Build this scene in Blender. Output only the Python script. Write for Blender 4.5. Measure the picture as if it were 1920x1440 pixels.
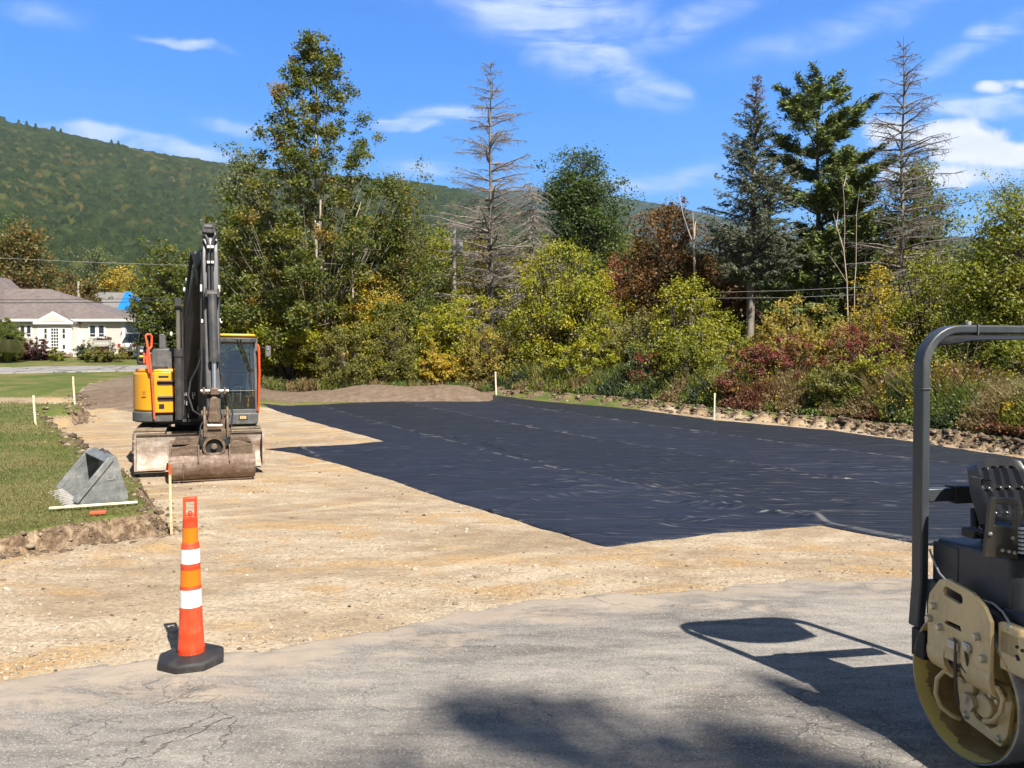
import bpy, math, random
import numpy as np
from mathutils import Vector, Matrix
R = math.radians
rnd = random.Random(7)
for o in list(bpy.data.objects): bpy.data.objects.remove(o)
scene = bpy.context.scene
COL = scene.collection

# ------------------------------------------------------------------ camera
FPX, CAMZ, HOR = 1443.0, 1.93, 690.0          # focal length in photo pixels, eye height, horizon row
cam_d = bpy.data.cameras.new('camera'); cam = bpy.data.objects.new('camera', cam_d); COL.objects.link(cam)
cam_d.sensor_width = 36; cam_d.lens = 36 * FPX / 1920; cam_d.clip_end = 12000; cam_d.clip_start = 0.05
PITCH = math.atan((720 - HOR) / FPX)
cam.location = (0, 0, CAMZ); cam.rotation_euler = (math.pi / 2 - PITCH, 0, 0)
scene.camera = cam
cy = scene.cycles; cy.max_bounces = 5; cy.diffuse_bounces = 3; cy.glossy_bounces = 3; cy.transmission_bounces = 4; cy.transparent_max_bounces = 4; cy.volume_bounces = 0
cy.use_adaptive_sampling = True; cy.adaptive_threshold = 0.03; cy.caustics_reflective = False; cy.caustics_refractive = False
scene.render.resolution_x = 1024; scene.render.resolution_y = 768

# ------------------------------------------------------------------ light
SUN_EL = R(48.5); SUN_H = Vector((0.524, -0.852)).normalized()
sun_dir = Vector((SUN_H.x * math.cos(SUN_EL), SUN_H.y * math.cos(SUN_EL), math.sin(SUN_EL)))
sun_d = bpy.data.lights.new('sun', 'SUN'); sun = bpy.data.objects.new('sun', sun_d); COL.objects.link(sun)
sun_d.energy = 5.0; sun_d.angle = R(0.55); sun_d.color = (1.0, 0.945, 0.85)
sun.rotation_euler = (-sun_dir).to_track_quat('-Z', 'Y').to_euler()
scene.view_settings.view_transform = 'Standard'; scene.view_settings.look = 'None'
scene.view_settings.gamma = 1; scene.view_settings.exposure = 0.93; scene.view_settings.use_curve_mapping = False

# ------------------------------------------------------------------ node helpers
class NT:
    def __init__(s, tree): s.t = tree; s.n = tree.nodes; s.l = tree.links
    def add(s, typ, ins=None, **kw):
        n = s.n.new(typ)
        for k, v in kw.items(): setattr(n, k, v)
        if ins:
            for k, v in ins.items(): s.set(n.inputs[k], v)
        return n
    def set(s, inp, v):
        if isinstance(v, bpy.types.NodeSocket): s.l.new(v, inp)
        else:
            if isinstance(v, (tuple, list)) and len(v) == 3 and inp.type == 'RGBA': v = (*v, 1)
            inp.default_value = v
    def math(s, op, a, b=0.0, c=0.0, clamp=False):
        return s.add('ShaderNodeMath', {0: a, 1: b, 2: c}, operation=op, use_clamp=clamp).outputs[0]
    def mul(s, a, b): return s.math('MULTIPLY', a, b)
    def noise(s, vec, scale, detail=4.0, rough=0.55, dist=0.0, out=0):
        return s.add('ShaderNodeTexNoise', {'Vector': vec, 'Scale': scale, 'Detail': detail, 'Roughness': rough, 'Distortion': dist}).outputs[out]
    def voro(s, vec, scale, feature='F1', out='Distance', rand=1.0):
        return s.add('ShaderNodeTexVoronoi', {'Vector': vec, 'Scale': scale, 'Randomness': rand}, feature=feature).outputs[out]
    def ramp(s, fac, stops, interp='LINEAR'):
        n = s.add('ShaderNodeValToRGB', {0: fac}); n.color_ramp.interpolation = interp
        e = n.color_ramp.elements
        while len(e) < len(stops): e.new(0.5)
        for q, (p, c) in zip(e, stops):
            q.position = p; q.color = (*c, 1) if isinstance(c, (tuple, list)) else (c, c, c, 1)
        return n.outputs[0]
    def mr(s, v, a, b, c=0.0, d=1.0, smooth=True):
        return s.add('ShaderNodeMapRange', {0: v, 1: a, 2: b, 3: c, 4: d}, interpolation_type='SMOOTHSTEP' if smooth else 'LINEAR').outputs[0]
    def mix(s, f, a, b, mode='MIX'):
        n = s.add('ShaderNodeMix', None, data_type='RGBA', blend_type=mode)
        s.set(n.inputs[0], f); s.set(n.inputs[6], a); s.set(n.inputs[7], b); return n.outputs[2]
    def scalev(s, vec, sc, rot=(0, 0, 0), loc=(0, 0, 0), typ='POINT'):
        return s.add('ShaderNodeMapping', {'Vector': vec, 'Scale': sc, 'Rotation': rot, 'Location': loc}, vector_type=typ).outputs[0]
    def bump(s, h, strength=0.5, dist=0.02, normal=None):
        n = s.add('ShaderNodeBump', {'Height': h, 'Strength': strength, 'Distance': dist})
        if normal is not None: s.set(n.inputs['Normal'], normal)
        return n.outputs[0]

def new_mat(name):
    m = bpy.data.materials.new(name); m.use_nodes = True
    m.node_tree.nodes.clear(); nt = NT(m.node_tree)
    out = nt.add('ShaderNodeOutputMaterial'); return m, nt, out
def principled(nt, out, **ins):
    p = nt.add('ShaderNodeBsdfPrincipled')
    for k, v in ins.items(): nt.set(p.inputs[k.replace('_', ' ')], v)
    nt.l.new(p.outputs[0], out.inputs[0]); return p

# ------------------------------------------------------------------ sky
w = bpy.data.worlds.new('World'); scene.world = w; w.use_nodes = True
w.node_tree.nodes.clear(); nt = NT(w.node_tree)
sky = nt.add('ShaderNodeTexSky', sky_type='NISHITA', sun_disc=False)
sky.sun_elevation = SUN_EL; sky.sun_rotation = math.atan2(sun_dir.x, sun_dir.y); sky.altitude = 300
sky.air_density = 1.0; sky.dust_density = 0.1; sky.ozone_density = 3.2
tc = nt.add('ShaderNodeTexCoord').outputs['Generated']
sp = nt.add('ShaderNodeSeparateXYZ', {0: tc})
SKYW = 5.8
deep = nt.ramp(sp.outputs[2], [(0.0, (.44, .78, 1.04)), (.10, (.25, .61, 1.04)), (.20, (.12, .46, 1.04)), (.32, (.06, .335, 1.0)), (.44, (.032, .24, .88)), (.58, (.04, .12, .34)), (.8, (.06, .08, .12))])  # zenith stops darkened and greyed on purpose to lower the blue ambient light
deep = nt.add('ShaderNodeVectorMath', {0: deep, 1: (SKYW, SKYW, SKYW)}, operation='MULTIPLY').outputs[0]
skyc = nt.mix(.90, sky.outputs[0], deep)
# grey added over the sky behind the camera to dim and neutralise ambient light
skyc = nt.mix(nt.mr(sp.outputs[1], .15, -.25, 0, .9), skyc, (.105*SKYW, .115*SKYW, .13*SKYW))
dy = nt.math('MAXIMUM', sp.outputs[1], 0.05)
uu = nt.math('DIVIDE', sp.outputs[0], dy); vv = nt.math('DIVIDE', sp.outputs[2], dy)
uv = nt.add('ShaderNodeCombineXYZ', {0: uu, 1: vv, 2: 0.0}).outputs[0]
warp = nt.add('ShaderNodeVectorMath', {0: nt.noise(uv, 5.0, 4, 0.6, out=1), 1: (0.5, 0.5, 0.5)}, operation='SUBTRACT').outputs[0]
uvw = nt.add('ShaderNodeVectorMath', {0: warp, 1: (0.16, 0.06, 0), 2: uv}, operation='MULTIPLY_ADD').outputs[0]
def blobs(lst, vec):
    tot = None
    for (px, py, a, b, rot, amp) in lst:
        m = nt.scalev(vec, (a / FPX, b / FPX, 1), (0, 0, R(rot)), ((px - 960) / FPX, (690 - py) / FPX, 0), 'TEXTURE')
        ln = nt.add('ShaderNodeVectorMath', {0: m}, operation='LENGTH').outputs['Value']
        v = nt.mr(ln, 1.0, 0.0, 0.0, amp)
        tot = v if tot is None else nt.math('MAXIMUM', tot, v)
    return tot
cir = blobs([(1000, 15, 360, 120, -8, 0.72), (1090, 112, 190, 80, -18, 0.74), (1195, 168, 110, 60, -22, 0.76), (1290, 50, 240, 50, 22, 0.5),
             (1560, 60, 420, 60, 14, 0.32), (1830, 90, 260, 36, 24, 0.5), (345, 82, 110, 14, -14, 0.55), (290, 278, 330, 32, -10, 1.0),
             (455, 250, 90, 26, -10, 0.5), (745, 237, 110, 20, 2, 0.95), (830, 212, 160, 26, 6, 0.62), (800, 318, 150, 30, 0, 0.55),
             (1230, 345, 220, 40, 6, 0.5), (1840, 205, 230, 34, 0, 0.85), (1860, 325, 280, 50, 0, 0.85), (1440, 300, 200, 30, 8, 0.35),
             (80, 20, 160, 40, -10, 0.3)], uvw)
st = nt.scalev(uv, (3.2, 13.0, 1), (0, 0, R(-14)))
cn = nt.noise(st, 2.2, 6, 0.62, 0.6)
cn2 = nt.noise(uv, 16.0, 6, 0.6, 0.3)
cn = nt.math('ADD', nt.mul(cn, 0.72), nt.mul(cn2, 0.28))
cd = nt.mul(nt.mr(cir, 0.0, 0.62), nt.mr(cn, 0.30, 0.72))
cd = nt.mul(cd, 0.85)
cum = blobs([(1800, 262, 130, 48, 0, 1.0), (1740, 262, 90, 36, 0, 0.8), (1660, 250, 80, 52, 0, 0.6), (1850, 290, 190, 40, 0, 0.95),
             (1850, 168, 60, 20, 0, 0.42), (1900, 160, 60, 16, 0, 0.4), (1910, 290, 70, 22, 0, 0.95), (1760, 330, 200, 34, 0, 0.7)], uv)
pn = nt.noise(uv, 17.0, 5, 0.55, 0.2)
cu = nt.mr(nt.math('ADD', nt.math('SUBTRACT', cum, nt.mr(cum, 0.12, 0.0, 0.0, 1.0)), nt.math('MULTIPLY', nt.math('SUBTRACT', pn, 0.5), 1.7)), 0.05, 0.62)
fr = nt.math('GREATER_THAN', sp.outputs[1], 0.06)
cd = nt.mul(cd, fr); cu = nt.mul(cu, fr)
shade = nt.mr(nt.noise(nt.scalev(uv, (1, 2.2, 1), (0, 0, 0), (0.1, 0.03, 0)), 14.0, 4, 0.5), 0.35, 0.7, 0.62, 1.0)
cucol = nt.mix(shade, (0.62 * SKYW, 0.70 * SKYW, 0.90 * SKYW), (1.0 * SKYW, 1.02 * SKYW, 1.08 * SKYW))
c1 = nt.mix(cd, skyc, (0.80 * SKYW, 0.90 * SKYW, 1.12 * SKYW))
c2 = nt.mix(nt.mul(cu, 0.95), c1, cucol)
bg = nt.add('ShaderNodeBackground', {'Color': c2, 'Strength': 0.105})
w.cycles.sampling_method = 'MANUAL'; w.cycles.sample_map_resolution = 256
wo = nt.add('ShaderNodeOutputWorld'); nt.l.new(bg.outputs[0], wo.inputs[0])

# ------------------------------------------------------------------ object helpers
def tag(o, label=None, cat=None, group=None, kind=None):
    if label: o['label'] = label
    if cat: o['category'] = cat
    if group: o['group'] = group
    if kind: o['kind'] = kind
    return o
def thing(name, label, cat, loc=(0, 0, 0), rz=0.0, group=None):
    o = bpy.data.objects.new(name, None); COL.objects.link(o); o.empty_display_size = 0.3
    o.location = loc; o.rotation_euler = (0, 0, rz)
    return tag(o, label, cat, group)
def ortho(d):
    d = Vector(d).normalized()
    a = Vector((0, 0, 1)) if abs(d.z) < 0.9 else Vector((1, 0, 0))
    u = d.cross(a).normalized(); return u, d.cross(u).normalized()
class MB:
    def __init__(s): s.v = []; s.f = []; s.M = None
    def add(s, vs, fs):
        b = len(s.v)
        if s.M is not None: vs = [tuple(s.M @ Vector(p)) for p in vs]
        s.v += [tuple(p) for p in vs]; s.f += [tuple(i + b for i in f) for f in fs]
    def box(s, x0, x1, y0, y1, z0, z1):
        s.add([(x0,y0,z0),(x1,y0,z0),(x1,y1,z0),(x0,y1,z0),(x0,y0,z1),(x1,y0,z1),(x1,y1,z1),(x0,y1,z1)],
              [(0,3,2,1),(4,5,6,7),(0,1,5,4),(1,2,6,5),(2,3,7,6),(3,0,4,7)]); return s
    def bar(s, a, b, w, h, up=(0, 0, 1)):            # box along a segment
        a = Vector(a); b = Vector(b); d = (b - a).normalized(); up = Vector(up)
        if abs(d.dot(up)) > 0.97: up = Vector((0, 1, 0))
        r = d.cross(up).normalized(); u = r.cross(d)
        vs = []
        for p in (a, b):
            for (i, j) in ((-1,-1),(1,-1),(1,1),(-1,1)): vs.append(p + r * (w/2*i) + u * (h/2*j))
        s.add(vs, [(0,1,2,3),(7,6,5,4),(0,4,5,1),(1,5,6,2),(2,6,7,3),(3,7,4,0)]); return s
    def tube(s, pts, rad, n=8, cap=True):
        pts = [Vector(p) for p in pts]
        if not hasattr(rad, '__len__'): rad = [rad] * len(pts)
        vs = []; fs = []
        t0 = (pts[1] - pts[0]).normalized(); u, v = ortho(t0)
        for i, p in enumerate(pts):
            if i == 0: t = t0
            elif i == len(pts) - 1: t = (pts[i] - pts[i-1]).normalized()
            else: t = ((pts[i+1] - pts[i]).normalized() + (pts[i] - pts[i-1]).normalized())
            if t.length < 1e-6: t = t0
            t.normalize(); u = (u - t * u.dot(t)).normalized(); v = t.cross(u)
            for k in range(n):
                a = 2 * math.pi * k / n; vs.append(p + (u * math.cos(a) + v * math.sin(a)) * rad[i])
        for i in range(len(pts) - 1):
            for k in range(n):
                k2 = (k + 1) % n; fs.append((i*n+k, i*n+k2, (i+1)*n+k2, (i+1)*n+k))
        if cap: fs.append(tuple(reversed(range(n)))); fs.append(tuple((len(pts)-1)*n+k for k in range(n)))
        s.add(vs, fs); return s
    def cyl(s, a, b, r, n=16, r2=None): return s.tube([a, b], [r, r if r2 is None else r2], n)
    def lathe(s, prof, n=24, c=(0, 0, 0), axis=(0, 0, 1), close=False):   # prof: (radius, height)
        ax = Vector(axis).normalized(); u, v = ortho(ax); c = Vector(c); vs = []; fs = []
        for (r, h) in prof:
            for k in range(n):
                a = 2*math.pi*k/n; vs.append(c + ax*h + (u*math.cos(a) + v*math.sin(a))*r)
        m = len(prof)
        for i in range(m if close else m - 1):
            j = (i + 1) % m
            for k in range(n):
                k2 = (k+1) % n; fs.append((i*n+k, j*n+k, j*n+k2, i*n+k2))
        s.add(vs, fs); return s
    def prism(s, poly, lo, hi, plane='xz'):          # polygon extruded along the remaining axis
        n = len(poly)
        def P(a, b, c):
            return {'xz': (a, c, b), 'yz': (c, a, b), 'xy': (a, b, c)}[plane]
        vs = [P(a, b, lo) for a, b in poly] + [P(a, b, hi) for a, b in poly]
        fs = [tuple(range(n)), tuple(reversed(range(n, 2*n)))] + [(i, i+n, (i+1) % n + n, (i+1) % n) for i in range(n)]
        s.add(vs, fs); return s
    def sheet(s, poly, th, plane='xz', at=0.0): return s.prism(poly, at, at + th, plane)
    def ball(s, c, r, seg=10, rings=6, sc=(1, 1, 1)):
        vs = []; fs = []
        for i in range(rings + 1):
            t = math.pi * i / rings
            for k in range(seg):
                a = 2*math.pi*k/seg
                vs.append((c[0]+r*sc[0]*math.sin(t)*math.cos(a), c[1]+r*sc[1]*math.sin(t)*math.sin(a), c[2]+r*sc[2]*math.cos(t)))
        for i in range(rings):
            for k in range(seg):
                k2 = (k+1) % seg; fs.append((i*seg+k, (i+1)*seg+k, (i+1)*seg+k2, i*seg+k2))
        s.add(vs, fs); return s
    def each(s, name, mat, parent=None, **kw):        # every loose piece becomes a part of its own
        par = list(range(len(s.v)))
        def find(a):
            while par[a] != a: par[a] = par[par[a]]; a = par[a]
            return a
        for f in s.f:
            for i in f[1:]: par[find(i)] = find(f[0])
        gr = {}
        for f in s.f: gr.setdefault(find(f[0]), []).append(f)
        for fs in gr.values():
            m = MB(); ids = sorted({i for f in fs for i in f}); mp = {i: k for k, i in enumerate(ids)}
            m.v = [s.v[i] for i in ids]; m.f = [tuple(mp[i] for i in f) for f in fs]; m.build(name, mat, parent, **kw)
    def build(s, name, mat, parent=None, bevel=0.0, smooth=False, seg=2, fix=True):
        me = bpy.data.meshes.new(name); me.from_pydata(s.v, [], s.f); me.update()
        if fix:
            import bmesh
            b = bmesh.new(); b.from_mesh(me)
            bmesh.ops.remove_doubles(b, verts=b.verts, dist=1e-6)
            bmesh.ops.recalc_face_normals(b, faces=b.faces); b.to_mesh(me); b.free()
        me.materials.append(mat)
        o = bpy.data.objects.new(name, me); COL.objects.link(o)
        if parent: o.parent = parent
        if smooth or bevel:
            me.polygons.foreach_set('use_smooth', [True] * len(me.polygons))
            try: me.set_sharp_from_angle(angle=R(38))
            except Exception: pass
        if bevel:
            md = o.modifiers.new('bevel', 'BEVEL'); md.width = bevel; md.segments = seg; md.limit_method = 'ANGLE'; md.angle_limit = R(35)
            md.harden_normals = False
        return o
def np_mesh(name, V, F, mat, parent=None, smooth=False, attrs=None):
    """V (n,3), F (m,k) arrays -> one mesh object; attrs: name -> (n,4) point colours"""
    me = bpy.data.meshes.new(name); V = np.asarray(V, np.float32); F = np.asarray(F, np.int32)
    me.vertices.add(len(V)); me.vertices.foreach_set('co', V.ravel())
    m, k = F.shape
    me.loops.add(m * k); me.loops.foreach_set('vertex_index', F.ravel())
    me.polygons.add(m); me.polygons.foreach_set('loop_start', np.arange(0, m * k, k, dtype=np.int32))
    if smooth: me.polygons.foreach_set('use_smooth', np.ones(m, bool))
    me.update(calc_edges=True)
    if attrs:
        for an, arr in attrs.items():
            a = me.color_attributes.new(an, 'FLOAT_COLOR', 'POINT')
            a.data.foreach_set('color', np.asarray(arr, np.float32).ravel())
    me.materials.append(mat)
    o = bpy.data.objects.new(name, me); COL.objects.link(o)
    if parent: o.parent = parent
    return o
def grid_faces(nr, nc, keep=None):
    i = np.arange(nr * nc).reshape(nr, nc)
    F = np.stack([i[:-1, :-1], i[:-1, 1:], i[1:, 1:], i[1:, :-1]], -1).reshape(-1, 4)
    if keep is not None:
        F = F[keep.ravel()[F].any(1)]
    return F
def compact(V, F, *arrs):
    u, inv = np.unique(F.ravel(), return_inverse=True)
    return (V[u], inv.reshape(F.shape)) + tuple(a[u] for a in arrs)

# ------------------------------------------------------------------ numpy noise / distance helpers
def _h(ix, iy, seed):
    n = (ix.astype(np.int64) * 374761393 + iy.astype(np.int64) * 668265263 + seed * 974634777) & 0xffffffff
    n = ((n ^ (n >> 13)) * 1274126177) & 0xffffffff
    return ((n ^ (n >> 16)) & 0xffff) / 65535.0
def vnoise(x, y, seed=0):
    x0 = np.floor(x); y0 = np.floor(y); fx = x - x0; fy = y - y0
    fx = fx*fx*(3-2*fx); fy = fy*fy*(3-2*fy)
    a = _h(x0, y0, seed); b = _h(x0+1, y0, seed); c = _h(x0, y0+1, seed); d = _h(x0+1, y0+1, seed)
    return (a*(1-fx)+b*fx)*(1-fy) + (c*(1-fx)+d*fx)*fy
def fbm(x, y, sc, oct=4, seed=0):
    s = 0; a = 0.5; x = np.asarray(x, float) * sc; y = np.asarray(y, float) * sc
    for i in range(oct): s = s + a * (vnoise(x, y, seed + i) - 0.5) * 2; x = x*2.03 + 11.3; y = y*2.03 + 5.1; a *= 0.5
    return s
def sstep(a, b, x):
    t = np.clip((x - a) / (b - a), 0, 1); return t*t*(3-2*t)
def sdist(px, py, poly):
    """signed distance, positive inside"""
    d = np.full(px.shape, 1e9); ins = np.zeros(px.shape, bool); n = len(poly)
    for i in range(n):
        ax, ay = poly[i]; bx, by = poly[(i+1) % n]
        ex, ey = bx-ax, by-ay; L = ex*ex+ey*ey + 1e-12
        t = np.clip(((px-ax)*ex + (py-ay)*ey)/L, 0, 1)
        d = np.minimum(d, (px-ax-t*ex)**2 + (py-ay-t*ey)**2)
        c = ((ay > py) != (by > py))
        with np.errstate(divide='ignore', invalid='ignore'):
            xi = (bx-ax)*(py-ay)/((by-ay) if by != ay else 1e-12) + ax
        ins ^= c & (px < xi)
    d = np.sqrt(d); return np.where(ins, d, -d)

# ------------------------------------------------------------------ terrain heights
SY = ([-60, 6.3, 9, 12, 17, 28, 42, 50, 65, 100, 200, 5000], [0, 0, -.10, -.20, -.20, 0.0, .50, 1.0, 1.6, 2.2, 4, 6])
LY = ([-60, 7, 9, 15, 22, 27, 45, 50, 58, 65, 100, 200, 5000], [.12, .12, .15, .10, .33, .53, 1.62, 1.93, 2.55, 3.1, 3.2, 5, 6])
def site(x, y): return np.interp(y, *SY)
def ray(px, py):
    cx, cy = (px - 960) / FPX, (720 - py) / FPX
    c, s = math.cos(PITCH), math.sin(PITCH)
    return (cx, c + cy * s, -s + cy * c)
def at(px, py, Y):
    d = ray(px, py); t = Y / d[1]; return Vector((d[0]*t, Y, CAMZ + d[2]*t))
def hit(px, py, off=0.0, fn=None):
    d = ray(px, py); t = np.geomspace(1.0, 400, 4000)
    x = d[0]*t; y = d[1]*t; z = CAMZ + d[2]*t
    g = (site(x, y) if fn is None else fn(x, y)) + off
    k = np.argmax(z <= g); return (float(x[k]), float(y[k]))
lawn_px = [(-700, 1230), (0, 1052), (60, 1042), (140, 1028), (220, 1018), (290, 1010), (322, 1000), (300, 985), (262, 942), (205, 898), (150, 853),
           (110, 820), (76, 797), (100, 796), (135, 797), (160, 791), (156, 776), (146, 766)]
LAWN = [hit(a, b) for a, b in lawn_px] + [(-17.2, 31), (-60, 34), (-60, 3.5)]
bank_px = [(942, 741), (1000, 746), (1100, 754), (1200, 764), (1340, 782), (1450, 792), (1560, 802), (1720, 824), (1920, 853), (2400, 925), (3400, 1080)]
BANK = [(-1.0, 41.5)] + [hit(a, b) for a, b in bank_px] + [(60, 8), (60, 60), (-1, 60)]
fab_px = [(488, 764), (560, 761), (680, 755), (800, 749), (932, 742), (1000, 751), (1100, 760), (1200, 769), (1340, 788), (1450, 798), (1560, 808),
          (1720, 830), (1920, 861), (2600, 965), (2600, 1115), (1920, 1049), (1715, 1018), (1540, 986), (1340, 1001), (1230, 1014), (1140, 1025),
          (1110, 1020), (980, 980), (830, 934), (745, 905), (640, 872), (560, 852), (498, 843), (570, 839), (660, 834), (722, 828),
          (640, 806), (560, 783)]
FAB = [hit(a, b) for a, b in fab_px]
asp_px = [(-900, 1420), (-300, 1330), (0, 1272), (120, 1256), (250, 1234), (330, 1228), (440, 1213), (520, 1218), (620, 1196), (740, 1182), (830, 1160), (900, 1148),
          (1000, 1132), (1120, 1122), (1230, 1112), (1340, 1106), (1480, 1094), (1620, 1092), (1720, 1080), (2100, 1060), (3200, 1010)]
ASP = [hit(a, b) for a, b in asp_px] + [(40, -40), (-40, -40)]
soil_px = [(146, 767), (156, 776), (250, 778), (400, 775), (488, 757), (600, 752), (760, 748), (930, 738), (930, 728), (700, 722), (480, 726), (350, 730), (250, 736), (170, 752)]
SOIL = [hit(a, b) for a, b in soil_px]
def weights(x, y):
    n1 = fbm(x, y, 1.3, 4, 3)*0.22 + fbm(x, y, 7, 3, 9)*0.07
    far = np.clip(y/14, 1, 3)
    sl = sdist(x, y, LAWN) + n1; sb = sdist(x, y, BANK) + n1*1.3
    u = x / np.maximum(y, 1)
    wfar = sstep(-.28, -.42, u) * sstep(28, 35, y)
    wl = np.maximum(sstep(-.03, .20, sl)*(1-sstep(28, 32, y)), wfar)
    wb = sstep(-.05, .22*1.0, sb)
    return sl, sb, wl, wb
def ground_z(x, y, full=False):
    x = np.asarray(x, float); y = np.asarray(y, float)
    sl, sb, wl, wb = weights(x, y)
    s = site(x, y)
    L = np.interp(y, *LY) + fbm(x, y, .25, 3, 5)*.05 + .08*np.interp(y, [8, 12, 20], [0, 1, .3])
    lump = fbm(x, y, 4.5, 4, 21)
    z = s*(1-wl) + L*wl
    edge = wl*(1-wl)*4*sstep(30, 24, y)
    z = z + edge*lump*.10*np.interp(y, [10, 20], [1, .3]) + .018*fbm(x, y, 1.1, 3, 31)*(1-wl)*sstep(6, 8, y)
    z = z + wb*(.30 + .05*lump) + wb*(1-wb)*4*lump*.13
    rough = sstep(0.8, 0, np.abs(sb+.1)) * (y < 45)
    z = z + rough*np.maximum(fbm(x, y, 3.2, 4, 44), 0)*.12
    # loose dirt at the foot of the lawn bank
    foot = np.exp(-((sl+.35)/.35)**2) * sstep(14, 9, y)
    z = z + foot*(.05+.05*lump)
    return (z, sl, sb, wl, wb) if full else z
def gz(x, y): return float(ground_z(np.array([x]), np.array([y]))[0])

NC = 780
ulin = np.linspace(-1, 1, NC); U = 0.95*ulin + 1.6*ulin**5
rows = np.concatenate([[-60, -30, -15, -6, -2, 0, 1], 1.0/np.linspace(1/1.7, 1/62, 620), np.geomspace(65, 9000, 60)])
Yg, Ug = np.meshgrid(rows, U, indexing='ij')
Xg = Ug * (np.abs(Yg) + 4.0)
Zg, sl, sb, wl, wb = ground_z(Xg, Yg, True)
grass = np.maximum(sstep(.04, .14, sl)*(Yg < 31), sstep(31, 34, Yg)*(sdist(Xg, Yg, SOIL) < 0))
grass = np.maximum(grass, sstep(.30, .55, sb)); grass = np.where(Yg < 1.5, 0, grass)
soil = sstep(-.3, .2, sdist(Xg, Yg, SOIL) + fbm(Xg, Yg, .8, 3, 2)*.5)
bank = np.maximum(sstep(-.25, -.02, sl)*sstep(.22, .1, sl)*(Yg < 30), sstep(-.30, -.05, sb)*sstep(.55, .3, sb))
colA = np.stack([grass, soil, bank, np.ones_like(grass)], -1).reshape(-1, 4)

# ---- ground material
m_ground, nt, out = new_mat('site_ground')
pos = nt.add('ShaderNodeNewGeometry').outputs['Position']
at_ = nt.add('ShaderNodeVertexColor', layer_name='mask'); sm = nt.add('ShaderNodeSeparateColor', {0: at_.outputs[0]})
n_big = nt.noise(nt.scalev(pos, (.40, .62, 1)), 1.0, 5, .62, .6)
n_mid = nt.noise(nt.scalev(pos, (2.0, 3.0, 1), (0, 0, R(12))), 1.0, 6, .72, .2)
n_fin = nt.noise(pos, 26, 5, .7)
dirt = nt.ramp(nt.math('ADD', nt.mul(n_big, .55), nt.mul(n_mid, .45)), [(.32, (.25, .17, .105)), (.41, (.37, .27, .175)), (.48, (.485, .37, .25)), (.55, (.585, .47, .335)), (.66, (.68, .58, .45))])
orange = nt.mr(nt.noise(nt.scalev(pos, (.55, 1.1, 1), (0, 0, R(-25)), (3.1, 1.7, 0)), 1.0, 4, .55, .8), .50, .62)
dirt = nt.mix(nt.mul(orange, .75), dirt, (.56, .345, .145))
grey = nt.mr(nt.noise(nt.scalev(pos, (1.1, 3.2, 1), (0, 0, R(8)), (7, 3, 0)), 1.2, 5, .75), .52, .64)
dirt = nt.mix(nt.mul(grey, .55), dirt, (.27, .235, .18))
peb = nt.voro(pos, 34, out='Distance'); pebc = nt.voro(pos, 34, out='Color'); pc = nt.add('ShaderNodeSeparateColor', {0: pebc})
pebm = nt.mul(nt.mr(peb, .34, .20), nt.math('GREATER_THAN', pc.outputs[0], .62))
dirt = nt.mix(nt.mul(pebm, .8), dirt, nt.mix(pc.outputs[1], (.28, .22, .16), (.72, .65, .53)))
peb2 = nt.voro(pos, 11, out='Distance'); pc2 = nt.add('ShaderNodeSeparateColor', {0: nt.voro(pos, 11, out='Color')})
pebm2 = nt.mul(nt.mr(peb2, .24, .14), nt.math('GREATER_THAN', pc2.outputs[0], .78))
dirt = nt.mix(nt.mul(pebm2, .85), dirt, nt.mix(pc2.outputs[1], (.32, .26, .19), (.70, .64, .54)))
dirt = nt.mix(nt.mr(n_fin, .38, .70, .62, 0.0), dirt, (.22, .165, .105))
gr_n = nt.noise(pos, .45, 5, .65, .5); gr_f = nt.noise(pos, 9, 4, .7)
gcol = nt.ramp(nt.math('ADD', nt.mul(gr_n, .7), nt.mul(gr_f, .3)), [(.33, (.062, .095, .022)), (.47, (.105, .13, .032)), (.55, (.165, .155, .055)), (.66, (.235, .19, .085)), (.8, (.21, .15, .085))])
scol = nt.ramp(nt.noise(pos, 3.5, 6, .7, .3), [(.3, (.115, .082, .058)), (.6, (.20, .145, .105)), (.8, (.26, .20, .15))])
bcol = nt.ramp(nt.noise(pos, 7, 6, .75, .4), [(.32, (.04, .027, .018)), (.45, (.14, .094, .058)), (.55, (.26, .187, .12)), (.70, (.42, .33, .22))])
edge_n = nt.math('SUBTRACT', nt.noise(pos, 12, 4, .6), .5)
def thr(sock): return nt.mr(nt.math('ADD', sock, nt.mul(edge_n, .7)), .38, .62)
c = nt.mix(thr(sm.outputs[1]), dirt, scol)
c = nt.mix(thr(sm.outputs[0]), c, gcol)
c = nt.mix(thr(sm.outputs[2]), c, bcol)
trk = nt.add('ShaderNodeTexWave', {'Vector': nt.scalev(pos, (1, 1, 1), (0, 0, R(52))), 'Scale': .42, 'Distortion': 2.5, 'Detail': 2.0, 'Detail Scale': .6}).outputs[1]
trm = nt.mul(nt.mr(trk, .62, .92), nt.mr(nt.noise(pos, .23, 3, .5), .45, .60)); lug = nt.add('ShaderNodeTexWave', {'Vector': nt.scalev(pos, (1, 1, 1), (0, 0, R(-40))), 'Scale': 2.6, 'Distortion': 1.5, 'Detail': 2.0}).outputs[1]
c = nt.mix(nt.mul(nt.mul(trm, .22), nt.math('SUBTRACT', 1.0, thr(nt.math('MAXIMUM', sm.outputs[0], sm.outputs[2])))), c, (.70, .60, .44))
hgt = nt.math('ADD', nt.math('ADD', nt.mul(n_fin, .5), nt.mul(pebm, .7)), nt.math('ADD', nt.mul(pebm2, 1.6), nt.mul(n_mid, 1.4)))
principled(nt, out, Base_Color=c, Roughness=.95, Specular_IOR_Level=.15, Normal=nt.bump(hgt, .9, .022))
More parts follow.
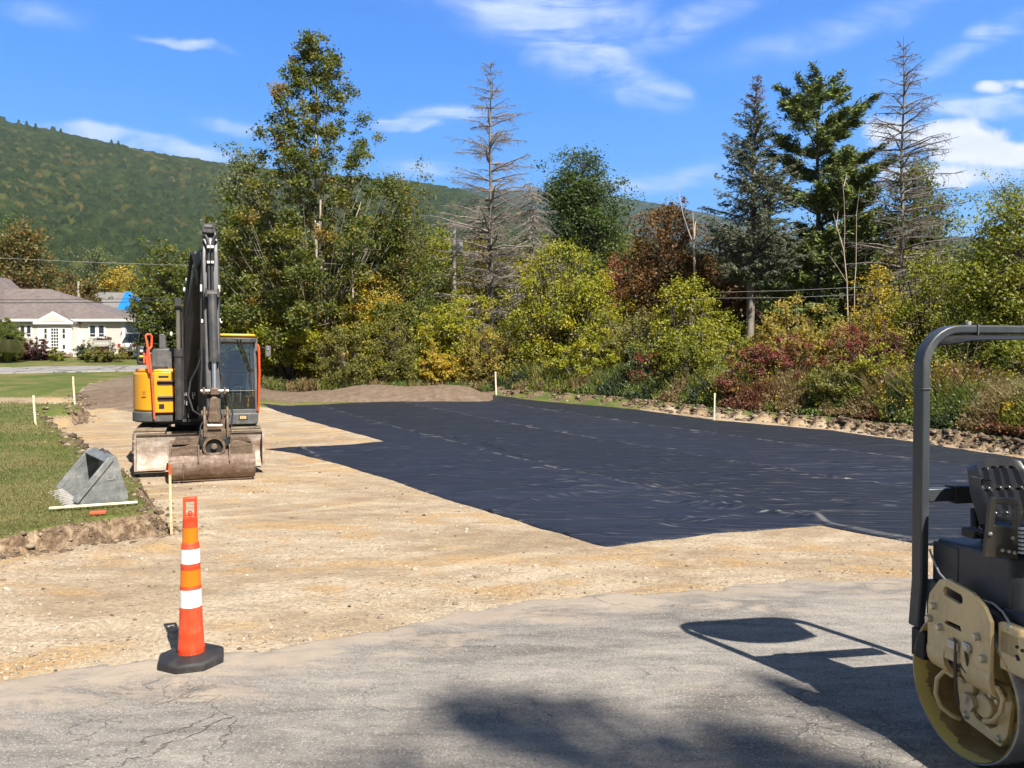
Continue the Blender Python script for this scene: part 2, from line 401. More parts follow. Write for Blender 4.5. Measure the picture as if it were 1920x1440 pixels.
V = np.stack([Xg, Yg, Zg], -1).reshape(-1, 3)
o = np_mesh('ground', V, grid_faces(*Xg.shape), m_ground, smooth=True, attrs={'mask': colA}); tag(o, kind='structure')

# ---- asphalt sheet in front
rows2 = np.concatenate([np.linspace(-20, 1.4, 22), 1.0/np.linspace(1/1.5, 1/8.6, 330)])
U2 = np.linspace(-2.1, 2.1, 900); Y2, Uq = np.meshgrid(rows2, U2, indexing='ij'); X2 = Uq*(np.abs(Y2)+4)*.75
sa = sdist(X2, Y2, ASP) + fbm(X2, Y2, 1.6, 4, 61)*.24 + fbm(X2, Y2, .55, 2, 63)*.16 + fbm(X2, Y2, 11, 3, 65)*.07
Z2 = ground_z(X2, Y2) + np.where(sa > 0, .004 + .022*sstep(0, .12, sa), -.03) + .006*fbm(X2, Y2, .8, 3, 71)*sstep(0, .3, sa)
F = grid_faces(*X2.shape, keep=(sa > -.06)); V, F, SA = compact(np.stack([X2, Y2, Z2], -1).reshape(-1, 3), F, sa.reshape(-1))
m_asph, nt, out = new_mat('old_asphalt')
pos = nt.add('ShaderNodeNewGeometry').outputs['Position']
sa_n = nt.add('ShaderNodeSeparateColor', {0: nt.add('ShaderNodeVertexColor', layer_name='mask').outputs[0]}).outputs[0]
n1 = nt.noise(nt.scalev(pos, (.5, 1.1, 1), (0, 0, R(10))), 1.2, 6, .62, .8); n2 = nt.noise(nt.scalev(pos, (1.3, 5.5, 1), (0, 0, R(14))), 1.5, 6, .7, .5); n3 = nt.noise(pos, 95, 3, .7)
base = nt.ramp(nt.math('ADD', nt.mul(n1, .55), nt.mul(n2, .45)), [(.30, (.105, .095, .084)), (.42, (.185, .168, .149)), (.50, (.26, .236, .208)), (.60, (.345, .31, .268)), (.76, (.44, .385, .32))])
dark = nt.mr(nt.noise(nt.scalev(pos, (.8, 2.6, 1), (0, 0, R(20)), (4, 9, 0)), 1.1, 6, .68, .4), .54, .70)
base = nt.mix(nt.mul(dark, .5), base, (.135, .128, .118))
agg = nt.add('ShaderNodeSeparateColor', {0: nt.voro(pos, 120, out='Color')})
base = nt.mix(nt.mr(agg.outputs[0], .80, .95, 0, .5), base, (.50, .46, .40))
base = nt.mix(nt.mr(agg.outputs[1], .78, .98, 0, .55), base, (.09, .085, .08))
wv = nt.add('ShaderNodeVectorMath', {0: nt.noise(pos, 2.1, 5, .65, out=1), 1: (.55, .55, 0), 2: pos}, operation='MULTIPLY_ADD').outputs[0]
ck = nt.voro(nt.scalev(wv, (.8, 1.35, 0)), 1.15, 'DISTANCE_TO_EDGE'); ck2 = nt.voro(nt.scalev(wv, (1, 1.5, 0), (0, 0, .5)), 4.6, 'DISTANCE_TO_EDGE')
wid = nt.mr(nt.noise(pos, .9, 3, .5), .48, .74, .0, .009)
crk = nt.math('SUBTRACT', 1.0, nt.math('DIVIDE', ck, nt.math('ADD', wid, .0004)), clamp=True)
crk2 = nt.mul(nt.math('SUBTRACT', 1.0, nt.math('DIVIDE', ck2, .03), clamp=True), nt.mr(nt.noise(pos, .8, 3, .6, .3), .54, .70))
cr = nt.math('MAXIMUM', crk, crk2)
base = nt.mix(nt.mul(cr, .38), base, (.07, .06, .05))
dust = nt.mul(nt.mr(nt.math('ADD', sa_n, nt.mul(nt.math('SUBTRACT', nt.noise(nt.scalev(pos, (1, 2.2, 1)), 1.5, 6, .72, .7), .5), 3.0)), .75, .10), .85)
base = nt.mix(dust, base, nt.mix(nt.noise(pos, 3, 4), (.30, .235, .185), (.52, .435, .335)))
h = nt.math('ADD', nt.math('ADD', nt.mul(n3, .5), nt.mul(agg.outputs[0], .5)), nt.math('ADD', nt.mul(cr, -2.2), nt.mul(n2, .8)))
principled(nt, out, Base_Color=base, Roughness=.9, Specular_IOR_Level=.25, Normal=nt.bump(h, .75, .008))
o = np_mesh('asphalt_road', V, F, m_asph, smooth=True, attrs={'mask': np.stack([np.clip(SA, 0, 1)]*3 + [np.ones(len(SA))], -1)}); tag(o, kind='structure')

# ---- geotextile sheet
rows3 = 1.0/np.linspace(1/7.9, 1/46, 560); U3 = np.linspace(-.42, 1.05, 900)
Y3, Uq = np.meshgrid(rows3, U3, indexing='ij'); X3 = Uq*Y3
sf = sdist(X3, Y3, FAB) + fbm(X3, Y3, 2.0, 3, 81)*.05
ang = R(-6); xr = X3*math.cos(ang) - Y3*math.sin(ang); yr = X3*math.sin(ang) + Y3*math.cos(ang)
wq = fbm(xr, yr, .55, 3, 91)
fold = np.maximum(0, 1 - np.abs(((yr*1.7 + 1.1*wq + .3*np.sin(xr*.8)) % 1) - .5)*7)
amt = sstep(.12, .5, fbm(xr*.35, yr, .7, 3, 95) + .28) * sstep(26, 10, Y3)
seamd = np.abs(((X3*.55 + Y3*.83) % 4.2) - 2.1)
Z3 = ground_z(X3, Y3) + np.where(sf > 0, .012 + .012*sstep(0, .1, sf) + .030*fold*amt + .010*np.maximum(0, fbm(xr*.4, yr*1.6, 2.2, 3, 99)), -.05)
wf = [hit(1535, 980), (9.3*.48, 10.1)]
for cr_, ca in (([(905, 967), (1000, 940), (1100, 926), (1230, 914)], .055), ([(760, 880), (900, 872), (1010, 880)], .03), ([(980, 895), (1120, 905), (1260, 898)], .03), ([(1060, 975), (1200, 972), (1400, 985)], .035), ([(1290, 945), (1420, 962), (1530, 980)], .04),
                ([(870, 925), (1000, 915), (1090, 918)], .03), ([(700, 800), (900, 830), (1010, 868)], .04), ([(1100, 1000), (1260, 990)], .03), ([(830, 800), (1000, 838), (1200, 878), (1500, 905)], .02)):
    pc_ = [hit(a, b) for a, b in cr_]; dm = np.full(X3.shape, 9.)
    for (ax, ay), (bx, by) in zip(pc_[:-1], pc_[1:]):
        tq = np.clip(((X3-ax)*(bx-ax)+(Y3-ay)*(by-ay))/((bx-ax)**2+(by-ay)**2), 0, 1); dm = np.minimum(dm, np.hypot(X3-ax-tq*(bx-ax), Y3-ay-tq*(by-ay)))
    Z3 += ca*1.25*np.exp(-(dm/.085)**2)*(sf > 0)*np.clip(.7+fbm(X3, Y3, 1.5, 2, 77), 0, 1.2)
Z3 += .016*sstep(.10, .0, np.abs(((X3*.885+Y3*.465+1.6) % 4.0)-2.0))*(sf > 0)
hump = np.exp(-((X3-hit(1540, 982)[0])**2/.05 + (Y3-hit(1540, 982)[1]-.05)**2/.012)); Z3 += hump*.06*(sf > 0)
F = grid_faces(*X3.shape, keep=(sf > -.03)); V, F = compact(np.stack([X3, Y3, Z3], -1).reshape(-1, 3), F)
m_fab, nt, out = new_mat('woven_geotextile')
pos = nt.add('ShaderNodeNewGeometry').outputs['Position']
pr = nt.scalev(pos, (1, 1, 1), (0, 0, R(5)))
sm1 = nt.noise(nt.scalev(pr, (1.6, 7.5, 1)), 1.0, 5, .72, .5); reg = nt.noise(nt.scalev(pr, (.25, .6, 1)), 1.0, 3, .6, .4)
smear = nt.mr(nt.math('ADD', sm1, nt.mul(reg, .45)), .84, 1.0)
dustn = nt.mr(nt.noise(nt.scalev(pr, (.3, 1.4, 1)), 1.2, 5, .7, .3), .46, .80)
col = nt.mix(nt.mul(dustn, .5), (.016, .0195, .034), (.040, .045, .068))
# muddy footprints and scuffs strewn over the sheet
fp = nt.scalev(nt.scalev(pos, (1, 1, 1), (0, 0, R(12))), (1.5, 4.6, 1)); fd = nt.voro(fp, 1.0); fc = nt.add('ShaderNodeSeparateColor', {0: nt.voro(fp, 1.0, out='Color')})
fpm = nt.mul(nt.mul(nt.mr(fd, .24, .14), nt.math('GREATER_THAN', fc.outputs[0], .60)), nt.mr(nt.noise(pos, 14, 3, .7), .38, .56))
sdot = nt.add('ShaderNodeVectorMath', {0: pos, 1: (.885, .465, 0)}, operation='DOT_PRODUCT').outputs['Value']
sd_ = nt.math('ABSOLUTE', nt.math('SUBTRACT', nt.math('FLOORED_MODULO', nt.math('ADD', nt.math('ADD', sdot, 1.6), nt.mul(nt.math('SUBTRACT', nt.noise(pos, .5, 2), .5), .5)), 4.0), 2.0))
nears = nt.mr(sd_, .60, .0, .22, 1.0); line = nt.mul(nt.mr(sd_, .07, .02), nt.mr(nt.noise(pos, 2.5, 3), .42, .6))
roll = nt.math('GREATER_THAN', nt.math('FLOORED_MODULO', nt.math('ADD', sdot, 3.6), 8.0), 4.0)
col = nt.mix(nt.mul(roll, .35), col, (.010, .0125, .014))
msk = nt.math('MAXIMUM', nt.mul(nt.math('MAXIMUM', nt.mul(smear, .7), fpm), nears), nt.mul(line, .35))
col = nt.mix(nt.mul(msk, .85), col, (.29, .28, .255))
wn = nt.mul(nt.noise(nt.scalev(pr, (.45, 2.2, 1)), 1.0, 2, .45, .8), nt.mr(nt.noise(pos, .3, 2), .45, .62))
weave = nt.noise(pos, 240, 2, .5)
wn2 = nt.noise(nt.scalev(pr, (.35, 2.4, 1), (0, 0, R(-4))), 1.6, 3, .5, 1.2)
n_b = nt.bump(nt.math('ADD', nt.math('ADD', wn, nt.mul(nt.mr(wn2, .45, .60), 1.6)), nt.mul(weave, .02)), .55, .07)
principled(nt, out, Base_Color=col, Roughness=.56, Specular_IOR_Level=.36, Normal=n_b)
o = np_mesh('geotextile_fabric', V, F, m_fab, smooth=True)
tag(o, 'black woven geotextile sheet with folds and muddy scuffs spread over the dug gravel lot', 'ground fabric')

# ---- heap of screened topsoil behind the sheet
xs = np.linspace(-15.5, .6, 330); ys = np.linspace(35.5, 42.8, 120); Ym, Xm = np.meshgrid(ys, xs, indexing='ij')
pxm = 960 + FPX*Xm/Ym
hx = np.interp(pxm, [470, 560, 625, 665, 700, 760, 800, 825, 860, 885, 905, 935], [0, .30, .50, .74, .82, .72, .74, .84, .78, .58, .30, 0])
mid = 39.6 + .5*fbm(Xm, Ym, .2, 2, 7)
zz = .86*hx*np.clip(1-((Ym-mid)/3.1)**2, 0, 1)**.8*1.0 + fbm(Xm, Ym, .9, 3, 17)*.06*np.clip(hx*4, 0, 1) + fbm(Xm, Ym, 5, 3, 18)*.02
Zm = ground_z(Xm, Ym) + zz - .06
m_soil, nt, out = new_mat('screened_topsoil')
pos = nt.add('ShaderNodeNewGeometry').outputs['Position']; sn = nt.noise(pos, 3, 7, .7, .2)
principled(nt, out, Base_Color=nt.ramp(sn, [(.3, (.13, .092, .066)), (.55, (.215, .155, .112)), (.8, (.29, .22, .165))]), Roughness=.97, Specular_IOR_Level=.1, Normal=nt.bump(nt.noise(pos, 14, 6, .75), .9, .05))
o = np_mesh('topsoil_heap', np.stack([Xm, Ym, Zm], -1).reshape(-1, 3), grid_faces(*Xm.shape), m_soil, smooth=True)
tag(o, 'long low heap of brown topsoil beyond the far edge of the black sheet', 'soil heap')

# ---- driveway in front of the house
dp = [(-200, 694), (30, 690), (120, 688), (250, 686), (330, 685), (330, 696), (250, 697), (150, 699), (70, 700), (-200, 706)]
fnL = lambda x, y: np.interp(y, *LY)
DRV = [hit(a, b, 0, fnL) for a, b in dp]
yq = np.linspace(min(p[1] for p in DRV)-1, max(p[1] for p in DRV)+1, 60); xq = np.linspace(-42, -19, 260)
Y4, X4 = np.meshgrid(yq, xq, indexing='ij'); sd4 = sdist(X4, Y4, DRV) + fbm(X4, Y4, .8, 3, 5)*.3
Z4 = ground_z(X4, Y4) + np.where(sd4 > 0, .05, -.2)
F = grid_faces(*X4.shape, keep=sd4 > -.05); V, F = compact(np.stack([X4, Y4, Z4], -1).reshape(-1, 3), F)
m_drv, nt, out = new_mat('driveway_asphalt'); pos = nt.add('ShaderNodeNewGeometry').outputs['Position']
ckd = nt.voro(nt.add('ShaderNodeVectorMath', {0: nt.noise(pos, .8, 4, .6, out=1), 1: (2, 2, 0), 2: pos}, operation='MULTIPLY_ADD').outputs[0], .35, 'DISTANCE_TO_EDGE')
principled(nt, out, Base_Color=nt.mix(nt.mr(ckd, .0, .05, 1, 0), nt.ramp(nt.noise(pos, 2, 4), [(.3, (.22, .21, .20)), (.7, (.32, .30, .28))]), (.05, .05, .05)), Roughness=.9)
o = np_mesh('driveway', V, F, m_drv, smooth=True); tag(o, kind='structure')
# ================================================================== vegetation
def leaf_mat(name, trans=.32, rough=.55):
    m, nt, out = new_mat(name)
    c = nt.add('ShaderNodeVertexColor', layer_name='leaf').outputs[0]
    d = nt.add('ShaderNodeBsdfDiffuse', {'Color': c}); t = nt.add('ShaderNodeBsdfTranslucent', {'Color': nt.mix(1.0, c, (1.25, 1.15, .6), 'MULTIPLY')})
    g = nt.add('ShaderNodeBsdfGlossy', {'Color': (1, 1, 1), 'Roughness': rough})
    a = nt.add('ShaderNodeMixShader', {0: trans, 1: d.outputs[0], 2: t.outputs[0]})
    b = nt.add('ShaderNodeMixShader', {0: .022, 1: a.outputs[0], 2: g.outputs[0]})
    nt.l.new(b.outputs[0], out.inputs[0]); return m
M_LEAF = leaf_mat('leaves', .44); M_NEEDLE = leaf_mat('needles', .12, .6); M_GRASS = leaf_mat('grass_blades', .3, .5)
def bark_mat(name, c1, c2, sc=6):
    m, nt, out = new_mat(name)
    p = nt.add('ShaderNodeNewGeometry').outputs['Position']
    n = nt.noise(nt.scalev(p, (1, 1, .25)), sc, 5, .7)
    principled(nt, out, Base_Color=nt.ramp(n, [(.35, c1), (.62, c2)]), Roughness=.9, Specular_IOR_Level=.2, Normal=nt.bump(n, .8, .03)); return m
M_BARK = bark_mat('grey_brown_bark', (.075, .058, .045), (.17, .14, .11))
M_PALE = bark_mat('pale_mottled_bark', (.20, .165, .12), (.58, .53, .44), 2.2)
M_DEAD = bark_mat('dead_wood', (.16, .135, .115), (.34, .30, .265), 4)
M_DEADB = bark_mat('dead_brown_wood', (.12, .105, .095), (.27, .24, .215), 4)
M_SNAG = bark_mat('bleached_wood', (.35, .27, .20), (.68, .58, .48), 1.6)

def sticks(A, B, ra, rb, n=4):
    A = np.asarray(A, float); B = np.asarray(B, float); ra = np.asarray(ra, float); rb = np.asarray(rb, float)
    D = B - A; D /= np.linalg.norm(D, axis=1, keepdims=True) + 1e-9
    up = np.where(np.abs(D[:, 2:3]) > .9, np.array([[1., 0, 0]]), np.array([[0, 0, 1.]]))
    Uv = np.cross(D, up); Uv /= np.linalg.norm(Uv, axis=1, keepdims=True) + 1e-9; W = np.cross(D, Uv)
    m = len(A); V = np.zeros((m, 2*n, 3))
    for k in range(n):
        a = 2*math.pi*k/n; o = Uv*math.cos(a) + W*math.sin(a)
        V[:, k] = A + o*ra[:, None]; V[:, n+k] = B + o*rb[:, None]
    F = np.array([[k, (k+1) % n, n+(k+1) % n, n+k] for k in range(n)])
    return V.reshape(-1, 3), (F[None] + (np.arange(m)*2*n)[:, None, None]).reshape(-1, 4)
class Wood:
    def __init__(s): s.A = []; s.B = []; s.ra = []; s.rb = []
    def poly(s, pts, r0, r1):
        n = len(pts) - 1
        for i in range(n):
            d = (np.asarray(pts[i+1]) - np.asarray(pts[i]))*.02
            s.A.append(np.asarray(pts[i]) - d); s.B.append(np.asarray(pts[i+1]) + d); s.ra.append(r0 + (r1-r0)*i/n); s.rb.append(r0 + (r1-r0)*(i+1)/n)
    def build(s, name, mat, parent, n=4):
        if not s.A: return None
        V, F = sticks(s.A, s.B, s.ra, s.rb, n); return np_mesh(name, V, F, mat, parent, smooth=True)
def leaves(P, size, C, rng, up=.35, aspect=.62, dirs=None):
    n = len(P); N = rng.normal(size=(n, 3)); N[:, 2] = np.abs(N[:, 2]) + up; N[:, 1] -= .45; N[:, 0] += .1
    T = rng.normal(size=(n, 3)) if dirs is None else dirs + rng.normal(size=(n, 3))*.25
    T -= N*(T*N).sum(1, keepdims=True)/(N*N).sum(1, keepdims=True)
    T /= np.linalg.norm(T, axis=1, keepdims=True)+1e-9; Bn = np.cross(N, T); Bn /= np.linalg.norm(Bn, axis=1, keepdims=True)+1e-9
    s = (size*rng.uniform(.6, 1.3, n))[:, None]
    V = np.stack([P - T*s, P + Bn*s*aspect - T*s*.1, P + T*s, P - Bn*s*aspect - T*s*.1], 1).reshape(-1, 3)
    F = np.arange(4*n).reshape(-1, 4)
    Cc = np.repeat(np.concatenate([C, np.ones((n, 1))], 1), 4, axis=0)
    return V, F, Cc
def pick(pal, n, rng):
    w = np.array([p[1] for p in pal], float); w /= w.sum()
    return np.array([p[0] for p in pal])[rng.choice(len(pal), n, p=w)]
PAL = {
 'sycamore': [((.050, .078, .016), 4), ((.095, .12, .020), 4), ((.17, .165, .020), 2), ((.26, .14, .03), .4)],
 'dark': [((.036, .066, .014), 4), ((.055, .09, .018), 3), ((.085, .11, .02), 1)],
 'maple': [((.055, .08, .012), 4), ((.085, .11, .014), 4), ((.15, .15, .018), 2)],
 'lime': [((.19, .215, .012), 4), ((.27, .265, .012), 3), ((.12, .155, .012), 3), ((.36, .29, .015), 1)],
 'green': [((.14, .165, .016), 4), ((.09, .12, .016), 3), ((.22, .22, .020), 3)],
 'olive': [((.14, .145, .030), 4), ((.10, .115, .024), 3), ((.20, .175, .045), 2)],
 'tan': [((.26, .205, .045), 4), ((.18, .17, .03), 3), ((.33, .25, .05), 2), ((.11, .12, .03), 2)],
 'brown': [((.135, .066, .024), 5), ((.095, .05, .02), 4), ((.075, .065, .02), 3), ((.19, .10, .03), 1)],
 'red': [((.17, .024, .036), 5), ((.12, .026, .032), 4), ((.17, .06, .045), 2), ((.13, .12, .025), 4), ((.20, .17, .04), 2)],
 'burgundy': [((.075, .018, .022), 5), ((.05, .018, .02), 3), ((.11, .025, .03), 1)],
 'gold': [((.38, .29, .02), 4), ((.30, .25, .025), 3), ((.20, .19, .03), 2), ((.36, .18, .03), 1)],
 'orange': [((.20, .10, .035), 3), ((.15, .115, .03), 4), ((.07, .085, .02), 5)],
 'rust': [((.26, .075, .035), 4), ((.18, .07, .03), 3), ((.12, .08, .03), 2)],
 'autumn': [((.20, .14, .03), 4), ((.16, .14, .025), 4), ((.08, .09, .018), 4)],
 'willow': [((.10, .125, .055), 4), ((.075, .10, .045), 4), ((.14, .16, .06), 2)],
 'blue': [((.055, .085, .06), 4), ((.04, .065, .045), 4)],
 'hedge': [((.11, .14, .02), 4), ((.08, .11, .02), 4)],
}
PROF = {
 'dome': [(.0, .35), (.15, .75), (.35, 1), (.6, .95), (.8, .7), (.93, .4), (1, .1)],
 'round': [(0, .5), (.2, .9), (.45, 1), (.7, .85), (.9, .5), (1, .12)],
 'cone': [(0, .8), (.15, 1), (.45, .75), (.75, .4), (1, .05)],
 'column': [(0, .6), (.2, .95), (.6, 1), (.85, .7), (1, .2)],
 'sycamore': [(0, .62), (.12, .95), (.3, 1.0), (.45, .92), (.58, .80), (.70, .63), (.80, .48), (.88, .34), (.94, .19), (1, .12)],
 'ragged': [(0, .6), (.25, 1), (.5, .9), (.7, .75), (.85, .5), (1, .12)],
}
def ground_pos(px, Y): x = (px - 960)/FPX*Y; return x, gz(x, Y)
def broadleaf(name, label, cat, px, ytop, wpx, Y, prof='dome', pal='green', leaf=.14, dens=3.2, seed=1, base=.12, bark=None, group=None,
              clump=.10, rise=.8, thin=1.0, wexp=.8, limbs=None, trunk=True, H=None, pos=None, gap=0.0, tr=None, mixcol=.5):
    rng = np.random.default_rng(seed); leaf = leaf*.70
    Wp = wpx*Y/FPX/2
    if pos is None: x, z0 = ground_pos(px, Y)
    else: x, Y, z0 = pos
    if H is None: H = CAMZ + (690 - ytop)*Y/FPX - z0
    W = Wp
    t = thing(name, label, cat, (x, Y, z0 - .05), 0, group)
    pr = PROF[prof]; pt = [p[0] for p in pr]; prr = [p[1] for p in pr]
    nl = limbs or int(26 + 10*min(H, 14)); wd = Wood(); CC = []; CR = []
    tr = tr or .018*H + .03
    wob = lambda h: np.array([math.sin(h*1.3+seed)*.012*H*min(h*2, 1), math.cos(h*1.7+seed)*.012*H, 0])
    tp = [wob(k/10)*(k > 0) + np.array([0, 0, k/10*H*.93]) for k in range(11)]
    if trunk: wd.poly(tp, tr, tr*.15)
    def spine(h): h = np.clip(h/(.93*H), 0, .999)*10; i = int(h); return tp[i]*(1-(h-i)) + tp[i+1]*(h-i)
    tt = []
    while len(tt) < nl:
        q = rng.uniform(0, 1)
        if rng.uniform() < np.interp(q, pt, prr)**wexp: tt.append(q)
    for q in tt:
        hz = (base + (1-base)*q)*H; rr = np.interp(q, pt, prr)*W*rng.uniform(.35, 1)**.6
        a = rng.uniform(0, 2*math.pi); e = np.array([math.cos(a)*rr, math.sin(a)*rr, hz]) 
        if trunk: s = spine(max(hz - rr*rise - .04*H, .10*H*rng.uniform(.6, 1.4)))
        else: s = np.array([rng.normal()*.06*W, rng.normal()*.06*W, 0.0])
        m = (s+e)/2 + np.array([math.cos(a)*rr*.10, math.sin(a)*rr*.10, (-.05 if trunk else .12)*H*rng.uniform(0, 1)])
        pts = [s*(1-k)**2 + 2*m*k*(1-k) + e*k*k for k in np.linspace(0, 1, 6)]
        r0 = tr*.42*thin*(1-q*.55) if trunk else .012*H + .01
        wd.poly(pts, r0, max(r0*.2, .008))
        cr = clump*H*rng.uniform(.55, 1.2)*(.75+.25*(1-q)); CC.append(e); CR.append(cr)
        for k in range(3):
            b = pts[rng.integers(2, 5)]; off = rng.normal(size=3)*cr*1.25; off[2] = abs(off[2])*.8
            wd.poly([b, b+off], r0*.35, .006); CC.append(b+off); CR.append(cr*rng.uniform(.5, .9))
    CC = np.array(CC); CR = np.array(CR); keep = rng.uniform(size=len(CC)) > gap; CC = CC[keep]; CR = CR[keep]
    n = int(dens*(2*W*H*.8)/(leaf*leaf*.62)); wgt = CR**2; wgt /= wgt.sum()
    ci = rng.choice(len(CC), n, p=wgt)
    P = CC[ci] + rng.normal(size=(n, 3))*CR[ci][:, None]*np.array([.52, .52, .38])
    P[:, 2] = np.maximum(P[:, 2], .04*H*rng.uniform(.2, 1, n))
    cc = pick(PAL[pal], len(CC), rng)[ci]; lc = pick(PAL[pal], n, rng)
    C = np.minimum((cc*mixcol + lc*(1-mixcol))*rng.uniform(.72, 1.25, (n, 1))*np.array([1.42, 1.38, 1.15]), .75)
    wd.build('trunk' if trunk else 'stems', bark or M_BARK, t)
    V, F, Cc = leaves(P, leaf, C, rng); np_mesh('crown', V, F, M_LEAF, t, attrs={'leaf': Cc})
    return t

def conifer(name, label, px, ytop, Y, prof, dead=False, seed=1, wh=.42, nb=6, bark=None, needle=None, first=.0, asc=(.55, .05, -.25), twig=1.0,
            leafs=.11, dens=1.0, group=None, cat='tree', pine=False, bare_below=0.0, yb=None, lean=0.0, top_dead=0.0, rt=None):
    rng = np.random.default_rng(seed); x, z0 = ground_pos(px, Y); H = CAMZ + (690-ytop)*Y/FPX - z0
    t = thing(name, label, cat, (x, Y, z0-.05), 0, group); wd = Wood(); P = []; D = []; Q = []
    ln = lambda h: np.array([lean*(h/H)**1.5*H + .04*math.sin(h*.9+seed), .03*math.sin(h*.6), 0])
    tp = [ln(h) + np.array([0, 0, h]) for h in np.linspace(0, H*.995, 16)]
    rt = rt or .0125*H+.03
    for i in range(15): wd.poly([tp[i], tp[i+1]], rt*(1-i/15)**.85+.012, rt*(1-(i+1)/15)**.85+.012)
    h = H*max(first, .03)
    while h < H*.985:
        q = h/H; R0 = np.interp(q, [p[0] for p in prof], [p[1] for p in prof])
        for k in range(nb):
            if pine and rng.uniform() < .20: continue
            L = R0*rng.uniform(.55, 1.08)*(rng.uniform(.35, 1) if dead and rng.uniform() < .35 else 1)
            if q < bare_below and rng.uniform() < .8: L *= .5
            a = rng.uniform(0, 2*math.pi); s0 = np.interp(q, [0, .5, 1], [asc[2], asc[1], asc[0]]) + rng.normal()*.06
            d = np.array([math.cos(a), math.sin(a), 0]); pts = []; cv = rng.uniform(.05, .22) * (-1 if not pine else 1.2)
            if pine: s0 *= .5
            for j in range(6):
                f = j/5; zz = s0*f*L + cv*L*(f*f - f*(0 if pine else 1))*(1 if pine else 1)
                pts.append(ln(h) + np.array([0, 0, h]) + d*f*L + np.array([0, 0, zz]) + rng.normal(size=3)*.015*L*(j > 0))
            r0 = .010*L+.012; wd.poly(pts, r0*1.5, .008)
            nt_ = int(L/(.16 if not dead else .21)*twig)+1; side = np.cross(d, [0, 0, 1.])
            for j in range(nt_):
                f = rng.uniform(.15 if not pine else .4, 1.0); i0 = min(int(f*5), 4); b = pts[i0]*(1-(f*5-i0)) + pts[i0+1]*(f*5-i0)
                tl = L*(1.08-f)*.42*rng.uniform(.5, 1.1) + .10
                td = side*rng.choice([-1, 1]) + d*rng.uniform(.4, 1.1) + np.array([0, 0, rng.normal()*.25 + (.35 if pine else (-.32 if not dead else -.38))]); td /= np.linalg.norm(td)
                e = b + td*tl
                wd.poly([b, e], .011 if dead else .010, .006)
                if dead and rng.uniform() < .45:
                    for _ in range(2):
                        bb = b + td*tl*rng.uniform(.3, 1); dd = rng.normal(size=3)*.16; dd[2] -= .06; wd.poly([bb, bb+dd], .008, .004)
                if not dead or (top_dead < 0 and rng.uniform() < .3): P.append(b); D.append(e-b); Q.append(q)
            if not dead: P.append(pts[3]); D.append(pts[5]-pts[3]); Q.append(q); P.append(pts[1]); D.append(pts[3]-pts[1]); Q.append(q)
        h += wh*rng.uniform(.7, 1.3)*(1 if not pine else (1.15 - .3*q))
    wd.build('trunk', bark or M_BARK, t)
    if P:
        P = np.array(P); D = np.array(D); Q = np.array(Q); Ln = np.linalg.norm(D, axis=1)
        cnt = np.maximum(1, (Ln*dens*(26 if not pine else 34)).astype(int)); idx = np.repeat(np.arange(len(P)), cnt)
        f = rng.uniform(.0, 1.08, len(idx)) if not pine else rng.uniform(.25, 1.12, len(idx))
        sp = .05 if not pine else .10
        PP = P[idx] + D[idx]*f[:, None] + rng.normal(size=(len(idx), 3))*sp
        dirs = D[idx]/Ln[idx][:, None]
        C = pick(needle, len(idx), rng)*rng.uniform(.65, 1.3, (len(idx), 1))
        if top_dead > 0:
            m = Q[idx] > 1-top_dead; C[m] = np.array([.15, .085, .075])*rng.uniform(.7, 1.3, (m.sum(), 1)); kp = ~m | (rng.uniform(size=len(idx)) < .45); PP = PP[kp]; C = C[kp]; dirs = dirs[kp]
        V, F, Cc = leaves(PP, leafs, C, rng, up=.6, aspect=.34 if not pine else .26, dirs=dirs*.9)
        np_mesh('crown', V, F, M_NEEDLE, t, attrs={'leaf': Cc})
    return t

# ---- the tall trees
broadleaf('sycamore_tree', 'tallest broadleaf tree, ragged pointed crown with pale limbs, rising above the excavator', 'tree', 597, 78, 372, 48, 'sycamore', 'sycamore', .135, 2.6, 11,
          base=.06, bark=M_PALE, limbs=230, clump=.031, rise=1.9, tr=.22, gap=.06, thin=.30, wexp=.45)
syc = [o for o in COL.objects if o.name == 'sycamore_tree'][0]
def limbs_on(par, Y, paths, mat):
    mb = MB()
    for path, r in paths:
        pts = [at(a, b, Y) - par.location for a, b in path]; mb.tube(pts, [r*(1-.7*i/(len(pts)-1)) for i in range(len(pts))], 7)
    mb.each('limb', mat, par, smooth=True, fix=False)
limbs_on(syc, 47.0, [([(600, 560), (602, 500), (600, 420), (601, 370), (596, 325)], .11), ([(598, 510), (560, 462), (540, 438), (520, 402), (492, 386), (466, 372)], .07), ([(604, 458), (640, 432), (664, 415), (672, 395), (677, 378)], .065),
                     ([(598, 505), (588, 470), (590, 440)], .06), ([(600, 425), (575, 400), (560, 372), (548, 330)], .07), ([(662, 560), (660, 500), (662, 450)], .05)], M_SNAG)
broadleaf('olive_leaved_tree', 'olive and yellow mixed tree on the right shoulder of the tall sycamore', 'tree', 752, 334, 150, 50, 'ragged', 'sycamore', .12, 2.2, 12, base=.05, clump=.07, gap=.1)
broadleaf('grey_green_tree', 'small grey green tree showing behind the left shoulder of the tall sycamore', 'tree', 462, 284, 110, 53, 'column', 'willow', .15, 2.2, 13, base=.2, clump=.06)
broadleaf('maple_tree', 'dark round maple beside the broken dead snag, standing clear against the sky', 'tree', 1090, 284, 168, 66, 'round', 'dark', .16, 4.0, 14, base=.10, clump=.075, limbs=160)
broadleaf('brown_leaved_tree', 'brown leaved tree behind the forked bare snag', 'tree', 1252, 388, 178, 47, 'dome', 'brown', .13, 3.2, 15, base=.05, clump=.08)
broadleaf('brown_leaved_tree', 'lower brown leaved tree tucked against the left side of the dark spruce', 'tree', 1352, 424, 130, 49, 'dome', 'brown', .13, 3.6, 16, base=.05, clump=.08)
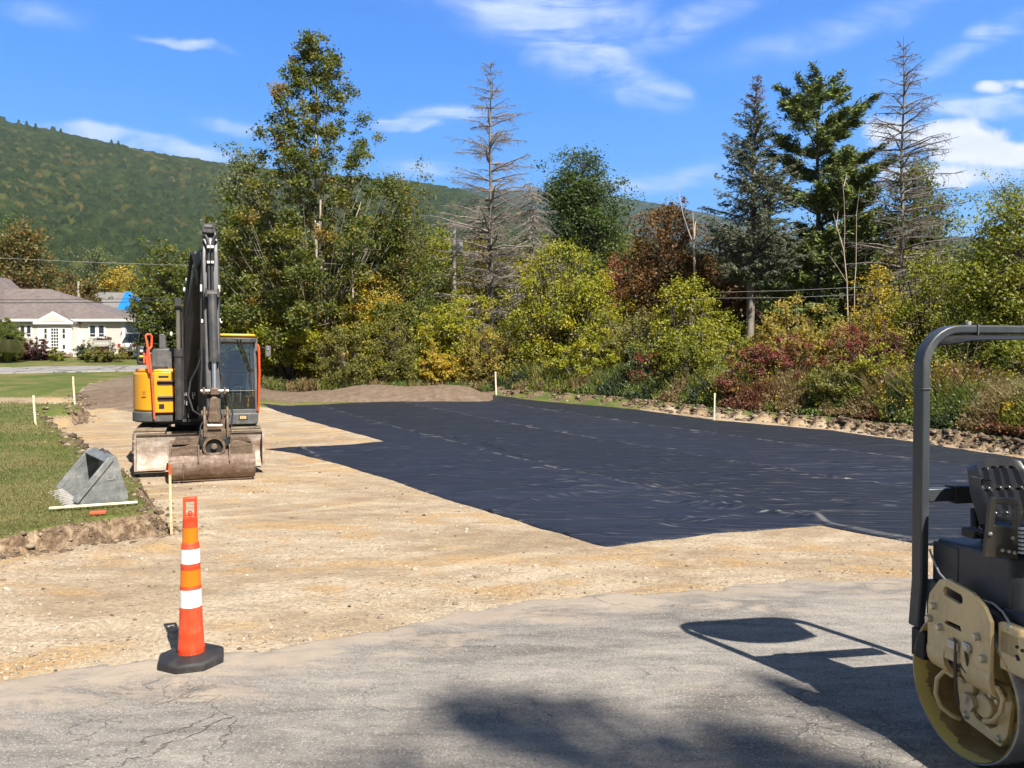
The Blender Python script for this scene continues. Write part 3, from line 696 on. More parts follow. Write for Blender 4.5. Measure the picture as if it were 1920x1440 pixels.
conifer('dead_spruce', 'grey dead spruce with bare drooping whorls, left one of the two tall dead trees', 920, 112, 55,
        [(0, 3.6), (.2, 5.2), (.40, 5.0), (.55, 4.6), (.7, 3.6), (.8, 2.9), (.9, 1.5), (1, .45)], True, 21, .58, 6, M_DEAD, asc=(.35, .12, .02), rt=.24, twig=1.5)
sn = conifer('broken_snag', 'grey dead tree with a snapped top and drooping bare branches beside the dark maple', 1007, 330, 51,
        [(0, 2.4), (.3, 3.4), (.6, 2.8), (.85, 2.0), (1, 1.5)], True, 22, .36, 6, M_DEAD, asc=(-.5, -.5, -.5), lean=-.03, rt=.24)
conifer('blue_spruce', 'dark blue green spruce with a brown dying tip and pale bare lower trunk', 1404, 138, 42,
        [(0, 1.0), (.10, 1.8), (.18, 3.2), (.3, 3.5), (.45, 3.2), (.6, 2.5), (.75, 1.7), (.88, .95), (1, .12)], False, 23, .36, 6, M_DEAD,
        needle=[((.10, .13, .07), 4), ((.07, .095, .05), 4), ((.15, .165, .09), 1), ((.15, .13, .10), 1)], first=.34, asc=(.7, .36, -.10), leafs=.085, dens=1.25, top_dead=.13, lean=.02, rt=.27)
conifer('white_pine', 'tall white pine with layered upswept boughs, just right of the dark spruce', 1531, 148, 45,
        [(0, 2.8), (.2, 3.7), (.35, 4.0), (.5, 4.2), (.62, 3.8), (.74, 3.6), (.84, 3.0), (.91, 2.3), (.96, 1.4), (1, .9)], False, 24, .74, 6, M_BARK,
        needle=[((.145, .195, .05), 4), ((.10, .145, .042), 4), ((.23, .25, .06), 2)], first=.12, asc=(1.0, .5, .0), leafs=.15, dens=1.7, pine=True, rt=.26, twig=1.25)
conifer('dead_spruce', 'brownish dead spruce with bare arching branches, right one of the two tall dead trees', 1688, 70, 42,
        [(0, 2.6), (.25, 3.7), (.42, 3.6), (.55, 3.2), (.7, 2.5), (.8, 2.0), (.9, 1.2), (1, .3)], True, 25, .50, 6, M_DEADB, asc=(.40, .12, -.02), rt=.17, twig=1.35)
broadleaf('dusky_tree', 'dusky brown green tree standing behind the right dead spruce', 'tree', 1706, 325, 175, 50, 'dome', 'maple', .15, 3.4, 26, base=.12, clump=.07, gap=.05)
broadleaf('roadside_tree', 'large yellow green tree at the right edge, behind the roller', 'tree', 1905, 380, 250, 27, 'dome', 'green', .085, 2.9, 27, base=.04, clump=.085, limbs=150)
broadleaf('roadside_tree', 'wispy thin crowned tree poking up at the right edge of the photo', 'tree', 1905, 338, 200, 34, 'ragged', 'willow', .07, .9, 28, base=.3, clump=.07, limbs=110)
# bare snags
def snag(label, px, Y, paths, r, mat, name='bare_snag'):
    x, z0 = ground_pos(px, Y); t = thing(name, label, 'dead tree', (x, Y, z0-.1)); mb = MB()
    for k, path in enumerate(paths):
        pts = []
        for i, (a, b) in enumerate(path):
            p = at(a, b, Y + .3*math.sin(i*2+k)*(k > 0)); pts.append((p.x-x, p.y-Y, p.z-z0+.1))
        rr = r*(1 if k == 0 else .55); mb.tube(pts, [rr*(1-.8*i/(len(pts)-1)) for i in range(len(pts))], 7)
    mb.build('trunk', mat, t, smooth=True, fix=False)
snag('forked bleached snag with a long thin stem leaning left, in front of the brown tree', 1302, 43, [[(1302, 700), (1303, 540), (1301, 470), (1303, 420), (1311, 395)], [(1302, 462), (1293, 440), (1280, 400), (1270, 343)], [(1302, 455), (1300, 420), (1299, 395)], [(1308, 470), (1318, 450), (1324, 438)], [(1302, 530), (1303, 500), (1304, 470)]], .085, M_SNAG)
snag('slim pale bare stems between the white pine and the right dead spruce', 1588, 40, [[(1592, 700), (1588, 530), (1582, 470), (1568, 420), (1562, 400)], [(1582, 470), (1584, 430), (1583, 380), (1580, 340)], [(1603, 700), (1602, 540), (1605, 500), (1606, 400), (1612, 350)], [(1588, 530), (1570, 500), (1556, 480)], [(1568, 425), (1572, 395)], [(1582, 350), (1588, 325)]], .042, M_SNAG)


# ---- hedgerow shrubs  (px, ytop, w, Y, prof, pal, leaf, label, seed)
SH = [
 ('shrub', 'broad yellow green thicket tree, biggest shrub, right of the broken snag base', 1052, 452, 215, 46, 'dome', 'lime', .115, 31),
 ('shrub', 'yellow green shrub in front of the left dead spruce', 868, 545, 170, 47, 'dome', 'lime', .115, 32),
 ('shrub', 'golden shrub with a touch of orange under the tall sycamore', 705, 512, 110, 48, 'round', 'gold', .11, 33),
 ('shrub', 'leafy green yellow sapling next to the excavator cab', 555, 560, 170, 46, 'dome', 'lime', .12, 34),
 ('shrub', 'yellow green leafy bush showing between the excavator cab and the tall sycamore', 492, 545, 140, 47, 'dome', 'lime', .11, 60),
 ('shrub', 'mixed gold and green sapling below the pale sycamore limbs', 630, 545, 120, 46.6, 'dome', 'gold', .10, 61),
 ('shrub', 'yellow green bush in front of the golden shrub', 690, 585, 110, 46, 'round', 'lime', .10, 62),
 ('shrub', 'dull olive shrub behind the left end of the soil heap', 655, 598, 130, 44.5, 'round', 'olive', .08, 35),
 ('shrub', 'fine leaved olive shrub in the middle of the soil heap skyline', 738, 590, 120, 45.5, 'round', 'olive', .075, 36),
 ('shrub', 'small bright yellow shrub behind the right end of the soil heap', 822, 640, 88, 44.5, 'round', 'gold', .10, 37),
 ('shrub', 'vivid green shrub over the bright yellow one', 820, 585, 130, 46.5, 'dome', 'lime', .11, 38),
 ('shrub', 'brownish bush just behind the far corner stake', 908, 600, 110, 45, 'dome', 'tan', .10, 39),
 ('shrub', 'rust red small tree behind the biggest yellow green thicket', 1152, 478, 66, 56, 'round', 'rust', .14, 40),
 ('shrub', 'yellow green upright shrub below the forked snag', 1290, 516, 150, 38, 'dome', 'lime', .095, 41),
 ('shrub', 'mid green shrub between the two yellow green thickets', 1180, 560, 130, 41, 'round', 'olive', .09, 42),
 ('shrub', 'bright chartreuse shrub low at the right foot of the biggest thicket', 1110, 610, 150, 41, 'dome', 'lime', .10, 43),
 ('shrub', 'grey green willow like bush with drooping sprays above the bank', 1225, 612, 120, 36, 'dome', 'willow', .085, 44),
 ('shrub', 'large green bush close to the mid bank stake', 1320, 598, 170, 33, 'dome', 'green', .085, 45),
 ('shrub', 'pinkish red low bush left of the mid bank stake', 1215, 655, 70, 34.5, 'round', 'red', .08, 46),
 ('shrub', 'tan and olive spreading shrub in front of the red roofed house', 1500, 552, 190, 33, 'dome', 'tan', .09, 47),
 ('shrub', 'pale tan bush at the foot of the spruce trunk', 1420, 608, 110, 32, 'dome', 'tan', .08, 48),
 ('shrub', 'crimson dogwood thicket, the largest red bush on the bank', 1478, 625, 150, 28.5, 'dome', 'red', .075, 49),
 ('shrub', 'dark red bush left of the crimson thicket', 1395, 650, 100, 28.5, 'dome', 'red', .07, 50),
 ('shrub', 'maroon bush tucked between tan and green shrubs', 1590, 605, 110, 28, 'round', 'red', .075, 51),
 ('shrub', 'orange yellow shrub tree right of the slim bare stems', 1640, 498, 110, 35, 'dome', 'gold', .095, 52),
 ('shrub', 'bushy tan and orange shrub under the orange yellow tree', 1610, 560, 150, 31, 'dome', 'tan', .09, 53),
 ('shrub', 'dark maroon clump left of the roller frame', 1660, 596, 60, 25.8, 'round', 'burgundy', .07, 54),
 ('shrub', 'light green bush left of the upright post of the roller', 1655, 640, 105, 24.5, 'dome', 'lime', .075, 55),
 ('shrub', 'green leafy shrub tree directly behind the roller post', 1745, 470, 165, 31, 'dome', 'green', .09, 56),
 ('shrub', 'dark green bush seen through the roller frame', 1800, 615, 170, 23.5, 'dome', 'maple', .075, 57),
 ('shrub', 'dark green bush at the right edge inside the roller frame', 1925, 610, 170, 22.5, 'dome', 'green', .07, 58),
 ('shrub', 'green bush low between crimson thicket and roller', 1565, 665, 120, 25.5, 'dome', 'olive', .07, 59),
]
for (nm, lb, px, yt, wp, Y, pf, pl, lf, sd) in SH:
    Y = Y + (2.0 if Y < 37 else 0)
    broadleaf(nm, lb, 'shrub', px, yt, wp*1.08, Y, pf, pl, lf, 2.5, sd, base=.02, clump=.10, trunk=False, group='shrubs of the hedgerow beyond the lot')
# dim trees filling the rows behind
BK = [(440, 430, 120, 54, 'autumn'), (505, 400, 150, 56, 'maple'), (620, 420, 170, 57, 'maple'), (690, 430, 150, 55, 'dark'), (770, 440, 150, 60, 'maple'), (830, 430, 120, 66, 'lime'), (900, 450, 120, 64, 'autumn'),
      (970, 455, 130, 62, 'olive'), (1090, 470, 150, 60, 'maple'), (1165, 440, 80, 68, 'lime'), (1215, 470, 110, 58, 'brown'), (1330, 480, 120, 56, 'dark'), (1470, 430, 130, 54, 'dark'), (1545, 420, 120, 53, 'dark'), (1600, 400, 110, 52, 'maple'),
      (1650, 470, 120, 47, 'autumn'), (1720, 470, 130, 45, 'olive'), (1790, 465, 120, 42, 'maple'), (1860, 440, 130, 41, 'green'), (2010, 330, 200, 36, 'green'), (2150, 360, 220, 36, 'maple'), (520, 560, 110, 50, 'dark'), (450, 520, 120, 51, 'maple')]
for i, (px, yt, wp, Y, pl) in enumerate(BK):
    broadleaf('background_tree', 'tree', 'tree', px, yt, wp, Y, 'dome', pl, .17, 2.2, 100+i, base=.05, clump=.09, group='background trees behind the hedgerow')
BKL = ['brown green tree behind the excavator boom', 'mid green tree low behind the left half of the tall sycamore', 'green tree hidden behind the tall sycamore trunk', 'dark tree behind the golden shrub', 'green tree behind the utility pole on its left side',
       'yellowish tree directly behind the utility pole with the transformer', 'brown green tree behind the base of the left dead spruce', 'olive tree between the left dead spruce and the broken snag', 'green tree at the foot of the dark maple',
       'yellow green tree right of the dark maple', 'brown tree filling in left of the brown leaved tree', 'dark tree behind the forked bare snag', 'dark tree behind the lower half of the spruce', 'dark tree under the white pine boughs', 'green tree behind the slim bare stems',
       'brown green tree left of the right dead spruce base', 'olive tree at the base of the right dead spruce', 'green tree right of the right dead spruce base', 'light green tree behind the large tree at the right edge',
       'green tree out past the right edge', 'second green tree out past the right edge', 'dark tree low behind the excavator cab mirror', 'dark green tree behind the excavator arm']
bts = [o for o in COL.objects if o.name.startswith('background_tree')]
for o, l in zip(sorted(bts, key=lambda o: o.name), BKL): o['label'] = l
# trees around the house on the left
LF = [('maple_tree', 'dark green maple right of the house, behind the excavator', 308, 452, 112, 58, 'dome', 'maple', .16, 71), ('orange_leaved_tree', 'orange and brown tree rising behind the house roof at the left edge', 45, 414, 112, 84, 'dome', 'orange', .22, 72),
      ('small_tree', 'thin yellow green tree on the slope behind the house roof', 184, 462, 62, 100, 'ragged', 'willow', .2, 73), ('small_tree', 'little golden tree behind the roof ridge', 132, 502, 42, 95, 'round', 'orange', .2, 74),
      ('small_tree', 'orange brown tree in front of the grey roof behind the house', 168, 526, 56, 74, 'dome', 'orange', .15, 75), ('small_tree', 'yellowish tree beside the blue tarp roof', 224, 500, 72, 100, 'dome', 'gold', .2, 76),
      ('small_tree', 'pale olive tree left of the dark maple', 250, 520, 50, 98, 'dome', 'tan', .2, 77), ('small_tree', 'dark green tree at the far left behind the orange one', 30, 405, 60, 105, 'cone', 'dark', .22, 78),
      ('small_tree', 'green tree joining the dark maple to the sycamore group', 365, 470, 110, 62, 'dome', 'maple', .17, 79), ('small_tree', 'low green tree behind the white cars', 262, 560, 60, 74, 'dome', 'dark', .16, 80)]
for (nm, lb, px, yt, wp, Y, pf, pl, lf, sd) in LF: broadleaf(nm, lb, 'tree', px, yt, wp, Y, pf, pl, lf, 2.6, sd, base=.1, clump=.08)

# ---- tree overhead behind the camera (casts the blurred shade on the road)
def overhead():
    rng = np.random.default_rng(5); t = thing('shade_tree', 'roadside maple behind the photographer whose boughs shade the asphalt at the bottom', 'tree', (12.5, -11.5, 0)); wd = Wood()
    S = np.array([sun_dir.x, sun_dir.y, sun_dir.z])/sun_dir.z
    CCs = []
    spots = [(890, 1335, .16), (930, 1350, .24), (985, 1372, .26), (1035, 1400, .28), (1085, 1345, .16), (1060, 1420, .26), (1215, 1400, .13), (1300, 1410, .18), (1380, 1428, .22), (1450, 1446, .26),
             (760, 1470, .2), (1500, 1470, .3), (1180, 1490, .3)]
    trunk = [(0, 0, 0), (-.3, .2, 4), (-.9, .6, 8), (-1.4, .9, 12), (-1.6, 1.0, 20)]
    wd.poly([np.array(p, float) for p in trunk], .42, .12)
    for (px, py, r) in spots:
        gx, gy = hit(px, py); h = rng.uniform(17, 23); p = np.array([gx, gy, 0]) + S*h - np.array([12.5, -11.5, 0]); CCs.append((p, r))
        b = np.array([-1.6, 1.0, 15.0+rng.uniform(-3, 3)]); m = (b+p)/2 + [0, 0, .8]
        wd.poly([b*(1-k)**2 + 2*m*k*(1-k) + p*k*k for k in np.linspace(0, 1, 7)], .055, .012)
    for _ in range(60):
        a = rng.uniform(0, 6.28); r = rng.uniform(.5, 2.8); p = np.array([.2+math.cos(a)*r, -1.2+math.sin(a)*r, rng.uniform(6.5, 11)]); CCs.append((p, .8)); wd.poly([np.array([-.8, .3, p[2]-r*.7]), p], .05, .02)
    P = []; 
    for p, r in CCs: P.append(p + rng.normal(size=(int(58*min(r/.3, 3)), 3))*r*.75)
    P = np.concatenate(P); C = pick(PAL['maple'], len(P), rng)
    wd.build('trunk', M_BARK, t, 6); V, F, Cc = leaves(P, .085, C, rng); np_mesh('crown', V, F, M_LEAF, t, attrs={'leaf': Cc})
overhead()

# trees across the road behind the photographer, seen only in reflections
for i, (x_, y_, h_, w_) in enumerate([(-30, -40, 8, 900), (-14, -46, 9.5, 1000), (2, -43, 8.5, 1050), (15, -41, 10, 1000), (30, -44, 8, 900)]):
    tt_ = broadleaf('street_tree', ['leafy green tree across the road, first from the left behind the photographer', 'second leafy tree across the road behind the photographer', 'smallest leafy tree across the road behind the photographer', 'tallest leafy tree across the road behind the photographer', 'last leafy tree across the road behind the photographer'][i], 'tree', 0, 0, w_, 20, 'dome', 'maple', .30, 1.6, 700+i, base=.12, clump=.09, H=h_, pos=(x_, y_, 0))
# ---- goldenrod, ferns and long grass along the bank
def weeds():
    rng = np.random.default_rng(9); V = []; F = []; Cc = []; nb = 0
    n = 60000; Yr = 1/rng.uniform(1/46, 1/14, n*3); Xr = rng.uniform(-.36, .95, n*3)*Yr
    sb_ = sdist(Xr, Yr, BANK); back = (Xr < -.4) & (Yr > 43) & (Yr < 47.5); front = (sb_ > .60) & (sb_ < 5.0)
    k = np.where(front | back)[0][:46000]; x = Xr[k]; y = Yr[k]; s_ = np.where(back[k], 1.15, sb_[k])
    patch = fbm(x, y, .45, 3, 201); patch2 = fbm(x, y, .9, 3, 207); z = ground_z(x, y)
    hgt = (.30 + 1.15*np.clip((s_-.7)/1.2, 0, 1))*(1+.5*patch)*rng.uniform(.5, 1.15, len(k))
    base = np.stack([x, y, z], -1)
    green = np.array([.11, .155, .03]); yel = np.array([.24, .24, .035]); tan = np.array([.23, .17, .075]); rus = np.array([.17, .075, .04]); dk = np.array([.035, .055, .018])
    C = green[None]*(1-np.clip(patch+.3, 0, 1))[:, None] + yel[None]*np.clip(patch+.3, 0, 1)[:, None]
    C = np.where((patch2 > .16)[:, None], tan, C); C = np.where((patch2 < -.22)[:, None], dk, C); C = np.where(((patch > .24) & (patch2 > 0))[:, None], rus, C)
    # blades: 3 per plant
    for j in range(3):
        a = rng.uniform(0, 6.28, len(k)); w_ = rng.uniform(.012, .028, len(k))*np.clip(y/22, .8, 2); ln_ = rng.normal(size=(len(k), 2))*.34*hgt[:, None]
        d = np.stack([np.cos(a), np.sin(a)*.4, 0*a], -1)*w_[:, None]; tip = base + np.concatenate([ln_, hgt[:, None]], 1); mid = base*.5+tip*.5 + np.concatenate([-ln_*.15, .05*hgt[:, None]], 1)
        V.append(np.stack([base-d, mid-d*.9, tip, mid+d*.9], 1).reshape(-1, 3)); F.append(np.arange(4*len(k)).reshape(-1, 4)+nb); nb += 4*len(k)
        Cc.append(np.repeat(np.concatenate([C*rng.uniform(.6, 1.35, (len(k), 1)), np.ones((len(k), 1))], 1), 4, 0))
    # leafy bits
    m = rng.integers(0, len(k), 150000); f = rng.uniform(.15, 1, len(m)); PP = base[m] + np.stack([rng.normal(size=len(m))*.09, rng.normal(size=len(m))*.09, hgt[m]*f], -1)
    v, f_, c_ = leaves(PP, .05, C[m]*rng.uniform(.7, 1.3, (len(m), 1)), rng); V.append(v); F.append(f_+nb); nb += len(v); Cc.append(c_)
    fl = np.where((patch > .02) & (patch2 < .2) & (rng.uniform(size=len(k)) < .16) & (s_ > .9))[0]; fi = np.repeat(fl, 7)
    PP = base[fi] + np.stack([rng.normal(size=len(fi))*.05, rng.normal(size=len(fi))*.05, hgt[fi]*rng.uniform(.88, 1.08, len(fi))], -1)
    v, f_, c_ = leaves(PP, .032, np.tile([.62, .42, .02], (len(fi), 1))*rng.uniform(.7, 1.1, (len(fi), 1)), rng); V.append(v); F.append(f_+nb); nb += len(v); Cc.append(c_)
    o = np_mesh('wild_weeds', np.concatenate(V), np.concatenate(F), M_GRASS, attrs={'leaf': np.concatenate(Cc)})
    tag(o, 'goldenrod and long wild grass growing along the top of the cut bank', 'weeds', kind='stuff')
weeds()

# ---- mown grass
def lawn():
    rng = np.random.default_rng(3); n = 420000; Yr = 1/rng.uniform(1/44, 1/5.2, n); Xr = rng.uniform(-1.15, .95, n)*Yr
    s1 = sdist(Xr, Yr, LAWN) + fbm(Xr, Yr, 1.3, 4, 3)*.22 + fbm(Xr, Yr, 7, 3, 9)*.07; s2 = sdist(Xr, Yr, BANK)
    k = np.where(((s1 > .13) & (Yr < 44)) | ((s2 > .45) & (s2 < 1.6) & (rng.uniform(size=n) < .6)))[0]; x = Xr[k]; y = Yr[k]; z = ground_z(x, y)
    b = np.stack([x, y, z-.005], -1); h = rng.uniform(.018, .05, len(k))*np.clip(y/12, 1, 2.6); a = rng.uniform(0, 6.28, len(k)); w_ = .0035*np.clip(y/7, 1, 6)
    d = np.stack([np.cos(a), np.sin(a), 0*a], -1)*w_[:, None]; ln_ = rng.normal(size=(len(k), 2))*h[:, None]*.7; tip = b + np.concatenate([ln_, h[:, None]], 1); mid = (b+tip)/2
    V = np.stack([b-d, mid-d*.8, tip, mid+d*.8], 1).reshape(-1, 3)
    p = np.clip(fbm(x, y, .45, 4, 301)*1.1+.42, 0, 1)[:, None]; pal_ = pick([((.10, .13, .028), 5), ((.15, .155, .045), 3), ((.26, .20, .10), 3)], len(k), rng)
    C = pal_*(1-p*.6) + np.array([.27, .20, .09])*p*.6; C *= rng.uniform(.7, 1.25, (len(k), 1))
    o = np_mesh('mown_grass', V, np.arange(len(V)).reshape(-1, 4), M_GRASS, attrs={'leaf': np.repeat(np.concatenate([C, np.ones((len(k), 1))], 1), 4, 0)})
    tag(o, 'patchy mown lawn grass, green with dry straw coloured areas', 'grass', kind='stuff')
lawn()

# ---- loose stones and clods
def stones():
    rng = np.random.default_rng(4)
    ico = [(0, 0, 1)] + [(math.cos(a)*.9, math.sin(a)*.9, .42) for a in np.arange(5)*1.2566] + [(math.cos(a)*.9, math.sin(a)*.9, -.42) for a in np.arange(5)*1.2566+.628] + [(0, 0, -1)]
    ico = np.array(ico); fi = [[0, i+1, (i+1) % 5+1] for i in range(5)] + [[i+1, i+6, (i+1) % 5+1] for i in range(5)] + [[i+6, (i+1) % 5+6, (i+1) % 5+1] for i in range(5)] + [[11, (i+1) % 5+6, i+6] for i in range(5)]
    fi = np.array(fi)
    def scatter(name, label, cat, x, y, s, C, mat):
        z = ground_z(x, y); n = len(x); Q = ico[None] * (s[:, None]*rng.uniform(.6, 1.2, (n, 3)))[:, None, :] * rng.uniform(.75, 1.2, (n, 12, 1)); Q[..., 2] *= .6
        a = rng.uniform(0, 6.28, n); c_, s_ = np.cos(a)[:, None], np.sin(a)[:, None]; X = Q[..., 0]*c_ - Q[..., 1]*s_; Yy = Q[..., 0]*s_ + Q[..., 1]*c_
        Q = np.stack([X + x[:, None], Yy + y[:, None], Q[..., 2] + (z+s*.12)[:, None]], -1)
        o = np_mesh(name, Q.reshape(-1, 3), (fi[None] + (np.arange(n)*12)[:, None, None]).reshape(-1, 3), mat, attrs={'leaf': np.repeat(np.concatenate([C, np.ones((n, 1))], 1), 12, 0)})
        tag(o, label, cat, kind='stuff')
    m, nt, out = new_mat('stone'); c = nt.add('ShaderNodeVertexColor', layer_name='leaf').outputs[0]
    p = nt.add('ShaderNodeNewGeometry').outputs['Position']
    principled(nt, out, Base_Color=nt.mix(nt.mr(nt.noise(p, 40, 4), .35, .65, 0, .5), c, (.2, .16, .12)), Roughness=.92, Specular_IOR_Level=.2)
    n = 90000; y = 1/rng.uniform(1/24, 1/4.6, n); x = rng.uniform(-1.1, 1.0, n)*y
    inl = sdist(x, y, LAWN); ina = sdist(x, y, ASP); inf = sdist(x, y, FAB); inb = sdist(x, y, BANK)
    dens = np.clip(.35 + fbm(x, y, .6, 3, 401)*1.5 + 1.2*np.exp(-(ina/.35)**2), .02, 1)
    k = np.where((inl < -.05) & (ina < .02) & (inf < -.02) & (inb < 0) & (rng.uniform(size=n) < dens*.42))[0]; x = x[k]; y = y[k]
    s = rng.lognormal(-5.0, .55, len(k))*np.clip(y/8, .8, 1.6); s = np.clip(s, .003, .045)
    C = pick([((.50, .43, .33), 4), ((.62, .56, .46), 2), ((.34, .27, .19), 3), ((.25, .20, .15), 2)], len(k), rng)
    scatter('loose_gravel', 'loose pale pebbles scattered over the dug gravel', 'gravel', x, y, s, C, m)
    n = 900; y = 1/rng.uniform(1/22, 1/3.9, n); x = rng.uniform(-.8, .75, n)*y; k = (sdist(x, y, FAB) < 0) & (sdist(x, y, LAWN) < 0) & (sdist(x, y, BANK) < 0); x = x[k]; y = y[k]
    s = np.clip(rng.lognormal(-4.7, .5, len(x)), .004, .03)*np.clip(y/8, .8, 1.8); C = pick([((.07, .045, .03), 4), ((.14, .08, .04), 2), ((.20, .13, .07), 1)], len(x), rng)
    scatter('dry_litter', 'dark leaf scraps and bark bits scattered on the gravel and asphalt', 'litter', x, y, s, C, m)
    # clods at the cut edges
    xs_ = []; ys_ = []; ss = []
    for poly, cnt, sg in ((LAWN[:19], 1600, -1), (BANK[:12], 3800, -1)):
        P = np.array(poly); L = np.linalg.norm(np.diff(P, axis=0), axis=1)/np.maximum(P[:-1, 1], 4)**.7; cum = np.concatenate([[0], np.cumsum(L)]); u = rng.uniform(0, cum[-1], cnt)
        i = np.clip(np.searchsorted(cum, u)-1, 0, len(L)-1); f = (u-cum[i])/L[i]; q = P[i]*(1-f[:, None]) + P[i+1]*f[:, None]
        q += rng.normal(size=(cnt, 2))*np.array([.20, .20]); xs_.append(q[:, 0]); ys_.append(q[:, 1]); ss.append(np.clip(rng.lognormal(-3.6, .6, cnt), .008, .11)*np.clip(q[:, 1]/14, .7, 1.5))
    x = np.concatenate(xs_); y = np.concatenate(ys_); s = np.concatenate(ss); kk = (y > 4) & (y < 43) & (np.abs(x/y) < 1.2) & (sdist(x, y, FAB) < -.02); x = x[kk]; y = y[kk]; s = s[kk]
    C = pick([((.10, .068, .042), 4), ((.18, .13, .085), 4), ((.33, .26, .18), 3), ((.055, .038, .026), 3)], len(x), rng)
    scatter('earth_clods', 'crumbled dark clods of earth along the cut banks', 'soil', x, y, s, C, m)
stones()

# ---- wooded hills
def hill(name, r0, r1, sky, az0, az1, nc, nr, cs, ch, pow_, seed, cols, zbase=3.5):
    az = np.linspace(R(az0), R(az1), nc); r = np.geomspace(r0, r1*1.12, nr); Rr, A = np.meshgrid(r, az, indexing='ij')
    px = 960 + FPX*np.tan(np.clip(az, R(-70), R(70))); top = np.interp(px, [p[0] for p in sky], [p[1] for p in sky]) + 4
    tanE = (690-top)/FPX*np.cos(az)
    t = np.clip((Rr-r0)/(r1-r0), 0, 1); X = Rr*np.sin(A); Y = Rr*np.cos(A)
    z = zbase + Rr*tanE[None]*t**pow_ - np.where(Rr > r1, (Rr-r1)*.6, 0) + fbm(X, Y, 1/260, 4, seed)*26*np.sin(t*3.14)*(r1/1500)
    gx = np.floor(X/cs); gy = np.floor(Y/cs); H = np.full(X.shape, 0.0); I = np.zeros(X.shape)
    for i in (-1, 0, 1):
        for j in (-1, 0, 1):
            cx = gx+i; cy_ = gy+j; jx = (cx+.15+.7*_h(cx, cy_, seed))*cs; jy = (cy_+.15+.7*_h(cx, cy_, seed+1))*cs
            rad = cs*(.55+.40*_h(cx, cy_, seed+2)); hh = ch*(.6+.8*_h(cx, cy_, seed+3)); d = ((X-jx)**2+(Y-jy)**2)/rad**2
            v = np.where(d < 1, hh*(.05+.95*np.sqrt(np.clip(1-d, 0, 1))), 0); m = v > H; H = np.where(m, v, H); I = np.where(m, _h(cx, cy_, seed+4), I)
    H *= 1 + .35*fbm(X, Y, 1/2.2, 2, seed+9)
    z = z + H*np.clip((1.0-t)*12, .35, 1)
    spike = (_h(np.floor(A*380), np.floor(A*0), seed+7) > .80)*(px < 240)[None]
    z = z + np.where((t > .985) & (Rr <= r1*1.02), spike*6.0, 0)*(pow_ < 3)
    reg = np.clip(fbm(X, Y, 1/120, 4, seed+5)*1.1+.5, 0, 1); low = (1-t)
    C0, C1, C2, C3 = [np.array(c) for c in cols]
    C = C0 + (C1-C0)*I[..., None]
    sel = ((I*.62+reg*.30) > .74)[..., None]; C = np.where(sel, C2, C); C = np.where((((I*37) % 1 < .07) & (reg > .5))[..., None], C3, C)
    C = C*(.72+.5*((I*91) % 1))[..., None]
    m, nt, out = new_mat(name + '_canopy'); c = nt.add('ShaderNodeVertexColor', layer_name='leaf').outputs[0]
    p = nt.add('ShaderNodeNewGeometry').outputs['Position']; nn = nt.noise(p, .55*9/cs, 3, .7)
    principled(nt, out, Base_Color=nt.mix(nt.mr(nn, .35, .65, 0, .55), c, nt.mix(1.0, c, (.45, .5, .5), 'MULTIPLY')), Roughness=1, Specular_IOR_Level=.05, Normal=nt.bump(nn, 1.0, 2.5*cs/9))
    o = np_mesh(name, np.stack([X, Y, z], -1).reshape(-1, 3), grid_faces(*X.shape), m, smooth=True, attrs={'leaf': np.concatenate([C, np.ones(C.shape[:2]+(1,))], -1).reshape(-1, 4)})
    tag(o, kind='structure'); return o
SKA = [(-2500, 420), (-1200, 260), (-400, 190), (-100, 212), (0, 228), (100, 246), (200, 268), (300, 289), (440, 311), (600, 328), (780, 342), (860, 355), (930, 378), (1020, 402), (1120, 425), (1240, 452), (1400, 490), (1700, 540), (2400, 600)]
SKB = [(-500, 420), (400, 370), (700, 352), (880, 352), (1000, 356), (1150, 367), (1260, 385), (1340, 402), (1420, 424), (1560, 452), (1700, 448), (1790, 441), (1850, 446), (1930, 466), (2400, 500), (3500, 560)]
hill('wooded_hill', 170, 1450, SKA, -52, 30, 1200, 680, 8.2, 8.5, .72, 500, [(.030, .048, .016), (.052, .070, .022), (.080, .088, .026), (.11, .095, .032)])
hill('distant_wooded_hill', 2300, 3900, SKB, -30, 52, 700, 130, 26, 12, .8, 600, [(.026, .042, .018), (.040, .06, .022), (.06, .07, .025), (.07, .07, .03)])
# ---- air
mb = MB(); mb.box(-4500, 4500, -600, 5600, -1.6, 900)
m, nt, out = new_mat('air'); vol = nt.add('ShaderNodeVolumePrincipled', {'Color': (.62, .78, 1.0), 'Density': .00009}); vol.inputs['Anisotropy'].default_value = .2
nt.l.new(vol.outputs[0], out.inputs['Volume'])
hz = mb.build('haze', m, fix=False); tag(hz, 'thin bluish haze over the valley', 'haze', kind='stuff')
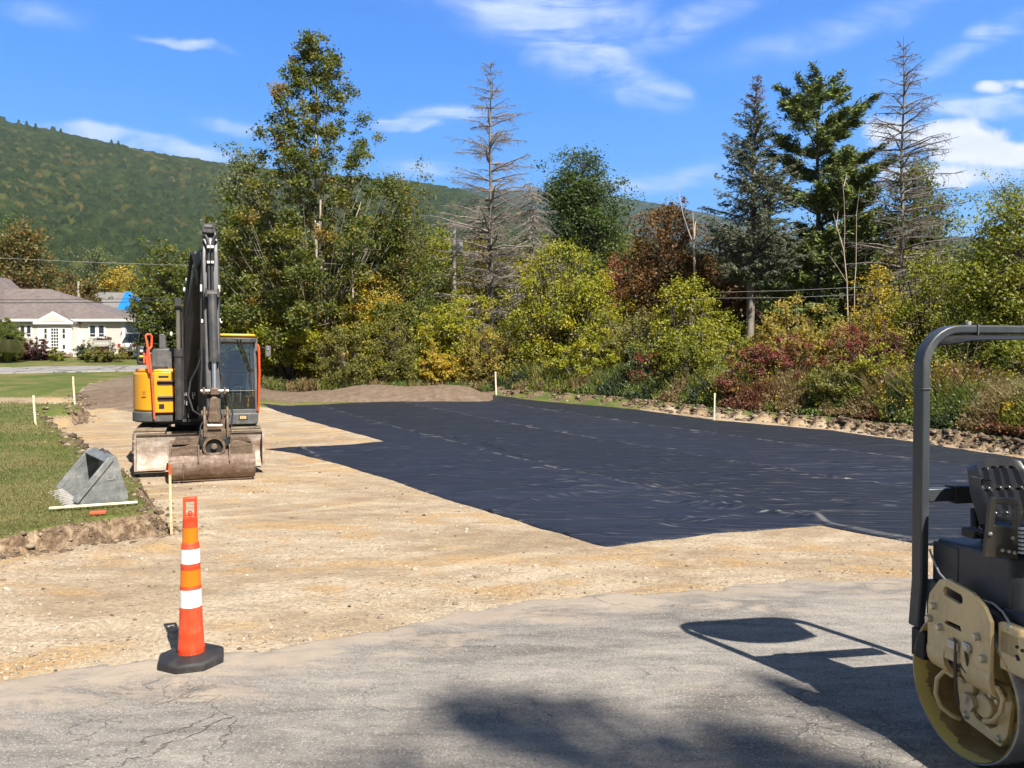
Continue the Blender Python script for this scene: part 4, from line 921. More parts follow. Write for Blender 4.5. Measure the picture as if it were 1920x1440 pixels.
# ================================================================== machine and object materials
def paint(name, col, rough=.42, dirt=.35, dcol=(.30, .235, .165), metal=0.0, sc=5.0, spec=.5, chips=0.0, coat=0.0):
    m, nt, out = new_mat(name)
    p = nt.add('ShaderNodeTexCoord').outputs['Object']
    n = nt.noise(p, sc, 6, .68, .3); n2 = nt.noise(nt.scalev(p, (3, 3, .7)), sc*1.7, 5, .7)
    f = nt.mul(nt.mr(nt.math('ADD', nt.mul(n, .6), nt.mul(n2, .4)), .44, .66), dirt)
    c = nt.mix(f, nt.mix(nt.noise(p, sc*.35, 3), tuple(x*.9 for x in col), tuple(min(1, x*1.08) for x in col)), dcol)
    if chips: c = nt.mix(nt.mul(nt.math('GREATER_THAN', nt.noise(p, sc*5, 5, .75), .66), chips), c, (.05, .035, .03))
    principled(nt, out, Base_Color=c, Roughness=nt.math('ADD', nt.mul(f, .5), rough, clamp=True), Metallic=metal, Specular_IOR_Level=spec,
               Normal=nt.bump(n2, .12, .004)); return m
def rusty(name, c1, c2, c3, rough=.6, metal=.35, sc=3.0):
    m, nt, out = new_mat(name); p = nt.add('ShaderNodeTexCoord').outputs['Object']
    n = nt.noise(nt.scalev(p, (.8, .8, 2.2)), sc, 7, .7, .6); n2 = nt.noise(nt.scalev(p, (1, 1, .4)), sc*5, 5, .75, .2)
    c = nt.ramp(nt.math('ADD', nt.mul(n, .65), nt.mul(n2, .35)), [(.36, c1), (.5, c2), (.64, c3)])
    principled(nt, out, Base_Color=c, Roughness=rough, Metallic=metal, Normal=nt.bump(n2, .4, .008)); return m
def flat(name, col, rough=.5, metal=0.0, spec=.5):
    m, nt, out = new_mat(name); p = nt.add('ShaderNodeTexCoord').outputs['Object']; n = nt.noise(p, 8, 4, .65)
    c = nt.mix(nt.mr(n, .35, .7, 0, .35), col, tuple(x*.72 for x in col))
    principled(nt, out, Base_Color=c, Roughness=rough, Metallic=metal, Specular_IOR_Level=spec); return m
YEL = paint('machine_yellow', (.82, .36, .012), .38, .22, (.52, .33, .12))
DGR = paint('machine_dark_grey', (.040, .042, .046), .45, .45, (.17, .15, .125))
DGR2 = paint('worn_grey', (.095, .097, .10), .45, .5, (.24, .21, .175))
BOOM = paint('boom_black', (.014, .014, .016), .42, .22, (.08, .07, .06))
ARMG = paint('arm_grey', (.055, .055, .058), .40, .40, (.17, .145, .12))
BLK = flat('black_rubber', (.018, .018, .019), .6); HOSE = flat('black_hose', (.03, .03, .032), .45)
CHR = flat('chrome_rod', (.74, .71, .68), .28, .9); STL = flat('scraped_steel', (.62, .58, .53), .4, .55)
RUST = rusty('rusty_bucket_steel', (.10, .055, .038), (.20, .135, .10), (.38, .31, .25), .66, .12)
BROWN = rusty('muddy_brown_steel', (.075, .048, .034), (.15, .105, .072), (.27, .20, .145), .65, .2, 6)
BLADE = rusty('worn_blade_steel', (.22, .12, .075), (.36, .28, .22), (.60, .55, .50), .6, .12, 2.2)
MUD = rusty('muddy_track_steel', (.10, .075, .05), (.26, .195, .13), (.42, .33, .235), .85, .05, 4)
ORG = flat('safety_orange', (.85, .10, .02), .4); ORG2 = paint('fluorescent_red_orange', (.80, .095, .035), .5, .35, (.55, .25, .15), sc=8)
WHT = flat('white_paint', (.82, .81, .78), .5)
def glass_mat(name, tint=(.55, .66, .64), refl=.30):
    m, nt, out = new_mat(name); tr = nt.add('ShaderNodeBsdfTransparent', {'Color': tint}); gl = nt.add('ShaderNodeBsdfGlossy', {'Color': (.9, .95, 1), 'Roughness': .04})
    fr = nt.add('ShaderNodeFresnel', {'IOR': 1.5}).outputs[0]; mx = nt.add('ShaderNodeMixShader', {0: nt.math('ADD', fr, refl, clamp=True), 1: tr.outputs[0], 2: gl.outputs[0]})
    nt.l.new(mx.outputs[0], out.inputs[0]); return m
CABG = glass_mat('cab_glass', (.62, .74, .70), .30); CABG2 = glass_mat('cab_side_glass', (.75, .85, .82), .04)

class Frame:
    def __init__(s, o, rz): s.o = Vector(o); s.c = math.cos(rz); s.s = math.sin(rz)
    def _l(s, v): return Vector((v.x*s.c + v.y*s.s, -v.x*s.s + v.y*s.c, v.z))
    def y(s, px, py, yl):
        o = s._l(Vector((0, 0, CAMZ)) - s.o); d = s._l(Vector(ray(px, py))); t = (yl-o.y)/d.y; return o + d*t
    def x(s, px, py, xl):
        o = s._l(Vector((0, 0, CAMZ)) - s.o); d = s._l(Vector(ray(px, py))); t = (xl-o.x)/d.x; return o + d*t
def obox(mb, p, q, yb):                       # box from two picture corners p,q (local points on one plane) back to depth yb
    mb.box(min(p.x, q.x), max(p.x, q.x), min(p.y, yb), max(p.y, yb), min(p.z, q.z), max(p.z, q.z)); return mb

# ================================================================== excavator
def excavator():
    ox, oy = -7.1, 17.6; oz = gz(ox, oy) ; rz = math.asin(.374)
    t = thing('excavator', 'yellow and dark grey tracked excavator with its arm folded down to a wide rusty bucket', 'excavator', (ox, oy, oz), rz)
    f = Frame((ox, oy, oz), rz); P = f.y
    # tracks
    for sx in (-1, 1):
        x0, x1 = (-1.30, -.70) if sx < 0 else (.58, 1.18)
        R_ = .40; cz = .415; a = 1.5; pts = []
        for k in range(13): an = -math.pi/2 - math.pi*k/12; pts.append((-a + math.cos(an)*R_, cz + math.sin(an)*R_))
        for k in range(13): an = math.pi/2 - math.pi*k/12; pts.append((a + math.cos(an)*R_, cz + math.sin(an)*R_))
        mb = MB(); n = len(pts); th = .045
        inn = [(y*.975, cz+(z-cz)*.86) for y, z in pts]
        V = [(x0, y, z) for y, z in pts] + [(x1, y, z) for y, z in pts] + [(x0, y, z) for y, z in inn] + [(x1, y, z) for y, z in inn]
        F = []
        for i in range(n):
            j = (i+1) % n; F += [(i, j, n+j, n+i), (2*n+i, 3*n+i, 3*n+j, 2*n+j), (i, 2*n+i, 2*n+j, j), (n+i, n+j, 3*n+j, 3*n+i)]
        mb.add(V, F); tr = mb.build('track', BLK, t, fix=True)
        gb = MB(); L = 0; per = [0]
        for i in range(n): per.append(per[-1] + math.dist(pts[i], pts[(i+1) % n]))
        tot = per[-1]; m = 40
        for k in range(m):
            d = tot*k/m; i = max(j for j in range(n) if per[j] <= d); fr_ = (d-per[i])/(per[i+1]-per[i]+1e-9); A = pts[i]; B = pts[(i+1) % n]
            y = A[0] + (B[0]-A[0])*fr_; z = A[1] + (B[1]-A[1])*fr_; tx, tz = (B[0]-A[0]), (B[1]-A[1]); l = math.hypot(tx, tz); nx, nz = -tz/l, tx/l
            if (y - 0)*nx + (z-cz)*nz < 0: nx, nz = -nx, -nz
            if abs(y) < a: nx, nz = 0, (1 if z > cz else -1)
            gb.bar((x0, y+nx*.012, z+nz*.012), (x1, y+nx*.012, z+nz*.012), .05, .035, (0, nx, nz))
        gb.build('track_shoes', MUD, tr)
        mb = MB(); mb.box(x0+.12, x1-.12, -1.45, 1.45, .22, .60); mb.build('track_frame', MUD, tr, bevel=.02)
        for yy in (-1.5, 1.5):
            w_ = MB(); w_.lathe([(.0, 0), (.12, .0), (.12, .03), (.27, .03), (.30, .0), (.30, .44), (.27, .40), (.0, .40)], 20, (x0+.08, yy, cz), (1, 0, 0)); w_.build('idler_wheel', MUD, tr, smooth=True)
    mb = MB(); mb.box(-.72, .60, -.8, .8, .36, .74); mb.bar((-.4, -.6, .5), (-1.0, -1.0, .5), .35, .3); mb.bar((.3, -.6, .5), (.9, -1.0, .5), .35, .3); mb.build('undercarriage', MUD, t, bevel=.02)
    mb = MB(); mb.cyl((-.05, 0, .74), (-.05, 0, .93), .52, 28); mb.build('slew_ring', BLK, t)
    # dozer blade
    a = P(253, 816, -2.5); b = P(494, 872, -2.5); sec = [(-2.62, b.z), (-2.58, b.z+.02), (-2.47, b.z+.18), (-2.45, b.z+.34), (-2.52, a.z-.02), (-2.56, a.z), (-2.50, a.z), (-2.43, a.z-.04), (-2.38, b.z+.34), (-2.40, b.z+.16), (-2.52, b.z)]
    mb = MB(); mb.prism(sec, a.x, b.x, 'yz'); bl = mb.build('dozer_blade', BLADE, t, smooth=True)
    mb = MB(); mb.box(a.x-.01, a.x+.03, -2.66, -2.36, b.z, a.z+.01); mb.box(b.x-.03, b.x+.01, -2.66, -2.36, b.z, a.z+.01); mb.each('end_plate', BLADE, bl)
    mb = MB(); mb.bar((-.5, -2.42, .40), (-.42, -.8, .5), .16, .2); mb.bar((.45, -2.42, .40), (.35, -.8, .5), .16, .2); mb.tube([(0, -2.4, .55), (0, -.9, .62)], .06, 10); mb.build('push_arm', MUD, bl, bevel=.01)
    # house: counterweight polygon
    xl = P(251, 740, -.2).x; xr = 1.22
    poly = [(-.86, -.98), (-1.05, -.95), (-1.20, -.85), (-1.31, -.66), (xl, -.4), (xl, .8), (-1.20, 1.25), (-.8, 1.58), (0, 1.74), (.7, 1.6), (1.1, 1.28), (xr, .8), (xr, .1), (.35, .1), (.2, -.2), (-.55, -.3), (-.55, -.98)]
    mb = MB(); mb.prism(poly, 1.19, 2.02, 'xy'); mb.prism([(x*.97, y*.97) for x, y in poly], 2.02, 2.10, 'xy'); mb.build('counterweight', YEL, t, bevel=.05, seg=3)
    p2 = [(x*1.012, y*1.012) for x, y in poly]
    mb = MB(); mb.prism(p2, .955, 1.185, 'xy'); mb.build('lower_skirt', DGR2, t, bevel=.03)
    mb = MB(); mb.box(-.9, .9, -.8, 1.2, .90, .96); mb.box(-.55, .30, -1.05, .1, .96, 1.02); mb.build('deck_plate', DGR, t)
    c_ = P(269, 738, -.90); mb = MB(); mb.M = Matrix.Translation((-1.135, -.912, c_.z)) @ Matrix.Rotation(-math.atan2(.10, .15), 4, 'Z'); mb.box(-.05, .05, -.006, .004, -.065, .065); dc = mb.build('warning_sticker', flat('sticker_amber', (.72, .30, .02), .5), t)
    m2 = MB(); m2.M = mb.M; m2.prism([(-.018, -.02), (.018, -.02), (0, .015)], -.0085, -.006, 'xz'); m2.box(-.03, .03, -.0085, -.006, .03, .04); m2.each('sticker_mark', BLK, dc)
    # stepped tool box panel
    a = P(288, 697, -1.05); b = P(327, 774, -1.05)
    mb = MB(); obox(mb, a, b, -.55); bx = mb.build('tool_box', YEL, t, bevel=.02)
    for (x0, y0, x1, y1, th) in ((295, 716, 327.3, 722, .03), (296, 745.5, 327.5, 752, .03)):
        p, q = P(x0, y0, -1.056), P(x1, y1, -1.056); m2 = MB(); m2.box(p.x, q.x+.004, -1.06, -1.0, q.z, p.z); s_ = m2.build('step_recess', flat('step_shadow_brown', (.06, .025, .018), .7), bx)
        m2 = MB(); m2.box(p.x-.005, q.x+.01, -1.10, -1.0, p.z, p.z+.03); m2.build('step_tread', DGR2, s_)
    p, q = P(297, 704.5, -1.056), P(316, 708, -1.056); m2 = MB(); m2.box(p.x, q.x, -1.058, -1.0, q.z, p.z); m2.build('latch_slot', BLK, bx)
    p, q = P(298, 758, -1.056), P(308, 766, -1.056); m2 = MB()
    for k in range(3): zz = p.z + (q.z-p.z)*(k+.5)/3; m2.box(p.x, q.x, -1.0585, -1.0, zz-.018, zz+.018)
    m2.box(p.x, p.x+.012, -1.058, -1.0, q.z, p.z); m2.box(q.x-.012, q.x, -1.058, -1.0, q.z, p.z); m2.build('decal', BLK, bx)
    # engine hood and step on top of the right side
    a = P(283, 652, -.85); b = P(325, 690, -.85)
    mb = MB(); mb.prism([(a.x, b.z-.05), (b.x, b.z-.05), (b.x+.02, a.z), (a.x+.04, a.z-.02), (a.x, a.z-.12)], -.85, 1.2, 'xz'); hd = mb.build('engine_hood', DGR2, t, bevel=.03)
    p, q = P(284, 686, -.93), P(312, 697, -.93); m2 = MB(); obox(m2, p, q, -.7); m2.build('hood_step', DGR, hd, bevel=.01)
    p, q = P(298, 626, .1), P(313, 654, .1); m2 = MB(); m2.prism([(p.x, q.z), (p.x+.01, p.z), (q.x-.05, p.z), (q.x, q.z)], .0, .55, 'xz'); m2.build('air_intake', DGR2, hd, bevel=.02)
    # side lamp, mirror and orange hand rail on the corner
    p, q = P(256, 648, -.75), P(274, 684, -.75); mb = MB(); obox(mb, p, q, -.45); mb.build('corner_guard', DGR, t, bevel=.04)
    p, q = P(262, 622, -.62), P(284, 648, -.62)
    mb = MB(); p, q = P(263, 656, -.77), P(267, 661, -.77); mb.ball(((p.x+q.x)/2, p.y, (p.z+q.z)/2), .035); mb.build('work_lamp', WHT, t, smooth=True)
    p, q = P(268, 662, -.8), P(276, 682, -.8); mb = MB(); obox(mb, p, q, -.7); l_ = mb.build('marker_lamp', ORG2, t, bevel=.01)
    p = P(265, 668.5, -.81); m2 = MB(); m2.ball((p.x, p.y, p.z), .03, sc=(1.6, .6, .8)); m2.build('reflector', flat('amber_lens', (.95, .55, .05), .2), l_)
    mb = MB(); pts = [P(273, 630, -.95), P(276, 645, -.98), P(280, 665, -1.02), P(284, 700, -1.08), P(287, 740, -1.1), P(289.5, 786, -1.1)]; mb.tube(pts, .021, 8)
    mb.tube([P(273, 630, -.95), P(276, 627, -.95), P(282, 627, -.93), P(284.5, 631, -.92), P(284, 650, -.92), P(279, 655, -.96)], .024, 8)
    mb.tube([P(277, 655, -.98), P(276, 680, -1.0), P(281, 700, -1.03)], .028, 8); mb.build('hand_rail', ORG2, t, smooth=True)
    # cab
    a = P(404, 633, -1.15); b = P(485, 771, -1.15); yb = .60; x0, x1, z0, z1 = a.x, b.x, b.z, a.z
    w_ = .07
    mb = MB(); mb.bar((x0, -1.12, z0), (x0+.02, -.98, z1), w_, w_); mb.bar((x1-.03, -1.12, z0), (x1-.05, -.98, z1), .085, .085); mb.bar((x0, yb, z0), (x0, yb, z1), w_, w_); mb.bar((x1-.03, yb, z0), (x1-.05, yb, z1), w_, w_)
    mb.bar((x1-.03, -.25, z0), (x1-.05, -.25, z1), w_, w_)
    mb.bar((x0, -1.12, z0), (x1, -1.12, z0), .10, .10); mb.bar((x0, yb, z0), (x1, yb, z0), .1, .1); zm = P(440, 733, -1.13).z; mb.bar((x0, -1.10, zm), (x1, -1.10, zm), .03, .022)
    mb.box(x0, x1-.02, yb-.02, yb+.02, z0, z0+.75); mb.box(x1-.06, x1-.02, -1.1, yb, z0, z0+.30); mb.box(x0-.01, x0+.03, -.9, yb, z0, z0+.6)
    cb = mb.build('cab_frame', DGR2, t, bevel=.015)
    p, q = P(404, 632, -1.2), P(480, 643, -1.2); mb = MB(); obox(mb, p, q, yb+.05); mb.build('cab_visor', DGR, cb, bevel=.025)
    p, q = P(405, 625, -1.12), P(479, 632, -1.12); mb = MB(); obox(mb, p, q, yb); mb.build('cab_roof', YEL, cb, bevel=.03)
    mb = MB(); mb.add([(x0+.03, -1.105, zm+.015), (x1-.07, -1.105, zm+.015), (x1-.09, -1.01, z1-.02), (x0+.04, -1.01, z1-.02)], [(0, 1, 2, 3)]); mb.build('windscreen', CABG, cb)
    mb = MB(); mb.add([(x0+.03, -1.11, z0+.05), (x1-.07, -1.11, z0+.05), (x1-.07, -1.107, zm-.015), (x0+.03, -1.107, zm-.015)], [(0, 1, 2, 3)]); mb.build('lower_window', CABG2, cb)
    mb = MB(); mb.add([(x1-.04, -1.0, z0+.32), (x1-.04, yb-.05, z0+.32), (x1-.06, yb-.05, z1-.03), (x1-.06, -.95, z1-.03)], [(0, 1, 2, 3)]); mb.add([(x0+.03, yb-.0, z0+.77), (x1-.07, yb-.0, z0+.77), (x1-.07, yb, z1-.03), (x0+.03, yb, z1-.03)], [(0, 1, 2, 3)]); mb.add([(x0, -.9, z0+.62), (x0, yb-.05, z0+.62), (x0, yb-.05, z1-.03), (x0, -.85, z1-.03)], [(0, 1, 2, 3)]); mb.build('side_window', CABG2, cb)
    mb = MB(); cx = (x0+x1)/2; mb.box(cx-.24, cx+.24, -.35, .15, z0+.42, z0+.55); mb.box(cx-.22, cx+.22, .10, .24, z0+.5, z0+1.15); mb.box(cx-.13, cx+.13, .12, .22, z0+1.16, z0+1.36); mb.box(cx-.2, cx+.2, -.3, .1, z0, z0+.4); mb.build('operator_seat', BLK, cb, bevel=.04)
    mb = MB(); mb.box(x0+.05, x0+.17, -.7, .2, z0+.3, z0+.62); mb.box(x1-.26, x1-.14, -.7, .2, z0+.3, z0+.62); mb.tube([(x0+.12, -.6, z0+.6), (x0+.12, -.63, z0+.82)], .025, 8); mb.tube([(x1-.2, -.6, z0+.6), (x1-.2, -.63, z0+.82)], .025, 8)
    mb.box(cx-.12, cx-.04, -1.0, -.8, z0+.05, z0+.2); mb.box(cx+.04, cx+.12, -1.0, -.8, z0+.05, z0+.2); mb.tube([(cx-.08, -.9, z0+.1), (cx-.08, -.75, z0+.5)], .012, 6); mb.tube([(cx+.08, -.9, z0+.1), (cx+.08, -.75, z0+.5)], .012, 6)
    for k in range(4): mb.box(x0+.1, x1-.15, -1.02+.1*k, -.97+.1*k, z0+.02, z0+.05)
    mb.build('controls', DGR2, cb, bevel=.01)
    pl = MB(); pl.box(x0+.07, x1-.3, -1.03, -.75, z0+.05, z0+.12); pl.build('floor_mat', flat('yellow_green_vest', (.45, .55, .08), .8), cb)
    a = P(416, 775, -1.22); b = P(484.5, 796, -1.22); mb = MB(); mb.prism([(a.x, a.z), (b.x, a.z), (b.x, b.z+.05), (b.x-.05, b.z), (a.x, b.z)], -1.22, .75, 'xz'); cs = mb.build('cab_base', DGR2, t, bevel=.03)
    p, q = P(448, 778, -1.226), P(464, 787, -1.226); mb = MB(); mb.box(p.x, q.x, -1.228, -1.2, q.z, p.z); pt_ = mb.build('maker_plate', BLK, cs)
    m2 = MB()
    for k in range(4): xx = p.x + .02 + k*.035; m2.box(xx, xx+.026, -1.231, -1.21, q.z+.02, p.z-.02)
    m2.build('plate_lettering', flat('plate_gold', (.75, .5, .25), .5), pt_)
    mb = MB(); mb.tube([P(483, 646, -1.18), P(485.5, 652, -1.2), P(486.5, 700, -1.22), P(485, 760, -1.22), P(483.5, 770, -1.2)], .024, 8); mb.build('cab_hand_rail', ORG, t, smooth=True)
    mb = MB(); mb.tube([P(445, 636, -1.22), P(456, 665, -1.2), P(467, 694, -1.19)], .014, 6); mb.tube([P(451, 636, -1.22), P(461, 665, -1.2), P(470, 694, -1.19)], .014, 6); mb.bar(P(464, 690, -1.18), P(477, 694, -1.18), .03, .04); mb.bar(P(468.5, 660, -1.14), P(468.5, 722, -1.17), .016, .02); mb.each('wiper', BLK, t)
    mb = MB(); p, q = P(497, 648, -1.15), P(508.5, 670, -1.15); obox(mb, p, q, -1.07); mr_ = mb.build('mirror', DGR2, t, bevel=.03); m2 = MB(); m2.tube([P(484, 650, -1.0), P(493, 652, -1.05), P(500, 655, -1.08)], .014, 6); m2.build('mirror_arm', BLK, mr_)
    m2 = MB(); p = P(503, 655, -1.155); m2.ball((p.x, p.y, p.z), .022); m2.build('mirror_bolt', CHR, mr_)
    # boom
    def box_path(mb, pts, wds, hts):       # pts in local coords, section: width along x, height normal to path in yz
        V = []; n = len(pts)
        for i, p in enumerate(pts):
            a = Vector(pts[max(i-1, 0)]); b = Vector(pts[min(i+1, n-1)]); d = (b-a); d.x = 0; d.normalize(); nn = Vector((0, -d.z, d.y)); p = Vector(p)
            for (i_, j_) in ((-1, -1), (1, -1), (1, 1), (-1, 1)): V.append(p + Vector((1, 0, 0))*wds[i]/2*i_ + nn*hts[i]/2*j_)
        F = [(3, 2, 1, 0)] + [tuple((n-1)*4+k for k in range(4))]
        for i in range(n-1):
            for k in range(4): F.append((i*4+k, i*4+(k+1) % 4, i*4+4+(k+1) % 4, i*4+4+k))
        mb.add(V, F)
    b0 = P(357, 792, -.75); b1 = P(360, 700, -.95); b2 = P(365, 600, -1.25); b3 = P(371, 545, -1.55); b4 = P(380, 490, -2.0); b5 = P(388, 478, -2.35)
    mb = MB(); box_path(mb, [b0, b1, b2, b3, b4, b5], [.42, .40, .36, .32, .28, .26], [.42, .55, .66, .60, .46, .30]); bm = mb.build('boom', BOOM, t, bevel=.02)
    mb = MB()
    for k, (xo, r) in enumerate(((-.20, .020), (-.235, .016))):
        mb.tube([Vector((b1.x+xo, b1.y-.1, b1.z)), Vector((b2.x+xo, b2.y-.15, b2.z)), Vector((b3.x+xo+.02, b3.y-.15, b3.z+.1)), Vector((b4.x+xo+.02, b4.y-.02, b4.z+.18)), Vector((b4.x+xo+.04, b4.y-.22, b4.z+.1)), P(369+k*5, 535, -2.1), P(371+k*4, 500, -2.2)], r, 8)
    mb.each('boom_hose', HOSE, bm, smooth=True)
    mb = MB()
    for (x_, y_) in ((354, 517), (350, 525), (345.5, 543), (321, 626)): p = P(x_, y_, -1.5); mb.ball((p.x, p.y, p.z), .035, 8, 5, (.8, .8, 1.4))
    mb.each('hose_clamp', WHT, bm)
    for k, (xa, xb) in enumerate(((336, 334), (379, 381))):
        mb = MB(); mb.cyl(P(xa, 786, -1.30), P(xa-1, 662, -1.45), .078, 16); mb.cyl(P(xa-1, 668, -1.445), P(xa-1, 654, -1.46), .092, 16); cy_ = mb.build('boom_cylinder', ARMG, t, smooth=True)
        m2 = MB(); m2.cyl(P(xa-1, 656, -1.458), P(xb, 582, -1.56), .042, 12); m2.build('piston_rod', flat('dull_rod', (.40, .36, .30), .3, .7), cy_, smooth=True)
        m2 = MB(); p = P(xb, 575, -1.57); m2.cyl(p+Vector((-.07, 0, 0)), p+Vector((.07, 0, 0)), .06, 14); m2.bar(p, p+Vector((0, .02, .16)), .12, .14); m2.build('rod_eye', BLK, cy_)
        m2 = MB(); m2.tube([P(xa+8, 780, -1.25), P(xa+7, 700, -1.35), P(xa+6, 600, -1.45), P(xa+4, 588, -1.5)], .02, 7); m2.build('hard_line', ARMG, cy_)
    # arm (stick)
    a0 = P(392, 420, -2.18); a1 = P(394, 455, -2.22); a2 = P(394, 500, -2.3); a3 = P(396, 560, -2.45); a4 = P(399, 700, -2.85); a5 = P(402, 800, -3.1)
    mb = MB(); box_path(mb, [P(391, 431, -2.18), a1, a2, a3, a4, a5], [.24, .29, .31, .30, .27, .25], [.34, .46, .60, .55, .40, .26]); am = mb.build('arm', ARMG, t, bevel=.02)
    mb = MB(); q0 = P(379.5, 417, -2.3); q1 = P(404, 434, -2.3); mb.box(q0.x, q0.x+.035, -2.5, -2.1, q1.z-.05, q0.z); mb.box(q1.x-.05, q1.x-.015, -2.5, -2.1, q1.z-.05, q0.z-.01); mb.box(q0.x, q1.x-.015, -2.52, -2.45, q1.z-.06, q1.z+.01)
    c_ = (Vector((q0.x+.03, -2.3, q0.z-.09)), Vector((q1.x-.05, -2.3, q0.z-.09))); mb.cyl(c_[0], c_[1], .075, 16); mb.build('arm_bracket', ARMG, am)
    mb = MB()
    for s_ in (-1, 1):
        o_ = 394.5 + s_*3.2
        mb.tube([P(394.5+s_*13, 441, -2.55), P(394.5+s_*9, 442, -2.62), P(394.5+s_*5, 449, -2.64), P(o_, 462, -2.66), P(o_, 500, -2.72), P(o_+1, 552, -2.84)], .026, 8)
        mb.tube([P(394.5+s_*13, 446, -2.55), P(394.5+s_*8.5, 447, -2.6), P(394.5+s_*6.2, 455, -2.63), P(394.5+s_*6.4, 500, -2.7)], .016, 6)
        xs_ = 394 + s_*17
        mb.tube([P(xs_-s_*3, 470, -2.4), P(xs_, 530, -2.6), P(xs_, 600, -2.75), P(xs_+1.5, 680, -2.95), P(xs_+s_*1, 735, -3.1)], .018, 7)
    mb.tube([P(380, 662, -2.9), P(370, 690, -2.9), P(357, 715, -2.8), P(353, 742, -2.9), P(362, 770, -3.05), P(378, 780, -3.2)], .018, 8)
    mb.tube([P(410, 665, -3.0), P(414, 700, -3.1), P(421, 728, -3.2), P(430, 745, -3.2), P(436, 775, -3.25), P(434, 800, -3.3)], .015, 7)
    mb.tube([P(385, 780, -3.3), P(376, 800, -3.35), P(374, 830, -3.4), P(380, 845, -3.45)], .013, 6); mb.each('arm_hose', HOSE, am, smooth=True)
    mb = MB()
    for y_ in (462.5, 491.5):
        for s_ in (-1, 1): p, q = P(394.5+s_*3.7-2.8, y_-2.5, -2.78), P(394.5+s_*3.7+2.8, y_+2.5, -2.78); obox(mb, p, q, -2.6)
    for (x_, y_, h_) in ((377, 540, 11), (411, 541, 11), (379, 602, 6), (412, 600, 5), (415, 604, 3)): p, q = P(x_-1.9, y_-h_*.6, -2.8), P(x_+1.9, y_+h_*.6, -2.8); obox(mb, p, q, -2.7)
    mb.each('pipe_clamp', WHT, am, bevel=.006)
    c0 = P(398, 552, -2.95); c1 = P(401.5, 674, -3.12)
    mb = MB(); mb.cyl(c0, c1, .080, 18); mb.cyl(c1+Vector((0, 0, .05)), c1-Vector((0, 0, .04)), .092, 18); bc = mb.build('bucket_cylinder', ARMG, t, smooth=True)
    m2 = MB(); m2.cyl(c1, P(402.5, 731, -3.22), .042, 14); m2.build('piston_rod', CHR, bc, smooth=True)
    m2 = MB(); p = P(398, 551, -2.93); m2.cyl(p-Vector((.13, 0, 0)), p+Vector((.13, 0, 0)), .075, 14); m2.box(p.x-.13, p.x-.09, p.y-.08, p.y+.25, p.z-.06, p.z+.10); m2.box(p.x+.09, p.x+.13, p.y-.08, p.y+.25, p.z-.06, p.z+.10); m2.build('cylinder_mount', ARMG, bc)
    # linkage
    p = P(402, 733, -3.22); mb = MB(); mb.cyl(p-Vector((.24, 0, 0)), p+Vector((.25, 0, 0)), .035, 12); lk = mb.build('linkage_pin', CHR, t, smooth=True)
    m2 = MB(); m2.box(p.x-.08, p.x+.08, p.y-.07, p.y+.07, p.z-.08, p.z+.06); m2.box(p.x-.21, p.x-.16, p.y-.06, p.y+.3, p.z-.07, p.z+.07); m2.box(p.x+.16, p.x+.21, p.y-.06, p.y+.3, p.z-.07, p.z+.07)
    u0, u1 = P(393, 748, -3.2), P(410, 748, -3.2); l0, l1 = P(389, 788, -3.3), P(415, 788, -3.3)
    m2.prism([(u0.x, u0.z), (u0.x+.05, u0.z+.05), (u1.x-.05, u1.z+.05), (u1.x, u1.z), (l1.x, l1.z), (l1.x-.02, l1.z-.05), (l0.x+.02, l0.z-.05), (l0.x, l0.z)], -3.34, -3.20, 'xz'); m2.build('bucket_link', BROWN, lk, bevel=.02)
    # quick hitch
    mb = MB()
    for s_ in (-1, 1):
        xa = (383 if s_ < 0 else 425.5); p0 = P(xa, 762, -3.25); p1 = P(xa+s_*3, 820, -3.35)
        mb.prism([(-3.5, p1.z), (-3.52, p1.z+.22), (-3.38, p0.z-.10), (-3.30, p0.z), (-3.2, p0.z-.02), (-3.05, p1.z+.2), (-3.05, p1.z)], p0.x-.02, p0.x+.03, 'yz')
        mb.cyl(P(xa, 776, -3.3)-Vector((.06, 0, 0)), P(xa, 776, -3.3)+Vector((.06, 0, 0)), .07, 12)
    p, q = P(377, 806, -3.44), P(433, 820, -3.44); obox(mb, p, q, -3.1); p, q = P(384, 788, -3.30), P(424, 806, -3.30); obox(mb, p, q, -3.1); hi = mb.build('quick_hitch', BROWN, t, bevel=.015)
    m2 = MB(); m2.cyl(P(390, 798, -3.5), P(416, 798, -3.5), .035, 12); m2.build('lock_pin', CHR, hi, smooth=True)
    p, q = P(373, 821, -3.48), P(431, 838, -3.48); m2 = MB(); obox(m2, p, q, -3.05); m2.build('tilt_body', BLK, t, bevel=.03)
    c = P(401.5, 838, -3.56); m2 = MB(); m2.lathe([(.155, -.05), (.20, -.05), (.20, .05), (.155, .05)], 32, c, (0, 1, 0), True); rg = m2.build('rotator_ring', BROWN, t, smooth=True)
    m2 = MB(); m2.cyl(c+Vector((0, .1, 0)), c+Vector((0, .02, 0)), .155, 28); m2.build('rotator_face', BLK, rg); m2 = MB(); m2.cyl(c+Vector((0, .02, .01)), c+Vector((0, -.06, .01)), .055, 14); m2.build('rotator_hub', BROWN, rg, bevel=.01)
    # bucket
    A = P(319, 858, -3.66); B = P(476, 858, -3.66); zb = P(400, 906, -3.66).z; zb = max(zb, .015)
    o_ = [(-2.95, .03), (-3.30, zb), (-3.52, zb+.03), (-3.64, zb+.14), (-3.68, zb+.28), (-3.66, zb+.42), (-3.58, zb+.50), (-3.45, zb+.55), (-3.25, zb+.66), (-3.05, zb+.72), (-2.92, zb+.72)]
